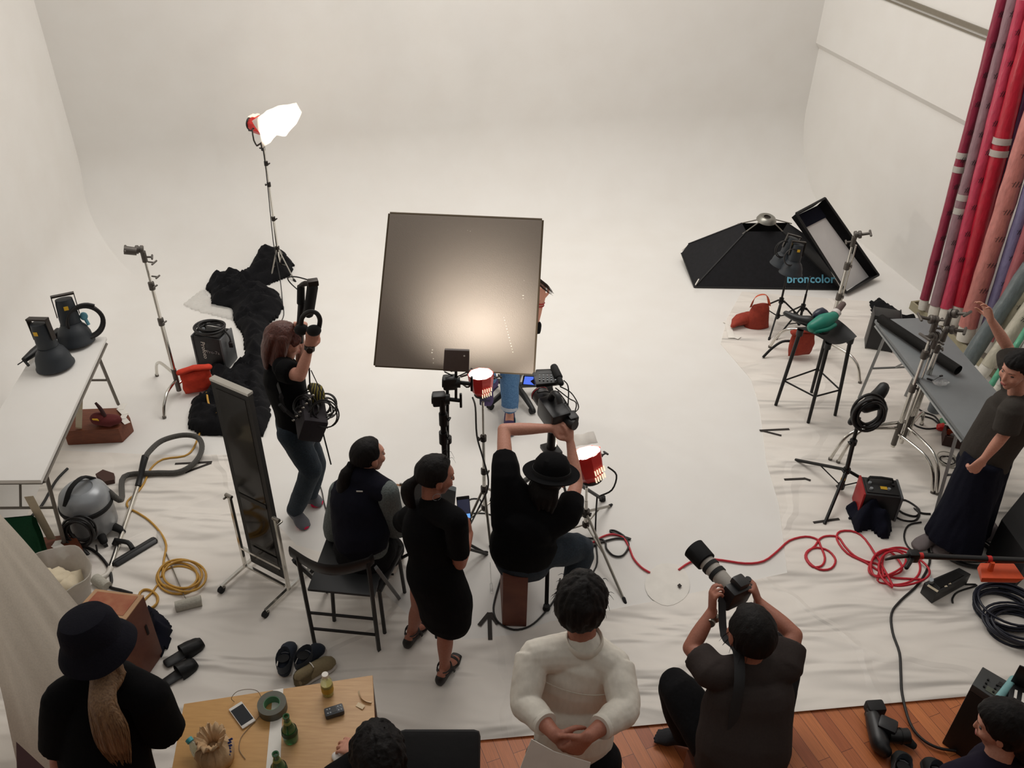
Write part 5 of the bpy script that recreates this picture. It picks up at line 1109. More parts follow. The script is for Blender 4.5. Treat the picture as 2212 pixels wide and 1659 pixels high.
for b_, s_ in ((L0, -1), (R0, 1)):
    o = b_+ux*s_*.022; m = M(); m.tube([o+Z*.05, o+Z*PHm], [(.013, .013)]*2, 4, side=ux+nn); po = obj('frame_post', m, chrome, t)
    m = M(); knob(m, o+Z*(PHm-.02), ux*s_, .018, .03); m.tube([o+Z*PHm-ux*s_*.02, o+Z*PHm+ux*s_*.03], .012, 10); obj('pivot_knob', m, steel, po)
    m = M(); m.tube([o+nn*.21+Z*.06, o-nn*.23+Z*.06], [(.013, .013)]*2, 4, side=Z+ux); fo = obj('frame_foot', m, chrome, t)
    for q in (.20, -.22):
        m = M(); w_ = o+nn*q; m.tube([w_+Z*.055, w_+Z*.045], .014, 10); m.box(w_+Z*.036+ux*.0, (.012, .036, .03), rz(math.degrees(math.atan2(ux.y, ux.x)))); cs = obj('caster', m, steel, t)
        m = M(); m.tube([w_+Z*.034-ux*.012+nn*.014, w_+Z*.034+ux*.012+nn*.014], .022, 18); obj('wheel', m, rubber, cs)
m = M()
for z in (.08, .24): m.tube([L0+Z*z+nn*.01, R0+Z*z+nn*.01], [(.012, .012)]*2, 4, side=Z+nn)
obj('cross_bar', m, chrome, t)
# gear in the sound operator's hands and on the belt
t = thing('boom_pole', aWL, 'black telescopic microphone pole held upright by the sound operator', 'microphone pole')
m = M(); m.tube([Q(650, 740, 4.44), Q(648, 700, 4.45), Q(652, 650, 4.46)], [.016, .020, .022], 12); obj('pole', m, blackpl, t)
m = M(); m.tube([Q(650, 655, 4.46), Q(650, 618, 4.46)], [.024, .022], 12); m.tube([Q(667, 676, 4.42), Q(675, 620, 4.42)], [.030, .032], 14, rnd=True); obj('foam_grip', m, rubber, t)
m = M(); m.tube([Q(650, 618, 4.46), Q(660, 612, 4.44), Q(676, 616, 4.42)], .016, 8, 2); m.box(Q(676, 610, 4.42), (.06, .045, .035), rz(20), .006); obj('clamp', m, darkmetal, t)
m = M(); m.tube([Q(670, 606, 4.42), Q(640, 598, 4.46), Q(622, 600, 4.5), Q(628, 612, 4.5), Q(648, 630, 4.46)], .004, 6, 5); obj('cable', m, blackc, t)
t = thing('headphones', Q(675, 700, 4.25), 'black headphones held up in the sound operator\'s right hand', 'headphones')
m = M(); m.tube([Q(650, 705, 4.30), Q(653, 686, 4.30), Q(667, 674, 4.28), Q(683, 676, 4.27), Q(691, 690, 4.26), Q(689, 708, 4.26)], [(.010, .014)]*6, 10, 5, side=(0, 1, 0)); obj('headband', m, blackpl, t)
for q in (Q(678, 714, 4.24), Q(651, 712, 4.30)): m = M(); m.ell(q, (.042, .028, .036), rz(10)); obj('ear_cup', m, rubber, t)
t = thing('mixer_bag', aPv, 'open black mixer bag crammed with cables worn at the sound operator\'s waist', 'bag')
bc = Q(672, 902, 4.28); Bx = fr((.75, .25, -.30), (.3, 0, 1)); m = M(); m.box(bc, (.26, .15, .17), Bx, .02); m.jit(.008, 14); obj('bag_body', m, mat('aubergine_nylon', (38, 32, 38), .8, bump=.2), t)
m = M()
for i in range(9): coil(m, bc+V((random.uniform(-.06, .10), random.uniform(-.10, .08), random.uniform(.03, .13))), random.uniform(.035, .075), 2, .0045, (random.uniform(-.6, .6), -.6, .6), .012, .02, seed=i+30, n=6)
coil(m, Q(702, 895, 4.2), .09, 2, .0045, (-.1, -1, .3), .015, .03, seed=77, n=6); obj('cables', m, blackc, t, 80)
m = M()
for i in range(7): q = Q(634+i*7, 908-i*9, 4.17); m.ell(q, (.010, .008, .007)); 
obj('connectors', m, steel, t)
m = M(); m.ell(Q(667, 913, 4.15), .008); obj('red_button', m, redpaint, t, label='small red button')
m = M(); m.tube([aNk+V((-.05, -.06, -.08)), Q(606, 850, 4.20), Q(612, 880, 4.24), Q(640, 905, 4.24)], [(.014, .003)]*4, 8, 4, side=(.5, 0, 1)); m.tube([Q(604, 874, 4.19), Q(616, 888, 4.2)], [.012, .012], 6); obj('shoulder_strap', m, mat('webbing', (36, 36, 38), .8), t)
m = M(); m.tube([Q(672, 835, 4.36), Q(683, 842, 4.34), Q(690, 862, 4.32), Q(676, 865, 4.32)], [(.03, .02), (.045, .03), (.04, .03), (.02, .02)], 12, 3, rnd=True); obj('pouch', m, mat('olive_yellow_stripes', (120, 108, 40), .8, wave=True, scale=20, rgb2=(24, 24, 22), mix=.1), t, label='olive yellow striped pouch')
cord('audio_cable', [Q(668, 795, 4.26), Q(672, 850, 4.26), Q(690, 880, 4.28), Q(697, 930, 4.3), Q(708, 975, 4.3), Q(715, 1003, 4.3)], .005, blackc, 'thin black cable trailing down from the sound operator\'s mixer bag', 'cable')
cord('audio_cable', [Q(672, 800, 4.24), Q(690, 838, 4.24), Q(704, 866, 4.24)], .003, blackc, 'thin cable running from the operator\'s raised hand to the mixer bag', 'cable')
cord('audio_cable', [aAR+V((.10, .12, -.06))]+fl((684, 1036), (695, 1060), (700, 1085), (708, 1108), (722, 1125), (740, 1150)), .004, blackc, 'thin black cable on the floor between the socked feet and the seated woman', 'cable')
# ------------------------------------------------------------------ centre
# reflector board on grip stand
t = thing('reflector_board', Q(990, 800, 4.95), 'large square grey reflector board with pinholes, held up in the middle of the set', 'board')
bl, br, tr, tl = Q(810, 790, 4.88), Q(1152, 808, 4.88), Q(1171, 476, 5.22), Q(842, 462, 5.22); bn_ = (br-bl).cross(tl-bl).normalized(); bn_ = bn_ if bn_.y < 0 else -bn_
bmat = bpy.data.materials.new('grey_board'); bmat.use_nodes = True; nt = bmat.node_tree; nb = nt.nodes['Principled BSDF']; nb.inputs['Base Color'].default_value = (*lin((156, 146, 136)), 1); nb.inputs['Roughness'].default_value = .6; nb.inputs['Metallic'].default_value = .1
tc = nt.nodes.new('ShaderNodeTexCoord'); nz = nt.nodes.new('ShaderNodeTexNoise'); nz.inputs['Scale'].default_value = 180; nt.links.new(tc.outputs['Object'], nz.inputs['Vector']); bp = nt.nodes.new('ShaderNodeBump'); bp.inputs['Strength'].default_value = .35; bp.inputs['Distance'].default_value = .004; nt.links.new(nz.outputs['Fac'], bp.inputs['Height']); nt.links.new(bp.outputs[0], nb.inputs['Normal'])
m = M(); m.hexa([p-bn_*.022 for p in (bl, br, tr, tl)], [bl, br, tr, tl]); bevel(m, .004); bo = obj('board_panel', m, bmat, t)
m = M()
for a, b in ((bl, br), (br, tr), (tr, tl), (tl, bl)): m.tube([a-bn_*.012, b-bn_*.012], [(.010, .012)]*2, 8, 1, side=bn_)
obj('edge_binding', m, mat('brown_binding', (92, 78, 58), .7), t)
m = M()
def onb(x, y):
    d = ray(x, y); o = V((0, 0, CH)); return o+d*((bl-o).dot(bn_)/d.dot(bn_))
for (x, y, r_) in [(967, 497, 1.2), (984, 499, 1.2), (997, 500, 1.8), (1010, 499, 2.2), (1016, 501, 2.4), (1030, 501, 1.6), (1134, 566, 1.8), (1132, 608, 2.8), (1130, 640, 3.2), (1130, 646, 2.4), (934, 756, 1.8), (933, 762, 2.0), (936, 775, 1.5), (936, 784, 1.2), (929, 575, 1)] + [(1087+i*1.6, 680+i*6.2, 1.1+(i % 3)*.3) for i in range(14)]:
    if r_ == 1: continue
    m.ell(onb(x, y)+bn_*.0005, (r_*.0028, .0012, r_*.0028), None, 8, 6)
obj('pinholes', m, mat('pinhole_light_paint', (250, 246, 236), .6), bo)  # white dots painted on for light showing through the holes
b0 = P(968, 1230); gs = thing('grip_stand', b0, 'tall black grip stand with knuckle clamps carrying the reflector board', 'stand')
top = Q(966, 815, b0.y+.02); ft = [P(942, 1385), P(1052, 1195), P(845, 1215)]
cst_m = mat('black_steel', (22, 21, 21), .4, .4)
tripod(gs, b0, top.z-.02, [(math.degrees(math.atan2(q.y-b0.y, q.x-b0.x)), (q-b0).length*.95) for q in ft], .30, .16, .5, cst_m, None, .013, V((top.x, top.y, top.z-.02)), 3, cst_m)
p2 = Q(952, 985, b0.y-.05); p3 = Q(955, 860, b0.y-.05)
m = M(); m.tube([Q(962, 1010, b0.y-.05), p3], .017, 12); ap = obj('arm_pole', m, cst_m, gs)
for z in (905, 945): q = Q(958, z, b0.y-.05); m = M(); m.tube([q-Z*.04, q+Z*.04], .026, 12); knob(m, q, (1, -.3, .2), .012, .035); obj('clamp', m, cst_m, gs)
for (x, y) in ((983, 826), (960, 862)):
    q = Q(x, y, b0.y-.03); m = M(); m.box(q-V((.03, 0, 0)), (.075, .06, .075), rz(8), .012); m.tube([q-V((.07, 0, 0)), q+V((.03, 0, 0))], .030, 12); g = obj('clamp_head', m, blackpl, gs)
    m = M(); m.tube([q+V((.02, 0, 0)), q+V((.085, -.01, 0))], .012, 10); m.box(q+V((.092, -.01, 0)), (.014, .016, .095), None, .004); obj('tee_handle', m, cst_m, g)
m = M(); m.tube([Q(985, 860, b0.y-.03), Q(985, 795, b0.y-.02)], .008, 8); m.tube([Q(960, 803, b0.y-.02), Q(985, 815, b0.y-.02), Q(1011, 803, b0.y-.02)], .004, 6); obj('spigot', m, cst_m, gs)
m = M(); m.tube([Q(975, 800, b0.y+.02), Q(985, 800, 4.4), onb(990, 792)-bn_*.01], .009, 8); obj('support_arm', m, cst_m, gs)
t = thing('square_flag', Q(985, 803, b0.y-.03), 'small dark grey square panel clamped in front of the reflector board', 'panel')
q = [Q(x, y, b0.y-.03) for x, y in ((957, 802), (1013, 804), (1014, 758), (960, 756))]; m = M(); m.hexa([p+V((0, .018, .0)) for p in q], q); bevel(m, .004); pb_ = obj('panel_body', m, mat('dark_taupe', (98, 88, 84), .6), t)
m = M(); m.ell(Q(1003, 769, b0.y-.034), (.005, .003, .005)); obj('indicator_dot', m, paper, pb_, label='small white dot')
# centre lamp
b0 = P(1047, 1128); t = thing('studio_lamp', b0, 'glaring red lamp on the central silver stand, lighting the reflector board', 'lamp'); top = Q(1043, 868, b0.y)
tripod(t, b0, top.z, [(math.degrees(math.atan2(q.y-b0.y, q.x-b0.x)), l) for q, l in ((P(1000, 1170), .30), (P(1060, 1185), .26), (P(1075, 1105), .28))], .30, .14, .3, steel, chrome, .011, top, 3)
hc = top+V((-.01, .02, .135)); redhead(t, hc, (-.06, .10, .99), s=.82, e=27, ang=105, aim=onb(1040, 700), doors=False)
m = M(); m.tube([hc+V((-.05, -.08, -.06)), Q(1027, 880, 4.42), Q(1030, 940, 4.40), Q(1042, 985, 4.40), Q(1054, 1030, 4.38), Q(1052, 1060, 4.36), Q(1035, 1095, 4.3), P(1015, 1135, .012), P(1040, 1085, .012), P(1018, 1078, .012), P(1000, 1095, .012), P(1015, 1108, .012), P(1060, 1112, .012), P(1120, 1150, .012)], .006, 7, 4); obj('power_cable', m, blackc, t, 80)
# right lamp behind the camera operator
b0 = P(1265, 1155); t = thing('studio_lamp', b0, 'red lamp on a low silver stand just right of the bowler-hatted person', 'lamp'); top = Q(1267, 1052, b0.y)
tripod(t, b0, top.z, [(math.degrees(math.atan2(q.y-b0.y, q.x-b0.x)), l) for q, l in ((P(1305, 1110), .34), (P(1338, 1282), .62), (P(1205, 1175), .36))], .20, .10, .4, steel, chrome, .012, top, 2)
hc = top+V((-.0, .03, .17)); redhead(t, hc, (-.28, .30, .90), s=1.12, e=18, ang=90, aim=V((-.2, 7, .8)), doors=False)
m = M(); q = Q(1262, 950, 4.40); m.tube([q+V((-.075, .0, -.02)), q+V((0, .0, .005)), q+V((.075, .01, .02))], [(.004, .045)]*3, 8, 5, side=(0, -.3, 1)); m.jit(.014, 16); obj('foil_flag', m, paper, t, label='crumpled white diffusion gel')
m = M(); m.tube([hc+V((.13, 0, -.02)), hc+V((.19, -.01, -.08)), hc+V((.17, -.02, -.2)), hc+V((.09, -.01, -.27)), V((b0.x+.05, b0.y-.03, .35)), V((b0.x+.06, b0.y-.05, .05)), P(1290, 1215, .012), P(1275, 1245, .012)], .006, 7, 4); obj('power_cable', m, blackc, t, 80)
cord('floor_cable', fl((1190, 1140), (1230, 1160), (1300, 1165), (1310, 1185), (1325, 1200), (1345, 1200), (1358, 1180), (1350, 1160), (1330, 1147), (1318, 1146), (1325, 1152), (1350, 1160), (1362, 1165), (1330, 1163), (1290, 1175), (1262, 1192)), .007, blackc, 'black cable looped on the floor right of the camera operator', 'cable')
# long red cable
rp = fl((1262, 1176), (1285, 1170), (1300, 1160), (1322, 1154), (1345, 1160), (1358, 1180), (1368, 1205), (1385, 1225), (1404, 1237))
cord('red_cable', rp, .007, redc, 'red cable arching on the floor from the right lamp to the taped patch', 'cable')
rp = fl((1466, 1231), (1490, 1215), (1520, 1207), (1560, 1210), (1610, 1217), (1650, 1212), (1680, 1190), (1705, 1168), (1740, 1159), (1765, 1165), (1772, 1178), (1782, 1205), (1775, 1222), (1755, 1224), (1740, 1205), (1745, 1190), (1765, 1183), (1790, 1190), (1805, 1210), (1795, 1228), (1770, 1230), (1748, 1215), (1742, 1196), (1760, 1180), (1770, 1165), (1785, 1158), (1810, 1160), (1825, 1180), (1845, 1200), (1870, 1212), (1900, 1222))
for i in range(62):
    a = R(150-i*24.0); k_ = i/62; rp.append(P(1932+25*math.sin(i*.23)+math.cos(a)*(42-12*math.sin(i*.3)), 1228+10*math.cos(i*.2)+math.sin(a)*(33-9*math.sin(i*.41)), .012+.0008*i))
rp += fl((1880, 1180), (1850, 1150), (1815, 1148), (1808, 1165), (1830, 1195), (1870, 1215), (1920, 1245), (1960, 1250), (1996, 1252))
cord('red_cable', rp, .0075, redc, 'long red cable running from the white patch into a pile by the black splitter box', 'cable', 3)
m = M(); m.prism([P(1442+math.cos(R(15*i))*48*(1+.02*math.sin(i*.7)), 1262+math.sin(R(15*i))*46*(1+.02*math.sin(i*1.3)), .0138) for i in range(24)], (0, 0, .0012)); solo('taped_patch', m, paper, 'rounded white patch covering the red cable where it crosses the floor', 'patch', ang=80)
m = pboard([(1463, 1264), (1468, 1260), (1473, 1265), (1468, 1270)], .026, .0235); solo('floor_tape_mark', m, tapem, 'tiny black square mark on the white patch over the red cable', 'tape mark')
m = M()
for a, b in (((1057, 1323), (1059, 1382)), ((1057, 1324), (1035, 1351)), ((1059, 1324), (1076, 1348))): strip(m, P(*a, .015), P(*b, .016), .026)
solo('floor_tape_mark', m, tapem, 'black tape arrow on the floor left of the brown box', 'tape mark')
# box under the operator
t0 = [P(1084, 1246, .43), P(1138, 1248, .43)]; m = M(); f0, f1 = P(1085, 1355).lerp(P(1085, 1355), 1), P(1137, 1357); d_ = V((-.02, .30, 0)); m.hexa([f0+Z*.013, f1+Z*.013, f1+d_+Z*.013, f0+d_+Z*.013], [p+Z*.44 for p in (f0, f1, f1+d_, f0+d_)]); bevel(m, .006)
solo('apple_box', m, mat('brown_crate_board', (116, 66, 46), .6), 'narrow upright brown box the camera operator sits on', 'box')
cord('floor_cable', fl((1085, 1240), (1070, 1290), (1066, 1320), (1078, 1345), (1110, 1360), (1145, 1352), (1175, 1325), (1200, 1290), (1210, 1250)), .006, blackc, 'black cable looped around the foot of the brown upright box', 'cable')
m = M(); m.tube([P(1059, 1215, .3), P(1061, 1262, .05)], .003, 6); m.tube([P(1061, 1262, .04), P(1062, 1276, .02)], .010, 10, rnd=True); solo('cable_tester', m, clear, 'thin rod with a small round tip on the floor left of the brown box', 'rod')
# video camera on tripod
b0 = V((.24, 4.22, 0)); t = thing('tripod', b0, 'heavy black video tripod in front of the camera operator', 'tripod'); hd = Q(1190, 985, 4.24)
for f_ in (P(1180, 1318), V((-.12, 4.62, 0)), V((.66, 4.66, 0))):
    m = M(); u_ = hd-Z*.06; mid = u_.lerp(f_, .52); m.tube([u_, mid], [(.024, .016)]*2, 8, side=(0, 1, 0)); m.tube([mid, f_+Z*.02], .013, 10); lg = obj('leg', m, cst_m, t)
    m = M(); m.tube([mid-(mid-u_)*.1, mid+(mid-u_)*.06], .024, 10); obj('leg_lock', m, blackpl, lg); m = M(); m.tube([f_+Z*.045, f_+Z*.014], [.020, .024], 12); obj('foot', m, rubber, lg)
m = M(); m.lathe([(.0, -.09), (.055, -.08), (.062, -.02), (.05, .0), (.046, .035), (0, .035)], hd, Z, 24); m.box(hd+Z*.05, (.10, .12, .03), rz(25), .006); obj('fluid_head', m, blackpl, t)
m = M(); m.tube([hd+V((0, -.03, .0)), hd+V((.08, -.16, -.10)), hd+V((.10, -.30, -.12))], .008, 8, 2); obj('pan_handle', m, cst_m, t)
t = thing('video_camera', hd+Z*.06, 'black video camera with open blue monitor and furry-capped microphone on the tripod', 'camera')
cb = Q(1196, 893, 4.28); BC = fr((-.42, .85, .10)); cx, cy, cz = BC.col[0], BC.col[1], BC.col[2]
m = M(); m.box(cb, (.13, .20, .145), BC, .02); m.box(cb+cx*.07, (.03, .14, .11), BC, .01); m.tube([cb-Z*.07, hd+Z*.05], .03, 10); bdy = obj('camera_body', m, mat('camera_black', (30, 30, 32), .4, bump=.03), t)
m = M(); m.tube([cb+cy*.09, cb+cy*.13, cb+cy*.20], [.050, .056, .054], 28, 2); ln_ = obj('lens', m, blackpl, t)
m = M(); m.lathe([(.054, 0), (.058, 0), (.058, .006), (.054, .006)], cb+cy*.185, cy, 28); obj('red_ring', m, mat('dark_red_ring', (150, 24, 34), .4), ln_); m = M(); m.lathe([(0, .004), (.046, 0)], cb+cy*.202, cy, 28); obj('front_glass', m, glasslens, ln_)
m = M(); m.tube([cb+cz*.07+cy*.05, cb+cz*.14+cy*.03, cb+cz*.16-cy*.02, cb+cz*.13-cy*.06], [(.020, .018)]*4, 10, 3); obj('top_handle', m, blackpl, t)
pb_ = Q(1183, 818, 4.40); m = M(); m.box(pb_, (.17, .11, .030), fr((-.2, .95, .15)), .008); mp_ = obj('monitor_unit', m, blackpl, t); m = M()
for i in range(5):
    for j in range(3): m.ell(pb_+V((-.05+.024*i, -.035+.022*j, .018)), (.006, .006, .003), None, 8, 5)
obj('buttons', m, silver, mp_); m = M(); m.box(Q(1178, 806, 4.45), (.12, .05, .035), rz(6), .012); obj('grip_bar', m, blackpl, mp_)
sc = [Q(x, y, 4.40) for x, y in ((1127, 831), (1161, 834), (1158, 812), (1131, 811))]; sn_ = (sc[1]-sc[0]).cross(sc[3]-sc[0]).normalized(); sn_ = sn_ if sn_.y < 0 else -sn_
m = M(); m.hexa([p-sn_*.014 for p in sc], sc); bevel(m, .003); fs = obj('flip_screen', m, blackpl, t); cc = sum(sc, V())/4; m = M(); q = [cc+(p-cc)*.80 for p in sc]; m.hexa(q, [p+sn_*.002 for p in q]); obj('screen_picture', m, mat('screen_blue', (84, 120, 240), .3, emit=.9), fs)
m = M(); m.tube([q[1].lerp(q[2], .15)+sn_*.003, q[1].lerp(q[2], .6)-(q[1]-q[0])*.25+sn_*.003], [(.012, .0006), (.014, .0006)], 10, 1, side=Z, rnd=True); obj('screen_figure', m, mat('screen_dark', (20, 20, 40), .4), fs)
m = M(); a_, b_ = Q(1212, 828, 4.34), Q(1197, 794, 4.48); m.tube([a_, a_.lerp(b_, .3), a_.lerp(b_, .35), b_], [.018, .018, .026, .024], 16, 2, rnd=True); m.tube([a_.lerp(b_, .02)-Z*.01, pb_+V((.05, 0, 0))], .012, 8); obj('microphone', m, rubber, t)
m = M(); m.tube([cb-cy*.08+cx*.03, cb-cy*.16+cx*.06+cz*.02], [.028, .032], 16); m.box(cb-cy*.10+cx*.07+cz*.03, (.06, .07, .05), BC, .01); obj('viewfinder', m, blackpl, t)
m = M()
for i, pp in enumerate((((1210, 835), (1235, 850), (1250, 880), (1235, 895)), ((1200, 838), (1228, 860), (1245, 872), (1238, 900)), ((1218, 822), (1228, 840), (1226, 905), (1232, 920)), ((1165, 838), (1160, 848), (1180, 846), (1195, 850)), ((1205, 845), (1222, 868), (1240, 905), (1215, 912)))):
    m.tube([Q(x, y, 4.30+.02*j) for j, (x, y) in enumerate(pp)], .004, 6, 5)
obj('cables', m, blackc, t, 80)
# office chair behind the board
c = V((.03, 5.92, 0)); t = thing('office_chair', c, 'black five-star office chair under the person behind the board', 'chair')
m = M(); m.tube([c+Z*.07, c+Z*.42], .028, 14); obj('column', m, blackpl, t)
for i in range(5):
    a = R(10+72*i); d = V((math.cos(a), math.sin(a), 0)); m = M(); m.tube([c+Z*.10, c+d*.16+Z*.09, c+d*.30+Z*.055], [(.030, .024), (.028, .018), (.022, .014)], 10, 2, side=d.cross(Z), rnd=True); lg = obj('leg', m, blackpl, t); m = M(); q = c+d*.29+Z*.035; m.tube([q-d.cross(Z)*.02, q+d.cross(Z)*.02], .026, 14); obj('caster', m, rubber, lg)
m = M(); m.tube([c+V((-.07, .02, .42)), c+V((-.07, .02, .47))], [(.17, .19), (.18, .19)], 28, 2, rnd=True); obj('seat', m, blackcloth, t)
m = M(); m.box(c+V((-.10, .24, .74)), (.28, .05, .34), None, .03); m.tube([c+V((0, .1, .42)), c+V((0, .28, .45)), c+V((0, .29, .65))], .018, 8, 3); obj('backrest', m, blackcloth, t)
# monitor on stand behind the dress
t = thing('monitor', P(930, 1180, .3), 'flat grey monitor on a low stand, mostly hidden behind the black dress', 'monitor')
q = [Q(x, y, 3.78) for x, y in ((877, 1150), (980, 1120), (985, 1062), (897, 1033))]; m = M(); m.hexa([p+V((0, .04, 0)) for p in q], q); bevel(m, .005); obj('screen_housing', m, mat('slate_grey', (88, 96, 98), .5), t)
c = sum(q, V())/4+V((0, .03, 0)); m = M(); m.tube([c, V((c.x, c.y, .32))], .018, 10); obj('pole', m, cst_m, t)
for f_ in (P(838, 1225), P(1052, 1200), P(925, 1165)): m = M(); m.tube([V((c.x, c.y, .45)), f_+Z*.013], .010, 8); lg = obj('leg', m, cst_m, t)
m = M(); w_ = Q(895, 1193, 3.85); m.tube([w_-V((.012, 0, 0)), w_+V((.012, .01, 0))], .045, 20); obj('wheel', m, rubber, t)
# clipboard and phones
t = thing('clipboard', bWR, 'clipboard with white sheets in the seated woman\'s hand', 'clipboard')
q = [Q(862, 1110, 3.92), Q(905, 1100, 3.94), Q(896, 1049, 4.10), Q(846, 1044, 4.08)]; n_ = (q[1]-q[0]).cross(q[3]-q[0]).normalized(); n_ = n_ if n_.z > 0 else -n_
m = M(); m.hexa([p-n_*.004 for p in q], q); obj('board', m, mat('hardboard', (190, 140, 100), .6), t); cc = sum(q, V())/4; m = M(); r_ = [cc+(p-cc)*.9-(q[3]-q[0])*.03 for p in q]; m.hexa([p+n_*.0005 for p in r_], [p+n_*.004 for p in r_]); obj('sheets', m, paper, t); m = M(); m.tube([q[3].lerp(q[2], .35)+n_*.008, q[3].lerp(q[2], .65)+n_*.008], .006, 8); obj('clip', m, steel, t)
def phone(c, up_, rt, nrm_, nm, lab, body, scr, w_=.071, h_=.146, th=.009):
    t = thing(nm, c, lab, 'phone'); B = Matrix((V(rt).normalized(), V(up_).normalized(), V(nrm_).normalized())).transposed(); m = M(); m.box(c, (w_, h_, th), B, .004); b_ = obj('case', m, body, t)
    m = M(); m.box(V(c)+B@V((0, 0, th*.5)), (w_*.90, h_*.76, .001), B); obj('screen', m, scr, b_); m = M(); m.lathe([(0, .001), (.006, .001), (.006, 0)], V(c)+B@V((0, -h_*.44, th*.5)), B.col[2], 14); obj('home_button', m, body, b_); return t, B
c = Q(1002, 1100, 3.50); t, B = phone(c, (-.10, .45, .90), (.96, .2, .0), V((.96, .2, 0)).cross(V((-.10, .45, .90))), 'mobile_phone', 'dark phone with a lit camera picture in the black-dressed woman\'s hand', blackpl, mat('phone_screen_dark', (44, 48, 70), .2, emit=.5))
m = M(); m.box(c+B@V((0, -.038, .0058)), (.062, .024, .001), B); obj('lit_strip', m, mat('screen_light_blue', (110, 170, 240), .3, emit=.9), t)
# folding chair in front
t = thing('folding_chair', P(750, 1400), 'black wooden folding chair with a curved backrest, nearest the shoes', 'chair'); bw = mat('black_stained_wood', (24, 22, 22), .5, bump=.03, scale=20, stretch=(1, 1, 6))
bL, bR = P(680, 1393), P(819, 1407); ex = (bR-bL).normalized(); ey = V((-ex.y, ex.x, 0)); W_ = (bR-bL).length
for b_ in (bL, bR): m = M(); m.tube([b_+Z*.013, b_+Z*.78-ey*.02], [(.013, .018)]*2, 4, 1, side=ex+ey*0); m.b.verts.ensure_lookup_table(); obj('rear_leg', m, bw, t)
for i, b_ in enumerate((bL, bR)): m = M(); o = b_+ex*(.035 if i == 0 else -.035)*-1; m.tube([b_+ey*.40+Z*.013+ex*(.035 if i else -.035), b_+ey*.0+Z*.72+ex*(.035 if i else -.035)], [(.012, .016)]*2, 4, 1, side=ex); obj('front_leg', m, bw if i == 0 else mat('grey_painted_bar', (84, 84, 84), .5), t)
for z in (.15, .29): m = M(); m.tube([bL+Z*z, bR+Z*z], [(.008, .010)]*2, 8, 1, side=Z); obj('rung', m, bw, t)
m = M(); a_, b_ = bL+ey*.03+Z*.455, bR+ey*.03+Z*.455; m.hexa([a_-Z*.018, b_-Z*.018, b_+ey*.40-Z*.018, a_+ey*.40-Z*.018], [a_, b_, b_+ey*.40+Z*.01, a_+ey*.40+Z*.01]); bevel(m, .006); obj('seat', m, mat('black_vinyl_seat', (30, 31, 33), .4), t)
m = M(); pts = []
for i in range(9): u_ = i/8; pts.append(bL.lerp(bR, u_)+ey*(-.02-.075*math.sin(math.pi*u_))+Z*(.775-.0*u_)-ex*(0 if 0 < i < 8 else 0))
pts = [pts[0]-ex*.05+ey*.03]+pts+[pts[-1]+ex*.02+ey*.03]; m.tube(pts, [(.042, .010)]*11, 10, 3, side=Z); obj('backrest', m, mat('black_vinyl_seat', (30, 31, 33), .4), t)
m = M(); m.tube([bL+ey*.45+Z*.17, bR+ey*.45+Z*.17], .007, 8); obj('front_rung', m, bw, t)
# plain stool under the seated woman
c = V((bPv.x, bPv.y, 0)); t = thing('stool', c, 'black folding chair seat under the woman in the navy vest', 'chair'); m = M(); m.box(c+Z*.40, (.36, .36, .03), rz(-15), .01); obj('seat', m, bw, t)
for i in range(4): d = rz(-15)@V(((-1)**i*.15, .15 if i < 2 else -.15, 0)); m = M(); m.tube([c+d+Z*.39, c+d*1.1+Z*.013], .012, 8); obj('leg', m, bw, t)
# low box under the photographer
c = V((fPv.x, fPv.y-.02, 0)); m = M(); m.box(c+Z*.15, (.40, .32, .28), rz(10), .01); solo('apple_box', m, mat('brown_crate_board', (116, 66, 46), .6), 'low brown box the crouching photographer sits on', 'box')
# photographer's camera
fc = P(1586, 1294, 1.03)+V((0, .06, 0)); le = P(1518, 1232, 1.03)+V((-.02, .10, .03)); ax = (le-fc).normalized(); BC = fr(ax, (.25, -.1, 1)); cx, cz = BC.col[0], BC.col[2]
t = thing('photo_camera', fc, 'black photo camera with a long pale grey zoom lens held up by the crouching photographer', 'camera')
L_ = (le-fc).length; m = M(); m.box(fc-ax*.03, (.15, .075, .125), BC, .016); m.box(fc-ax*.02+cz*.075, (.07, .07, .04), BC, .012); m.tube([fc+cx*.06-ax*.02+cz*.06, fc+cx*.06-ax*.02+cz*.075], .016, 14); bd_ = obj('camera_body', m, mat('camera_black', (30, 30, 32), .4), t)
m = M(); m.tube([fc+ax*.01, fc+ax*L_*.30, fc+ax*L_*.72], [.034, .040, .042], 28, 2); ln_ = obj('lens_barrel', m, mat('lens_grey', (168, 162, 154), .45), t, label='pale grey lens barrel')
for q, w_ in ((.36, .022), (.55, .020)): m = M(); m.tube([fc+ax*(L_*q), fc+ax*(L_*q+w_)], .0455, 28); obj('grip_ring', m, rubber, ln_)
m = M(); m.tube([fc+ax*L_*.70, fc+ax*L_*.72, fc+ax*L_*1.08], [.046, .054, .058], 28, caps=False); bmesh.ops.solidify(m.b, geom=list(m.b.faces), thickness=.003); obj('lens_hood', m, mat('black_hood', (22, 22, 24), .7), ln_)
m = M(); m.tube([fc-cx*.07, P(1575, 1380, .95)+V((-.02, .02, 0)), fSL.lerp(fNk, .55)+V((0, .03, .09)), fSL.lerp(fNk, .5)+V((0, -.10, .045)), fSL.lerp(fNk, .42)+V((0, -.165, -.06)), fSL.lerp(fNk, .4)+V((0, -.205, -.17))], [(.018, .002)]*2+[(.024, .003)]*4, 8, 4, side=(1, 0, .2)); obj('neck_strap', m, mat('webbing', (36, 36, 38), .8), t)
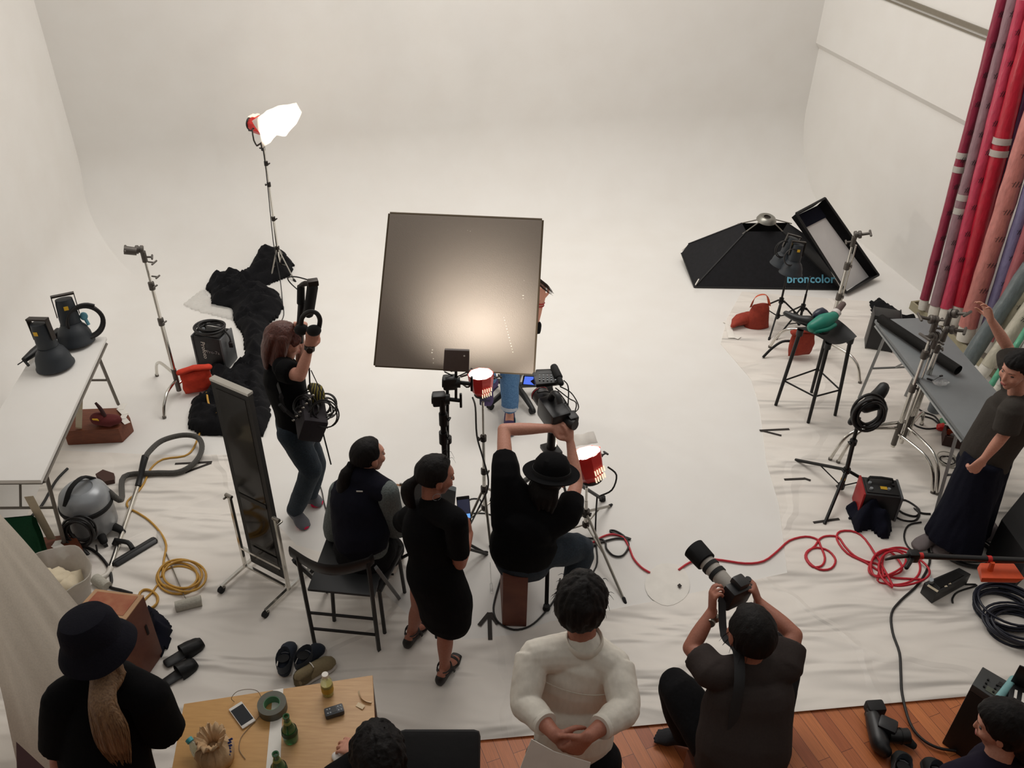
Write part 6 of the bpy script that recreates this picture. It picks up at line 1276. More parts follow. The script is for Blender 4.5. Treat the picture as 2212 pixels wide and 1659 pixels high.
# papers behind the back of the white-shirted man
t = thing('paper_sheets', P(1200, 1640, .93), 'white paper sheets held behind the back of the white-shirted person', 'paper')
for px in ([(1148, 1597), (1208, 1630), (1190, 1700), (1112, 1690)], [(1190, 1622), (1276, 1648), (1262, 1720), (1178, 1700)]):
    q = [Q(x, y, 1.90-(y-1590)*.0006) for x, y in px]; m = M(); m.hexa([p+V((0, .003, 0)) for p in q], q); obj('sheet', m, paper, t)
# ------------------------------------------------------------------ right side
gtop = mat('grey_laminate', (124, 128, 130), .5, scale=6)
FLr, NLr = P(1890, 690, .74), P(2087, 950, .74); FRr, NRr = FLr+V((.47, .05, 0)), NLr+V((.48, .05, 0))
t = folding_table(FRr, FLr, NRr, NLr, .74, .012, gtop, mat('light_steel', (150, 152, 152), .4, .5), 'folding_table', 'grey folding table with a black roll lying on it, by the right wall')
# black roll on it
m = M(); a_, b_ = P(1902, 688, .785), P(2070, 800, .785); m.tube([a_, b_], .037, 24, caps=False); bmesh.ops.solidify(m.b, geom=list(m.b.faces), thickness=.005); solo('fabric_roll', m, mat('black_roll_cover', (40, 38, 36), .8, bump=.2, scale=60), 'black fabric roll lying along the grey table top', 'roll')
m = M(); c = P(2031, 827, .76); m.ell(c, (.055, .035, .018), None, 20, 12); m.ell(c+V((.035, .015, .0)), (.035, .03, .016), None, 16, 10); m.jit(.010, 30); solo('clear_wrap', m, clear, 'small crumpled clear plastic wrapper on the grey table top', 'wrapper')
m = M(); m.tube([P(2004, 818, .755), P(2015, 822, .755)], .008, 8, rnd=True); m.box(P(2033, 812, .76), (.025, .012, .01), rz(20), .002); m.tube([P(2015, 822, .755), P(2033, 812, .757)], .002, 5); solo('small_clip', m, blackpl, 'small dark clip beside the clear wrapper on the grey table', 'clip')
# paper rolls leaning by the right wall
def wallpt(x, y, off):
    dd = ray(x, y); o = V((0, 0, CH)); p0 = RW0+rn*off; return o+dd*((p0-o).dot(rn)/dd.dot(rn))
plm = mat('roll_end_paper', (222, 218, 208), .85)
def roll(b, tpx, r, rgb, lab, wht=.22, off=.16, bags=True, L=2.75, tape=(), grp='backdrop rolls leaning by the right wall', z=.10):
    b0 = P(b[0], b[1], z); e0 = wallpt(tpx[0], tpx[1], off); e0 = wallpt(b[0]+(tpx[0]-b[0])*1.14, b[1]+(tpx[1]-b[1])*1.14, max(off, r+.07)); L = min(L, (e0-b0).length-.02); r *= 1.22; d = (e0-b0).normalized(); e = b0+d*L
    t = thing('backdrop_roll', b0, lab, 'roll', grp); x = d.cross(V((0, -1, .4))).normalized(); n_ = x.cross(d); n_ = n_ if n_.y < 0 else -n_
    m = M(); m.tube([b0, b0+d*wht*.6, b0+d*(wht+.03)], [r*.86, r*.97, r*.9], 20); obj('wrapped_end', m, plm, t, label='white wrapped lower end')
    m = M(); k = 14; m.tube([b0+d*(wht+(L-wht)*i/k) for i in range(k+1)], [r*(1+.06*noise.noise(V((i*.9, rgb[0], r*90)))) for i in range(k+1)], 24, 2)
    m.jit(r*.10, 9, (1, 1, .6), rgb[1]); cm = mat('roll_%d_%d_%d' % rgb, rgb, .28, bump=.55, scale=34, stretch=(1, 1, .4), rgb2=tuple(int(v*.86) for v in rgb)); obj('wrapping', m, cm, t, 80)
    if bags:
        m = M(); s = .28+.1*(rgb[2] % 3)
        while s < min(L, 2.5):
            for q in range(3):
                c0 = b0+d*(wht+s)+x*(q-1)*r*.34+n_*r*1.06; m.tube([c0-x*.007-d*.026, c0+x*.002, c0+x*.009+d*.020], [(.0028, .0015)]*3, 5, 1, side=x)
            m.tube([b0+d*(wht+s+.005)-x*r*.6+n_*r*.95, b0+d*(wht+s-.008)+x*r*.6+n_*r*.95], [(.0016, .001)]*2, 5)
            s += .235
        obj('printed_marks', m, mat('black_print', (30, 26, 30), .7), t)
    for s_ in tape:
        m = M(); m.tube([b0+d*s_, b0+d*(s_+.055)], r*1.09, 20, caps=False); bmesh.ops.solidify(m.b, geom=list(m.b.faces), thickness=.002); obj('paper_label', m, paper, t, label='white paper label band')
    return t
roll((1992, 668), (2166, 0), .036, (150, 44, 70), 'leftmost backdrop roll, dark wine red in clear film', .10, tape=(1.30, 1.42))
roll((2013, 690), (2190, 0), .040, (150, 116, 124), 'backdrop roll in dusty mauve film, second from the left', .14, tape=(1.0, 1.12))
roll((2036, 700), (2212, 0), .042, (200, 66, 92), 'bright pink backdrop roll between the mauve and the strong red roll', .16)
roll((2062, 702), (2244, 0), .056, (190, 34, 56), 'thickest strong red backdrop roll with a numbered label', .20, bags=False, tape=(1.56, 1.66))
roll((2082, 694), (2262, 40), .036, (70, 32, 66), 'dark purple backdrop roll behind the red and salmon rolls', .2, off=.13, bags=False)
roll((2082, 734), (2250, 190), .062, (208, 132, 124), 'salmon pink backdrop roll with torn white lower end', .14, off=.22)
roll((2122, 742), (2250, 330), .046, (132, 126, 164), 'lavender backdrop roll in shiny film', .14, off=.16)
roll((2136, 760), (2270, 360), .044, (178, 100, 106), 'dusty rose backdrop roll right of the lavender one', .12, off=.12)
roll((2146, 790), (2290, 420), .050, (220, 214, 190), 'cream backdrop roll beside the dusty rose one', .2, off=.10)
roll((2084, 790), (2212, 596), .054, (112, 122, 124), 'grey-green bare backdrop roll leaning steeply to the right behind the table', .04, off=.20, bags=False)
roll((2118, 812), (2240, 640), .046, (206, 200, 182), 'off-white backdrop roll leaning right, next to the grey-green one', .10, off=.16)
roll((2134, 842), (2250, 660), .020, (96, 178, 142), 'thin mint green tube among the leaning rolls', .04, off=.22, bags=False, z=.2)
roll((2150, 858), (2262, 690), .044, (214, 208, 202), 'plain white roll leaning right, beside the mint green tube', .1, off=.24, bags=False, z=.1)
roll((2172, 888), (2290, 750), .056, (150, 158, 156), 'pale grey roll leaning right, nearest the person in wide trousers', .06, off=.2, bags=False)
b0 = P(2062, 702, .10); e0 = wallpt(2244, 0, .16); dd = (e0-b0).normalized()
text('56', .05, b0+dd*1.64+V((-.03, -.062, .0)), (1, 0, .2), (-.2, 0, 1), mat('black_print', (30, 26, 30), .7), [o for o in COL.objects if o.name.startswith('backdrop_roll') and 'thickest' in o['label']][0], 'handwritten_number')
t = thing('roll_rack', P(2050, 710), 'low wooden ledge that holds the feet of the leaning backdrop rolls', 'rack'); rm = mat('pale_olive_board', (160, 152, 126), .7)
a_, b_ = P(1972, 650, .09), P(2190, 830, .09); d_ = (b_-a_).normalized(); n_ = V((d_.y, -d_.x, 0)); n_ = n_ if n_.x > 0 else -n_
m = M(); m.hexa([p-Z*.08 for p in (a_, b_, b_-n_*.02, a_-n_*.02)], [a_, b_, b_-n_*.02, a_-n_*.02]); obj('front_rail', m, rm, t)
m = M(); m.hexa([p-Z*.075 for p in (a_, b_, b_+n_*.5, a_+n_*.5)], [p-Z*.055 for p in (a_, b_, b_+n_*.5, a_+n_*.5)]); obj('base_board', m, mat('taupe_board', (128, 118, 106), .8), t)
m = M(); m.hexa([p-Z*.08 for p in (a_, a_+n_*.16, a_+n_*.16+d_*.02, a_+d_*.02)], [a_, a_+n_*.16, a_+n_*.16+d_*.02, a_+d_*.02]); obj('end_cap', m, rm, t)
# under the grey table
t = thing('flight_case', P(1890, 770), 'upright black flight case beside the far end of the grey table', 'case')
m = M(); c = P(1893, 765); m.box(c+V((.05, .12, .19)), (.22, .17, .34), rz(-16), .012); obj('case_body', m, blackpl, t)
for x in (-1, 1):
    m = M(); m.box(c+V((.05, .12, .19))+rz(-16)@V((x*.112, 0, 0)), (.010, .18, .35), rz(-16), .004); obj('edge_trim', m, mat('dark_trim', (60, 60, 60), .5, .5), t)
m = heap([P(x, y) for x, y in ((1874, 645), (1884, 655), (1897, 645), (1925, 668), (1950, 686), (1975, 684), (1980, 694), (1935, 720), (1890, 730), (1882, 690))], .16, 4, .018, 5, .016, .1); solo('black_cloth', m, blackcloth, 'black cloth bunched on the floor behind the black flight case', 'cloth', ang=80)
m = M(); c = P(2016, 890); m.tube([c+Z*.013, c+Z*.10], .05, 20); solo('plastic_pot', m, mat('slate_plastic', (110, 118, 124), .5), 'round slate grey pot on the floor under the grey table', 'pot')
t = thing('spray_bottle', P(2040, 930), 'white bottle with green neck lying under the grey table', 'bottle'); m = M(); m.tube([P(2043, 925, .04), P(2058, 935, .04)], [.035, .04], 16, rnd=True); obj('bottle_body', m, mat('bottle_white', (210, 204, 200), .4), t); m = M(); m.tube([P(2034, 906, .05), P(2042, 918, .045)], [.018, .030], 14); obj('neck', m, mat('green_cap', (90, 160, 120), .5), t, label='green neck')
m = M(); m.ell(P(2033, 923, .04), (.035, .03, .03)); m.jit(.012, 30); solo('red_clamp', m, redpaint, 'small red clamp beside the white bottle under the grey table', 'clamp')
t = thing('open_box', P(2060, 955), 'small dark brown open box with orange lining under the grey table', 'box'); c = P(2058, 958); m = M(); Bz = rz(-20)
for (x, y, w_, d_) in ((0, -.07, .17, .012), (0, .07, .17, .012), (-.08, 0, .012, .15), (.08, 0, .012, .15)): m.box(c+Bz@V((x, y, .06)), (w_, d_, .09), Bz)
m.box(c+Z*.02, (.17, .15, .01), Bz); obj('box_shell', m, mat('dark_box', (60, 34, 28), .7), t); m = M(); m.box(c+Bz@V((.066, 0, .07)), (.006, .12, .07), Bz); m.box(c+Bz@V((0, .056, .06)), (.12, .006, .05), Bz); obj('lining', m, mat('orange_lining', (200, 82, 44), .7), t, label='orange lining')
cord('floor_cable', fl((1995, 850), (1975, 862), (1976, 876), (1995, 890), (2020, 900), (2034, 922), (2015, 905), (1985, 898), (1972, 905), (1976, 918), (2000, 926), (2028, 924)), .0065, blackc, 'black cable in two loops on the floor under the grey table', 'cable')
m = M(); coil(m, P(2048, 998, .016), .065, 3, .005, Z, .03, .01, 1.0, 15); solo('cable_coil', m, mat('white_cable', (186, 182, 172), .5), 'small white cable coil on the floor near the grey table leg', 'cable', ang=80)
m = M(); coil(m, P(2046, 995, .014), .055, 2, .006, Z, .02, .01, 1.0, 16); solo('cable_coil', m, blackc, 'small black cable coil tangled with the white one under the grey table', 'cable', ang=80)
# nested chrome C-stands
for i, (bp_, az0, h_, ln2, hd_, lab) in enumerate(((P(1921, 986), (188, 292, 62), 1.17, (.0, .0), (-1, .1, .1), 'front chrome grip stand of the nested pair beside the grey table'), (P(1938, 978), (196, 284, 48), 1.20, (.03, -.0), (.5, -.6, .3), 'rear chrome grip stand of the nested pair beside the grey table'))):
    t = thing('grip_stand', bp_, lab, 'stand', 'nested chrome grip stands'); cstand(t, bp_, h_, az0, chrome, ln2, .52 if i else .48, .28+.03*i, hd=hd_)
    b_ = V((bp_.x, bp_.y, 0)); m = M(); o = V((.035, -.01, 0)); m.tube([b_+o+Z*.18, b_+o+Z*(h_-.05)], .008, 10); obj('grip_arm', m, chrome, t); grip(t, b_+o+Z*(h_-.12), (-.9 if i == 0 else .7, -.4, .1))
# far chrome stand
b0 = P(1776, 776); t = thing('grip_stand', b0, 'chrome grip stand in front of the leaning strip softbox, red bag on its leg', 'stand'); cstand(t, b0, 1.16, (160, 300, 60), chrome, (.0, .0), .46, .24, hd=(.9, -.2, .2))
m = M(); o = V((.03, 0, 0)); m.tube([b0+o+Z*.3, b0+o+Z*1.12], .008, 10); obj('grip_arm', m, chrome, t)
sandbag(P(1700, 790).xy.to_3d()+V((.02, .10, 0)), P(1760, 786).xy.to_3d()+V((-.02, .10, 0)), .24, rustcloth, 'square rust-red sandbag hanging behind the legs of the bar stool', zt=.28)
m = M(); m.tube([P(1648, 772, .02), P(1668, 752, .1), P(1690, 738, .16), P(1712, 737, .17)], .012, 10, 4); solo('stand_leg', m, cst_m, 'dark bent stand leg reaching left of the square rust-red sandbag', 'stand')
# red bag pair on the left
t = thing('sandbag', P(1636, 712), 'upright rust-red sandbag with carrying strap beside the twin lamp stands', 'sandbag'); c = P(1636, 714); m = M(); m.tube([c+V((0, .05, .01)), c+V((0, .05, .10)), c+V((0, .05, .21)), c+V((0, .05, .25))], [(.115, .06), (.105, .06), (.08, .05), (.07, .03)], 24, 4, side=(1, 0, 0)); m.jit(.014, 12); obj('bag_body', m, rustcloth, t, 80)
m = M(); m.tube([c+V((-.09, .05, .22)), c+V((-.06, .05, .33)), c+V((.03, .05, .35)), c+V((.08, .05, .24))], [(.003, .018)]*4, 8, 5, side=(0, .2, 1)); obj('strap', m, mat('orange_webbing', (196, 84, 50), .8), t)
m = M(); m.tube([P(1584, 704, .05), P(1600, 690, .07), P(1618, 686, .08)], [(.03, .02), (.08, .05), (.07, .05)], 16, 4, side=(.4, 1, 0), rnd=True); m.jit(.014, 12); solo('sandbag', m, rustcloth, 'rust-red sandbag lying flat, left of the upright one', 'sandbag', ang=80)
m = M()
for a_, b_ in (((1566, 694), (1590, 706)), ((1575, 722), (1598, 730)), ((1572, 700), (1580, 730))): strip(m, P(*a_, .015), P(*b_, .02), .06)
m.jit(.006, 14); solo('paper_scrap', m, paper, 'torn white paper scraps at the sheet edge left of the red sandbags', 'paper')
# twin lamp heads on black stands
for i, (bp_, pk, lab) in enumerate(((P(1722, 716), (1707, 592), 'front dark lamp head of the twin pair on black stands by the softbox'), (P(1676, 702), (1686, 575), 'rear dark lamp head of the twin pair on black stands by the softbox'))):
    t = thing('studio_lamp', bp_, lab, 'lamp', 'twin lamp heads by the big softbox'); c = Q(pk[0], pk[1], bp_.y+.0)
    tripod(t, bp_, c.z-.05, (100+40*i, 215+30*i, 340+20*i), .26, .10, .30, cst_m, None, .010, V((bp_.x, bp_.y, c.z-.02)), 2, cst_m)
    dome_head(t, c, (.10, .15, 1) if i == 0 else (.25, .10, .95), .80, (1, 0, 0))
    m = M(); coil(m, c+V((-.03, -.02, .18)), .075, 2, .005, (.3, -.9, .2), .012, .02, seed=50+i, step=14); obj('power_cable', m, blackc, t, 80)
# big softbox
t = thing('softbox', P(1650, 622), 'large black softbox lying face down with its ring on top, lettered side to the viewer', 'softbox'); sbm = mat('softbox_black', (17, 17, 20), .75, bump=.12, scale=30, rgb2=(26, 26, 30), spec=.3)
Aa, Bb, Cc = P(1500, 620, .02), P(1817, 625, .02), P(1472, 547, .10); Dd = Bb+(Cc-Aa); Aa2 = Aa
T0, T1 = P(1606, 482, .50), P(1700, 480, .50); T0, T1 = P(1612, 500, .47), P(1690, 500, .47); T3, T2 = P(1603, 482, .50), P(1702, 481, .50)
corner = P(1487, 527, .18)
m = M(); v = {k: m.b.verts.new(p) for k, p in dict(A=Aa, B=Bb, C=Cc, D=Dd, K=corner, T0=T0, T1=T1, T2=T2, T3=T3, E=Dd+V((0, 0, .1))).items()}
for q in ('A B T1 T0', 'A T0 T3 K', 'A K C', 'B D E T2 T1', 'K T3 T2 E', 'C K E D'): m.b.faces.new([v[k] for k in q.split()])
obj('fabric_shell', m, sbm, t, 20)
for a_, b_ in ((Aa, T0), (Bb, T1), (corner, T3), (Aa, Bb), (Aa, Cc)):
    m = M(); m.tube([a_, b_], .008, 8); obj('seam_rod', m, mat('black_binding', (12, 12, 14), .6), t)
for a_, b_ in (((1473, 540), (1482, 532)), ((1502, 614), (1509, 602))): m = M(); m.tube([P(*a_, .1)+V((0, -.01, 0)), P(*b_, .12)+V((0, -.01, 0))], .006, 6); obj('corner_pin', m, paper, t)
rg = P(1657, 470, .60); m = M(); m.lathe([(.035, .01), (.06, .015), (.085, .0), (.10, -.03), (.085, -.035), (.04, -.02), (.035, .01)], rg, (.05, -.15, 1), 32); ri = obj('speed_ring', m, mat('nickel', (150, 148, 140), .35, .8), t); m = M(); m.lathe([(0, .0), (.036, .0), (.036, -.01), (0, -.01)], rg, (.05, -.15, 1), 24); obj('ring_core', m, darkmetal, ri)
for p in (T0, T1, T2, T3): m = M(); d_ = (p-rg); m.tube([rg+V((d_.x, d_.y, -.1)).normalized()*.08, p.lerp(rg, -.18)], .006, 8); obj('spoke_rod', m, steel, t)
fx = (Bb-Aa).normalized(); fy = (T0.lerp(T1, .5)-Aa.lerp(Bb, .5)).normalized(); fn_ = fx.cross(fy).normalized(); fn_ = fn_ if fn_.y < 0 else -fn_
def onf(x, y):
    dd = ray(x, y); o = V((0, 0, CH)); nn_ = (Bb-Aa).cross(T0-Aa).normalized(); return o+dd*((Aa-o).dot(nn_)/dd.dot(nn_))+fn_*.006
text('broncolor', .118, onf(1699, 611), onf(1786, 611)-onf(1699, 611), fy, mat('cyan_lettering', (110, 180, 205), .6), t, bold=.0025)
# strip softbox
t = thing('strip_softbox', P(1860, 612), 'narrow open softbox with a white inside leaning against the right wall', 'softbox')
q = [P(1840, 628, .04), P(1890, 594, .06), P(1777, 440, .78), P(1731, 462, .76)]; ax_ = (q[3]-q[0]).normalized(); wx = (q[1]-q[0]).normalized(); nq = wx.cross(ax_).normalized(); nq = nq if nq.y < 0 else -nq
o_ = [P(1828, 632, .05), P(1898, 594, .08), P(1782, 428, .82), P(1720, 461, .80)]
m = M(); m.hexa([p-nq*.075 for p in q], [p-nq*.070 for p in q]); obj('diffuser', m, mat('white_nylon', (216, 214, 212), .7, bump=.12, scale=4), t)
cq = sum(q, V())/4
for i in range(4):
    a_, b_ = o_[i], o_[(i+1) % 4]; c_, d_ = q[(i+1) % 4]-nq*.068, q[i]-nq*.12; m = M(); m.face([a_, b_, c_, d_]); bmesh.ops.solidify(m.b, geom=list(m.b.faces), thickness=.005); obj('side_wall', m, sbm, t, label='black fabric side')
    m = M(); m.tube([a_, b_], .012, 8); obj('rim', m, mat('black_binding', (12, 12, 14), .6), t)
m = M(); qq = [q[3], q[2], q[2].lerp(q[1], .16), q[3].lerp(q[0], .16)]; m.hexa([p-nq*.062 for p in qq], [p-nq*.055 for p in qq]); obj('top_flap', m, navycloth, t)
# bar stool
t = thing('bar_stool', P(1745, 890), 'black bar stool with four thin legs, hair dryer and blower on its seat', 'stool'); fts = [P(1675, 878), P(1745, 916), P(1803, 900), P(1752, 850)]; ctr = sum(fts, V())/4
tops = [ctr+(p-ctr)*.80+Z*.73 for p in fts]
for a_, b_ in zip(fts, tops): m = M(); m.tube([a_+Z*.013, b_], [.013, .016], 12); lg = obj('leg', m, cst_m, t); m = M(); m.tube([b_-Z*.03, b_+Z*.02], .026, 12); obj('socket', m, blackpl, lg)
for i in range(4): m = M(); f0 = fts[i].lerp(tops[i], .36); f1 = fts[(i+1) % 4].lerp(tops[(i+1) % 4], .36); m.tube([f0, f1], .007, 8); obj('rung', m, cst_m, t)
m = M(); n_ = 10; g = [[None]*(n_+1) for _ in range(n_+1)]
ex_ = [ctr+(p-ctr)*.98 for p in fts]
for i in range(n_+1):
    for j in range(n_+1):
        u_, v_ = i/n_, j/n_; p = ex_[0].lerp(ex_[1], u_).lerp(ex_[3].lerp(ex_[2], u_), v_); s_ = (2*u_-1)**2; g[i][j] = m.b.verts.new(V((p.x, p.y, .745+.035*((2*v_-1)**2)-.012*s_)))
for i in range(n_):
    for j in range(n_): m.b.faces.new((g[i][j], g[i+1][j], g[i+1][j+1], g[i][j+1]))
bmesh.ops.solidify(m.b, geom=list(m.b.faces), thickness=.03); obj('seat', m, mat('black_seat_plastic', (26, 27, 29), .4), t)
t = thing('air_blower', P(1780, 700, .76), 'teal green air blower with black nozzle lying on the bar stool', 'blower'); tl_ = mat('teal_plastic', (22, 128, 108), .4)
m = M(); m.tube([P(1756, 706, .82), P(1778, 695, .84), P(1800, 684, .86)], [.045, .062, .04], 18, 3, rnd=True); m.tube([P(1762, 716, .80), P(1785, 712, .81), P(1803, 702, .82)], .018, 10, 3, rnd=True); obj('blower_body', m, tl_, t)
m = M(); m.tube([P(1800, 684, .86), P(1808, 672, .88), P(1822, 656, .90)], [.034, .028, .022], 16, 2); obj('nozzle', m, mat('brown_grey_nozzle', (92, 76, 72), .5), t); m = M(); m.tube([P(1803, 680, .865), P(1808, 674, .875)], .036, 16); obj('nozzle_ring', m, mat('bottle_white', (210, 204, 200), .4), t)
m = M(); coil(m, P(1775, 708, .80), .06, 3, .005, (.2, -.4, .9), .012, .03, seed=61); obj('power_cord', m, blackc, t, 80)
t = thing('hair_dryer', P(1730, 692, .76), 'black hair dryer lying left of the teal blower on the bar stool', 'hair dryer'); m = M(); m.tube([P(1698, 677, .82), P(1722, 688, .82), P(1748, 694, .82)], [.022, .030, .045], 16, 3, rnd=True); obj('barrel', m, blackpl, t); m = M(); m.tube([P(1765, 680, .86), P(1775, 675, .87), P(1783, 682, .85)], [.035, .04, .035], 16, 2, rnd=True); obj('handle', m, mat('dark_blue_plastic', (30, 36, 56), .35), t)
# stand with a hanging cable coil
fts = [P(1780, 1135), P(1718, 996), P(1905, 1062)]; b0 = sum(fts, V())/3; b0 = V((2.30, 4.80, 0)); t = thing('light_stand', b0, 'black stand with a lamp head and a thick cable coil hung on it', 'stand'); hub = Q(1829, 1015, 4.80); top = Q(1856, 902, 4.84)
for f_ in fts: m = M(); m.tube([hub, f_+Z*.012], .012, 10); lg = obj('leg', m, cst_m, t); m = M(); m.tube([Q(1817, 1050, 4.78), hub.lerp(f_, .5)], .005, 6); obj('brace', m, cst_m, lg)
m = M(); m.tube([Q(1817, 1052, 4.78), hub, Q(1842, 960, 4.81)], .016, 12); m.tube([Q(1842, 960, 4.81), top], .013, 12); obj('pole', m, cst_m, t)
for (x, y) in ((1829, 1016), (1817, 1050), (1843, 955)): m = M(); q = Q(x, y, 4.80); m.tube([q-Z*.018, q+Z*.018], .026, 12); knob(m, q, (-1, -.3, 0), .010, .03); obj('collar', m, cst_m, t)
m = M(); m.box(Q(1821, 1035, 4.77), (.03, .012, .018)); obj('sticker', m, yellowst, t, label='yellow sticker')
m = M(); m.tube([Q(1880, 870, 4.88), Q(1900, 850, 4.88), Q(1908, 838, 4.90)], [.05, .045, .04], 16, 2, rnd=True); m.tube([Q(1870, 880, 4.85), Q(1905, 875, 4.86), Q(1903, 905, 4.84)], [.04, .035, .03], 14, 3, rnd=True); m.tube([Q(1838, 912, 4.8), Q(1858, 880, 4.84)], [.022, .022], 12, rnd=True); obj('lamp_head', m, blackpl, t)
t2 = thing('cable_coil', Q(1872, 890, 4.80), 'thick black cable coil hanging from the black stand by the grey table', 'cable'); m = M(); coil(m, Q(1872, 888, 4.78), .105, 7, .010, (.15, -.95, .25), .02, .05, 1.02, seed=8, step=18); obj('cable', m, blackc, t2, 80)
# tape marks on the sheet
tapes([((1641, 930), (1705, 927)), ((1644, 930), (1688, 941))], 'dark V-shaped tape mark on the sheet left of the black stand with cable coil')
tapes([((1694, 1036), (1738, 1034)), ((1736, 1033), (1751, 1038))], 'dark straight tape mark on the sheet left of the black power pack')
tapes([((1757, 1129), (1813, 1121))], 'dark tape mark at the near foot of the black coil stand')
# power pack and black bag
t, Bx, c = power_pack(P(1893, 1122)+V((.0, .08, 0)), -8, (.25, .19, .21), 'black power pack with a red side plate by the black coil stand', True)
m = heap([P(x, y) for x, y in ((1822, 1100), (1845, 1085), (1880, 1090), (1905, 1100), (1922, 1120), (1926, 1150), (1918, 1170), (1900, 1168), (1880, 1150), (1862, 1152), (1850, 1160), (1838, 1140))], .24, 7, .014, 4, .016, .07); solo('black_bag', m, navycloth, 'slumped black bag in front of the power pack with red side', 'bag', ang=80)
cord('floor_cable', fl((1935, 1085), (1955, 1080), (1985, 1100), (1978, 1115), (1950, 1108), (1930, 1092), (1925, 1105), (1945, 1122), (1975, 1125), (1986, 1110), (1975, 1098), (1990, 1108), (2010, 1110)), .007, blackc, 'black cable bundle on the floor right of the power pack', 'cable')
cord('floor_cable', fl((1990, 1128), (1962, 1135), (1953, 1160), (1965, 1185), (1995, 1196), (2025, 1192), (2035, 1175), (2010, 1165)), .006, blackc, 'black cable loop on the floor in front of the wide-trousered person\'s shoes', 'cable')
cord('floor_cable', fl((2005, 1180), (2008, 1215), (1985, 1260), (1945, 1298), (1926, 1325), (1928, 1365), (1943, 1410), (1946, 1455), (1949, 1500), (1965, 1560), (1990, 1595), (2025, 1615), (2065, 1622)), .008, blackc, 'long black cable winding from the splitter box over the sheet onto the parquet', 'cable')
m = M(); coil(m, P(2092, 1190, .016), .14, 5, .009, Z, .04, .03, .8, 25); solo('cable_coil', m, blackc, 'black cable coil behind the horizontal black boom arm', 'cable', ang=80)
m = M(); coil(m, P(2172, 1318, .016), .17, 9, .008, Z, .03, .07, .9, 27); solo('cable_coil', m, bluec, 'upper dark blue cable coil at the right edge of the sheet', 'cable', ang=80)
m = M(); coil(m, P(2192, 1358, .016), .18, 9, .008, Z, .03, .07, .8, 28); solo('cable_coil', m, bluec, 'lower dark blue cable coil at the right edge of the sheet', 'cable', ang=80)
# plastic bag / white bundle near the feet
m = heap([P(x, y) for x, y in ((2078, 1150), (2100, 1128), (2140, 1130), (2165, 1150), (2160, 1180), (2120, 1172))], .13, 8, .016, 4, .016, .07); solo('grey_bundle', m, mat('pale_grey_cloth', (150, 138, 138), .8), 'pale grey bundle on the floor beside the black box at the right edge', 'bundle', ang=80)
# splitter box
t = thing('splitter_box', P(2045, 1265), 'long black cable splitter box with taped labels on the sheet', 'box'); tq = [P(x, y, .11) for x, y in ((1996, 1258), (2072, 1226), (2098, 1240), (2022, 1282))]
m = M(); m.hexa([V((p.x, p.y, .014)) for p in tq], tq); bevel(m, .005); bx = obj('housing', m, blackpl, t)
for k, (a_, b_) in enumerate((((2030, 1250), (2044, 1268)), ((2040, 1246), (2052, 1262)), ((2004, 1264), (2026, 1278)))): m = M(); strip(m, P(*a_, .112), P(*b_, .112), .02); obj('tape_label', m, beige, bx, label='beige tape label')
m = M(); m.tube([P(2012, 1258, .115), P(2012, 1252, .15)], .014, 12); obj('plug', m, silver, bx)
m = M(); m.hexa([p.lerp(sum(tq, V())/4, .3)+Z*.001 for p in tq], [p.lerp(sum(tq, V())/4, .34)+Z*.006 for p in tq]); obj('panel', m, cst_m, bx)
cord('floor_cable', fl((2085, 1262), (2110, 1264), (2070, 1278), (2058, 1292), (2058, 1302)), .006, blackc, 'short black cable with a plug at the near end of the splitter box', 'cable')
# black box at the right edge, boom arm and orange clamp
t = thing('equipment_cabinet', P(2190, 1250), 'large plain black equipment cabinet at the right edge of the photo', 'cabinet')
q = [P(2270, 990, .33), P(2163, 1122, .33), P(2222, 1205, .33), P(2340, 1080, .33)]
m = M(); m.hexa([V((p.x, p.y, .014)) for p in q], q); bevel(m, .008); obj('cabinet_body', m, mat('black_laminate', (24, 25, 28), .7), t)
m = M(); cq_ = sum(q, V())/4; m.tube([cq_+V((-.08, -.05, .0)), cq_+V((-.08, -.05, .03)), cq_+V((.08, .05, .03)), cq_+V((.08, .05, 0))], .008, 8); obj('carry_handle', m, rubber, t)
t = thing('horizontal_boom', P(2080, 1203, .92), 'horizontal black boom arm with red bands reaching in from the right edge', 'boom arm')
e0, e1 = P(1968, 1200, .92), P(2330, 1216, .92); m = M(); m.tube([e0, e1], .016, 14); obj('tube', m, blackpl, t); m = M(); m.tube([P(1912, 1209, .92), P(1930, 1204, .92), P(1968, 1200, .92)], [.006, .010, .012], 10); obj('tip_rod', m, darkmetal, t)
m = M(); m.box(P(1972, 1201, .92), (.055, .05, .06), None, .01); m.tube([P(1972, 1203, .92), P(1958, 1226, .92)], [.014, .012], 10, rnd=True); obj('clamp', m, cst_m, t)
for x in (1984, 2132): m = M(); q = P(x, 1201+(x-1984)*.044, .92); m.tube([q, q+V((.022, 0, 0))], .0185, 14); obj('red_band', m, redpaint, t, label='red tape band')
m = M(); m.tube([e1, V((e1.x, e1.y, .35))], .014, 10); obj('support_post', m, cst_m, t)
t = thing('orange_clamp', P(2152, 1240, .80), 'orange plastic clamp tray hanging under the black boom arm', 'clamp'); m = M(); c = P(2153, 1238, .85); m.hexa([c+V((-.10, -.05, -.02)), c+V((.09, -.05, -.02)), c+V((.12, .05, -.02)), c+V((-.08, .05, -.02))], [c+V((-.11, -.055, .02)), c+V((.12, -.055, .02)), c+V((.11, .055, .02)), c+V((-.07, .055, .02))]); bevel(m, .008); obj('tray', m, mat('orange_plastic', (222, 82, 36), .45), t)
m = M(); m.tube([c+V((-.04, 0, .0)), c+V((-.04, .01, .07))], [.016, .012], 8); obj('stem', m, mat('orange_plastic', (222, 82, 36), .45), t)
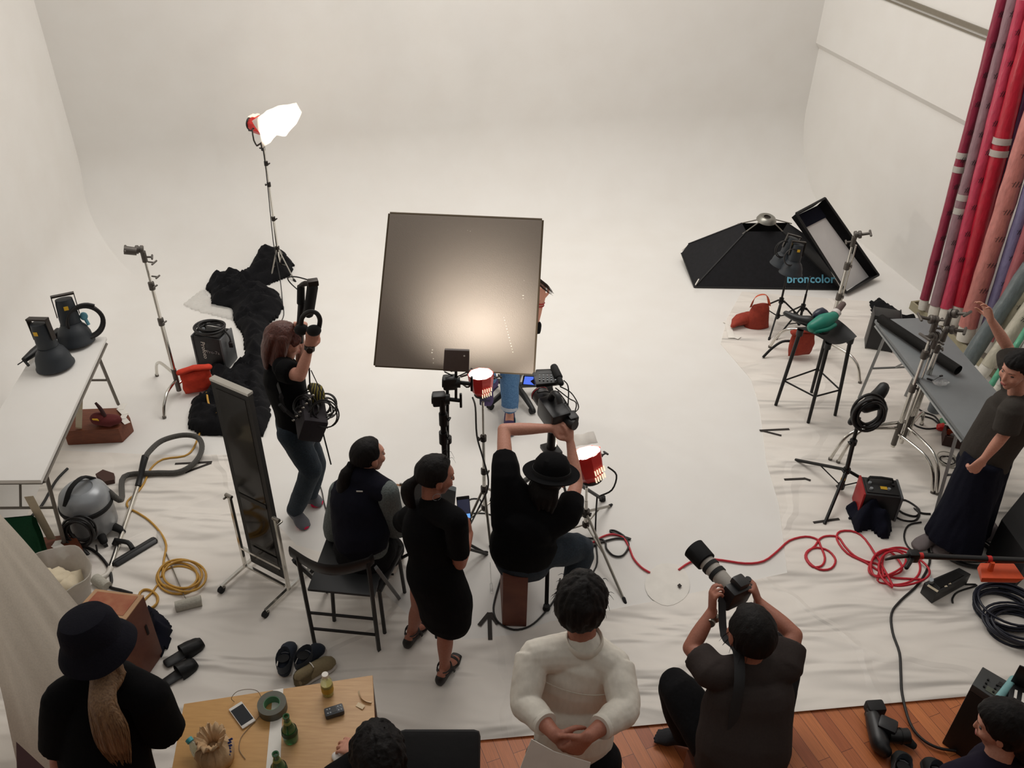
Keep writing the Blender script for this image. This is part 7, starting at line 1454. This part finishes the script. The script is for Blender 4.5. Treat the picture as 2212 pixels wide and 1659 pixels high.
# ------------------------------------------------------------------ front tables and what lies on them
woodA = mat('amber_table_board', (196, 150, 88), .5, bump=.02, scale=10, stretch=(1, 8, 1), rgb2=(182, 136, 76)); woodB = mat('pale_beech_table_board', (204, 164, 116), .45, bump=.02, scale=8, stretch=(1.2, 12, 1), rgb2=(184, 142, 96))
TZ = .70
def wtable(px, mt, lab):
    q = [P(x, y, TZ) for x, y in px]; t = thing('table', (q[0]+q[2])/2*1.0-Z*TZ, lab, 'table', 'wooden tables pushed together in front'); m = M(); m.hexa([p-Z*.028 for p in q], q); bevel(m, .004); obj('tabletop', m, mt, t); c = sum(q, V())/4
    for p in q: o = p.lerp(c, .08); m = M(); m.tube([V((o.x, o.y, .0)), o-Z*.028], .018, 12); obj('leg', m, steelm, t)
    return t
wtable([(397, 1520), (606, 1488), (588, 1800), (345, 1800)], woodA, 'amber-coloured wooden table, left of the two pushed together, phone on it')
wtable([(608, 1488), (805, 1458), (822, 1800), (590, 1800)], woodB, 'pale beech wooden table, right of the two pushed together, bottles on it')
m = M(); q = [P(x, y, TZ+.0006) for x, y in ((590, 1491), (612, 1487), (600, 1800), (562, 1800))]; m.hexa(q, [p+Z*.001 for p in q]); solo('joint_tape', m, paper, 'wide white tape strip covering the joint between the two wooden tables', 'tape')
c = P(523, 1545, TZ+.006); up_ = P(500, 1514, TZ)-P(546, 1577, TZ); up_.z = 0; up_.normalize(); t, B = phone(c, up_, (up_.y, -up_.x, 0), Z, 'mobile_phone', 'white phone with a dark screen lying on the amber table', mat('white_phone_case', (222, 218, 212), .3), mat('dark_phone_glass', (18, 20, 26), .15), .067, .135, .009)
cord('charging_cable', [P(506, 1516, TZ+.004), P(500, 1508, TZ+.03), P(512, 1494, TZ+.05), P(535, 1489, TZ+.05), P(556, 1493, TZ+.02), P(565, 1510, TZ+.004), P(567, 1535, TZ+.004), P(556, 1552, TZ+.004), P(535, 1575, TZ+.004), P(520, 1595, TZ+.004), P(517, 1620, TZ+.004), P(530, 1640, TZ+.004)], .0015, mat('grey_thin_cable', (130, 112, 92), .6), 'thin grey charging cable looping from the white phone', 'cable', 5)
c = P(590, 1532, TZ); t = thing('tape_roll', c, 'grey-green gaffer tape roll on the joint of the two tables', 'tape'); m = M(); m.lathe([(.038, .001), (.066, .001), (.066, .048), (.038, .048), (.038, .001)], c, Z, 48); obj('tape_body', m, mat('olive_grey_tape', (84, 84, 72), .5, bump=.05), t); m = M(); m.lathe([(.0355, .002), (.038, .002), (.038, .047), (.0355, .047), (.0355, .002)], c, Z, 48); obj('core', m, mat('green_core', (90, 140, 104), .6), t, label='pale green inner core')
def bottle(c, prof, mt, lab, cap=None, liq=None, label_=None, c_='bottle', grp=None):
    t = thing('bottle', c, lab, c_, grp); m = M(); m.lathe(prof, c, Z, 32); obj('glass_body', m, mt, t)
    if liq: m = M(); m.lathe(liq[0], c, Z, 28); obj('drink', m, liq[1], t)
    if label_: m = M(); m.lathe(label_[0], c, Z, 32); lb = obj('paper_label', m, label_[1], t)
    if cap: m = M(); m.lathe(cap[0], c, Z, 24); obj('cap', m, cap[1], t)
    return t
gg = mat('green_glass', (24, 110, 56), .08, trans=.55, spec=.8, alpha=.9); gprof = [(0, .001), (.030, .001), (.034, .01), (.035, .05), (.030, .085), (.018, .12), (.0125, .145), (.0125, .165), (.015, .167), (.015, .177), (.010, .177), (.010, .16)]
for (x, y, lab) in ((629, 1597, 'green glass bottle standing just in front of the grey-green tape roll'), (607, 1678, 'green glass bottle at the bottom edge of the photo on the white joint tape')):
    t = bottle(P(x, y, TZ), gprof, gg, lab, None, None, ([(.0355, .055), (.0365, .055), (.034, .080), (.033, .080)], mat('dark_green_label', (30, 62, 34), .6)), grp='green glass bottles')
    m = M(); m.lathe([(.0165, .125), (.0175, .127), (.0145, .142), (.0135, .142)], P(x, y, TZ), Z, 24); obj('neck_label', m, mat('pale_green_label', (150, 160, 90), .6), t)
bottle(P(709, 1498, TZ), [(0, .001), (.026, .001), (.028, .008), (.028, .09), (.022, .11), (.013, .125), (.012, .135)], mat('clear_glass', (236, 238, 226), .05, trans=.8, alpha=.5), 'small bottle of yellow drink with white cap on the beech table', ([(.014, .128), (.015, .13), (.015, .147), (0, .148)], paper), ([(0, .003), (.025, .003), (.026, .08), (0, .08)], mat('yellow_drink', (214, 200, 88), .2, trans=.3)), ([(.0285, .03), (.029, .03), (.029, .065), (.0285, .065)], mat('ochre_label', (196, 160, 54), .6)))
c = P(722, 1537, TZ+.018); t = thing('audio_recorder', c, 'small dark grey recorder with buttons on the beech table', 'recorder'); Bz = rz(22); m = M(); m.box(c, (.088, .048, .030), Bz, .008); b_ = obj('housing', m, mat('slate_black', (50, 54, 60), .45), t); m = M(); m.box(c+Z*.0155, (.022, .028, .001), Bz); obj('display', m, blackpl, b_)
m = M()
for i, x in enumerate((-.03, -.018, .02, .032)):
    for y in (-.01, .01): m.ell(c+Bz@V((x, y, .0155)), (.004, .004, .0015), None, 8, 5)
obj('buttons', m, silver, b_)
m = M(); pts = [P(x, y, TZ+.004) for x, y in ((774, 1493), (776, 1502), (782, 1510), (792, 1515), (803, 1517))]; m.tube(pts, [(.010, .0006)]*5, 6, 3, side=(.6, -.6, .5)); solo('paper_curl', m, mat('cream_strip', (232, 210, 176), .8), 'curled cream paper strip near the corner of the beech table', 'paper')
m = M(); strip(m, P(771, 1521, TZ+.002), P(786, 1528, TZ+.006), .022); m.jit(.002, 40); solo('paper_scrap', m, mat('cream_strip', (232, 210, 176), .8), 'short cream paper scrap on the beech table below the curled strip', 'paper')
c = P(470, 1640, TZ); t = thing('paper_bag', c, 'crumpled beige bag with gathered open top and blue print on the amber table', 'bag'); m = M(); k = 40; rows = []
for j, (r_, h_) in enumerate(((.05, .002), (.075, .01), (.082, .06), (.07, .10), (.040, .125), (.050, .15), (.068, .168), (.060, .175), (.034, .15), (.022, .12), (.03, .08))):
    rows.append([m.b.verts.new(c+V((math.cos(6.2832*i/k)*r_*(1+.16*noise.noise(V((math.cos(6.2832*i/k)*3, math.sin(6.2832*i/k)*3, j*.6)))*(1+j*.12)), math.sin(6.2832*i/k)*r_*(1+.2*math.sin(i*1.9+j*.4)*(.25 if j < 3 else .9)*.6), h_+.010*math.sin(i*2.1+j)*(j > 3)))) for i in range(k)])
for j in range(len(rows)-1):
    for i in range(k): m.b.faces.new((rows[j][i], rows[j][(i+1) % k], rows[j+1][(i+1) % k], rows[j+1][i]))
m.b.faces.new(rows[0][::-1]); m.b.faces.new(rows[-1]); obj('bag_body', m, mat('beige_kraft', (206, 172, 132), .8, bump=.3, scale=40), t, 80)
m = M()
for i in range(6): q = c+V((.066+.004*(i % 2), -.03+.010*i, .075+.008*i)); m.tube([q+V((-.006, 0, 0)), q+V((.010, .004, .008))], [(.005, .002)]*2, 6)
obj('blue_print', m, mat('blue_ink', (48, 70, 140), .6), t, label='blue printed pattern')
c = P(437, 1632, TZ+.03); ax_ = V((-.7, .55, .35)).normalized(); t = thing('water_bottle', c, 'clear plastic water bottle with turquoise cap leaning on the beige bag', 'bottle'); m = M(); c0 = c-ax_*.06; m.lathe([(0, 0), (.028, .0), (.030, .01), (.029, .05), (.030, .09), (.024, .115), (.013, .135), (.012, .14)], c0, ax_, 28); obj('bottle_body', m, mat('clear_blue_plastic', (160, 205, 220), .1, trans=.8, alpha=.6), t); m = M(); m.lathe([(.0135, .138), (.016, .14), (.016, .158), (0, .16)], c0, ax_, 24); obj('cap', m, mat('turquoise_cap', (70, 170, 180), .4), t, label='turquoise cap')
c = P(738, 1640, TZ+.012); m = M(); m.ell(c, (.030, .052, .017), rz(60), 24, 12); m.box(c-Z*.010, (.04, .08, .006), rz(60), .003); solo('computer_mouse', m, mat('white_phone_case', (222, 218, 212), .3), 'white computer mouse under the hand at the bottom table edge', 'mouse')
# sneakers by the table
def sneaker(heel, toe, lab, grp, up_, sole_, hi=1):
    t = thing('sneaker', (heel+toe)/2, lab, 'shoe', grp); d = (toe-heel).normalized(); x = d.cross(Z); L_ = (toe-heel).length
    m = M(); m.tube([heel+d*.03+Z*.014, heel.lerp(toe, .35)+Z*.014, heel.lerp(toe, .72)+Z*.014, toe-d*.03+Z*.014], [(.041, .016), (.041, .016), (.055, .016), (.045, .016)], 18, 3, side=x, rnd=True); obj('sole', m, sole_, t)
    m = M(); m.tube([heel+d*.035+Z*.05, heel.lerp(toe, .45)+Z*.05, heel.lerp(toe, .75)+Z*.038, toe-d*.035+Z*.030], [(.039, .058), (.041, .050), (.049, .034), (.038, .022)], 18, 3, side=x, rnd=True); obj('upper', m, up_, t, 80)
    zc = .085+.045*hi; m = M(); c = heel.lerp(toe, .22)+Z*0
    rr = [c+d*.066*math.cos(R(24*i))+x*.042*math.sin(R(24*i))+Z*(zc+.012*math.cos(R(24*i))) for i in range(15)]; lo = [p+Z*-.055*(1)+(c-p).xy.to_3d()*-.02 for p in rr]
    a_ = [m.b.verts.new(p) for p in rr]; b_ = [m.b.verts.new(p) for p in lo]
    for i in range(15): m.b.faces.new((a_[i], a_[(i+1) % 15], b_[(i+1) % 15], b_[i]))
    bmesh.ops.solidify(m.b, geom=list(m.b.faces), thickness=.007); obj('collar', m, mat('grey_padding', (92, 98, 106), .8) if hi else up_, t, 80)
    m = M(); m.lathe([(0, 0), (.034, 0), (.034, .002), (0, .002)], c+Z*(zc-.012), (d*.18+Z), 20, ); obj('insole', m, mat('dark_insole', (18, 18, 20), .9), t)
    for i in range(4): q = heel.lerp(toe, .42+.075*i)+Z*(.104-.014*i); m = M(); m.tube([q-x*.022-Z*.004, q+Z*.004, q+x*.022-Z*.004], .0028, 6, 2); obj('lace', m, paper if not hi else mat('grey_lace', (120, 122, 128), .8), t)
nv = mat('navy_suede', (30, 38, 52), .85, bump=.2, scale=100); ws = mat('white_rubber', (206, 200, 192), .6)
sneaker(P(614, 1468, .014), P(630, 1390, .014)+V((.0, .0, 0)), 'left navy high-top sneaker of the pair standing behind the tables', 'navy sneakers behind the tables', nv, ws)
sneaker(P(648, 1458, .014), P(700, 1396, .014), 'right navy high-top sneaker of the pair, loose black laces', 'navy sneakers behind the tables', nv, ws)
kh = mat('khaki_canvas', (136, 122, 92), .9, bump=.2, scale=90)
sneaker(P(640, 1484, .014), P(728, 1428, .014), 'khaki low canvas sneaker with white laces beside the navy pair', None, kh, ws, 0)
# office chair back at the bottom centre
t = thing('office_chair', (-.10, 1.95, 0), 'black office chair with a rounded backrest beside the person at the tables', 'chair'); q = [P(880, 1700, .86), P(1028, 1700, .86), P(1012, 1596, .98), P(872, 1586, .98)]; cq = sum(q, V())/4
m = M(); ux_ = (q[1]-q[0]).normalized(); uy_ = (q[3]-q[0]); uy_ = (uy_-ux_*uy_.dot(ux_)).normalized(); m.box(cq-uy_*.095, (.345, .06, .44), Matrix((ux_, ux_.cross(uy_)*-1, uy_)).transposed(), .028); obj('backrest', m, mat('black_mesh', (17, 17, 19), .8, bump=.1), t)
cc = V((cq.x, 1.86, 0)); m = M(); m.tube([cc+Z*.44, cc+Z*.50], [(.22, .22), (.23, .22)], 24, 2, rnd=True); obj('seat', m, blackcloth, t); m = M(); m.tube([cc+Z*.08, cc+Z*.44], .026, 12); m.tube([cc+V((0, .1, .42)), cc+V((0, .26, .5)), cq-uy_*.2], .02, 8, 2); obj('column', m, blackpl, t)
for i in range(5): a = R(18+72*i); d = V((math.cos(a), math.sin(a), 0)); m = M(); m.tube([cc+Z*.09, cc+d*.28+Z*.055], [.024, .016], 10); m.tube([cc+d*.28+Z*.05, cc+d*.28+Z*.005], .02, 10); obj('leg', m, blackpl, t)
# ------------------------------------------------------------------ bottom right
t = thing('mixer_case', P(2080, 1600), 'tall black equipment case with a grey sound mixer on top, bottom right', 'case'); q = [P(x, y, .55) for x, y in ((2098, 1476), (2122, 1444), (2236, 1512), (2200, 1560))]
q = [P(2100, 1478, .52), P(2123, 1440, .52), P(2240, 1508, .52), P(2216, 1556, .52)]; m = M(); g0 = [V((p.x, p.y, .0)) for p in q]; m.hexa(g0, [p-Z*.05 for p in q]); bevel(m, .006); obj('case_body', m, mat('black_case', (18, 17, 17), .6), t)
m = M(); m.hexa([p-Z*.048 for p in q], q); bevel(m, .004); mx_ = obj('mixer', m, mat('mixer_grey', (58, 60, 60), .5), t)
ux_ = (q[2]-q[1]).normalized(); uy_ = (q[1]-q[0]).normalized()
m = M()
for i in range(7):
    for j in range(3): p = q[0]+ux_*(.05+.045*i)+uy_*(.025+.028*j); m.lathe([(0, .010), (.005, .010), (.006, 0)], p, Z, 10)
obj('knobs', m, blackpl, mx_); m = M(); m.box(q[0]+ux_*.13+uy_*.10+Z*.002, (.07, .03, .003), fr(uy_)); obj('display', m, mat('dark_display', (10, 10, 12), .2), mx_)
m = M(); m.hexa([q[0]+ux_*.06+uy_*.01+Z*.001, q[0]+ux_*.24+uy_*.01+Z*.001, q[0]+ux_*.24+uy_*.045+Z*.001, q[0]+ux_*.06+uy_*.045+Z*.001], [q[0]+ux_*.06+uy_*.01+Z*.003, q[0]+ux_*.24+uy_*.01+Z*.003, q[0]+ux_*.24+uy_*.045+Z*.003, q[0]+ux_*.06+uy_*.045+Z*.003]); obj('label_strip', m, mat('olive_label', (84, 88, 76), .6), mx_)
c = P(2172, 1492, .55); t = thing('handset', c, 'pale turquoise handset lying across the sound mixer', 'handset'); m = M(); a_, b_ = P(2152, 1516, .545), P(2190, 1466, .545); m.tube([a_, a_.lerp(b_, .5)+Z*.015, b_], [(.022, .016), (.018, .012), (.022, .016)], 14, 3, side=(1, .5, 0), rnd=True); obj('handset_shell', m, mat('pale_turquoise', (128, 178, 180), .5), t)
t = thing('laptop', P(2215, 1500, .55), 'black keyboard device with white keys at the right frame edge', 'device'); c = P(2216, 1512, .555); m = M(); m.box(c, (.16, .12, .02), rz(-30), .004); b_ = obj('base', m, blackpl, t); m = M()
for i in range(3): m.box(c+rz(-30)@V((-.05+.035*i, -.01, .012)), (.012, .07, .004), rz(-30))
obj('white_keys', m, paper, b_); m = M(); m.box(c+rz(-30)@V((0, .07, .07)), (.16, .008, .14), rz(-30), .003); obj('raised_lid', m, blackpl, b_)
# camera lying on the parquet
c = P(1912, 1575, .05); t = thing('photo_camera', c, 'black photo camera with lens and flash lying on the parquet, bottom right', 'camera'); Bz = rz(-30); bk = mat('camera_black', (30, 30, 32), .4)
m = M(); m.tube([P(1885, 1548, .05), P(1893, 1575, .05), P(1902, 1608, .05), P(1912, 1622, .045)], [(.040, .045), (.048, .05), (.05, .05), (.035, .04)], 16, 3, side=(1, .3, 0), rnd=True); m.box(P(1915, 1572, .07), (.10, .09, .09), Bz, .02); bd_ = obj('camera_body', m, bk, t)
m = M(); m.tube([P(1920, 1588, .06), P(1940, 1590, .06), P(1962, 1590, .06)], [.036, .040, .042], 24, 2); m.tube([P(1944, 1590, .06), P(1948, 1590, .06)], .044, 24); obj('lens', m, blackpl, bd_); m = M(); m.lathe([(0, 0), (.034, 0)], P(1963, 1590, .06), P(1963, 1590, .06)-P(1920, 1588, .06), 20); obj('front_glass', m, glasslens, bd_)
m = M(); m.box(P(1890, 1530, .06), (.10, .07, .07), rz(5), .014); m.box(P(1882, 1545, .05), (.05, .06, .06), rz(5), .01); obj('flash_head', m, mat('black_hood', (22, 22, 24), .7), t)
m = M(); m.tube([P(1960, 1600, .04), P(1975, 1612, .03)], [(.03, .02), (.02, .012)], 12, rnd=True); obj('lens_cap', m, rubber, t)
for (h_, to, lab) in ((P(1935, 1700, .012), P(1950, 1628, .012), 'left black sneaker cut off by the bottom edge, below the camera on the parquet'), (P(2012, 1715, .012), P(2008, 1640, .012), 'right black sneaker cut off by the bottom edge, below the camera on the parquet')):
    sneaker(h_, to, lab, 'black sneakers on the parquet', mat('black_mesh_shoe', (26, 28, 28), .8), mat('black_sole', (30, 30, 30), .8), 1)
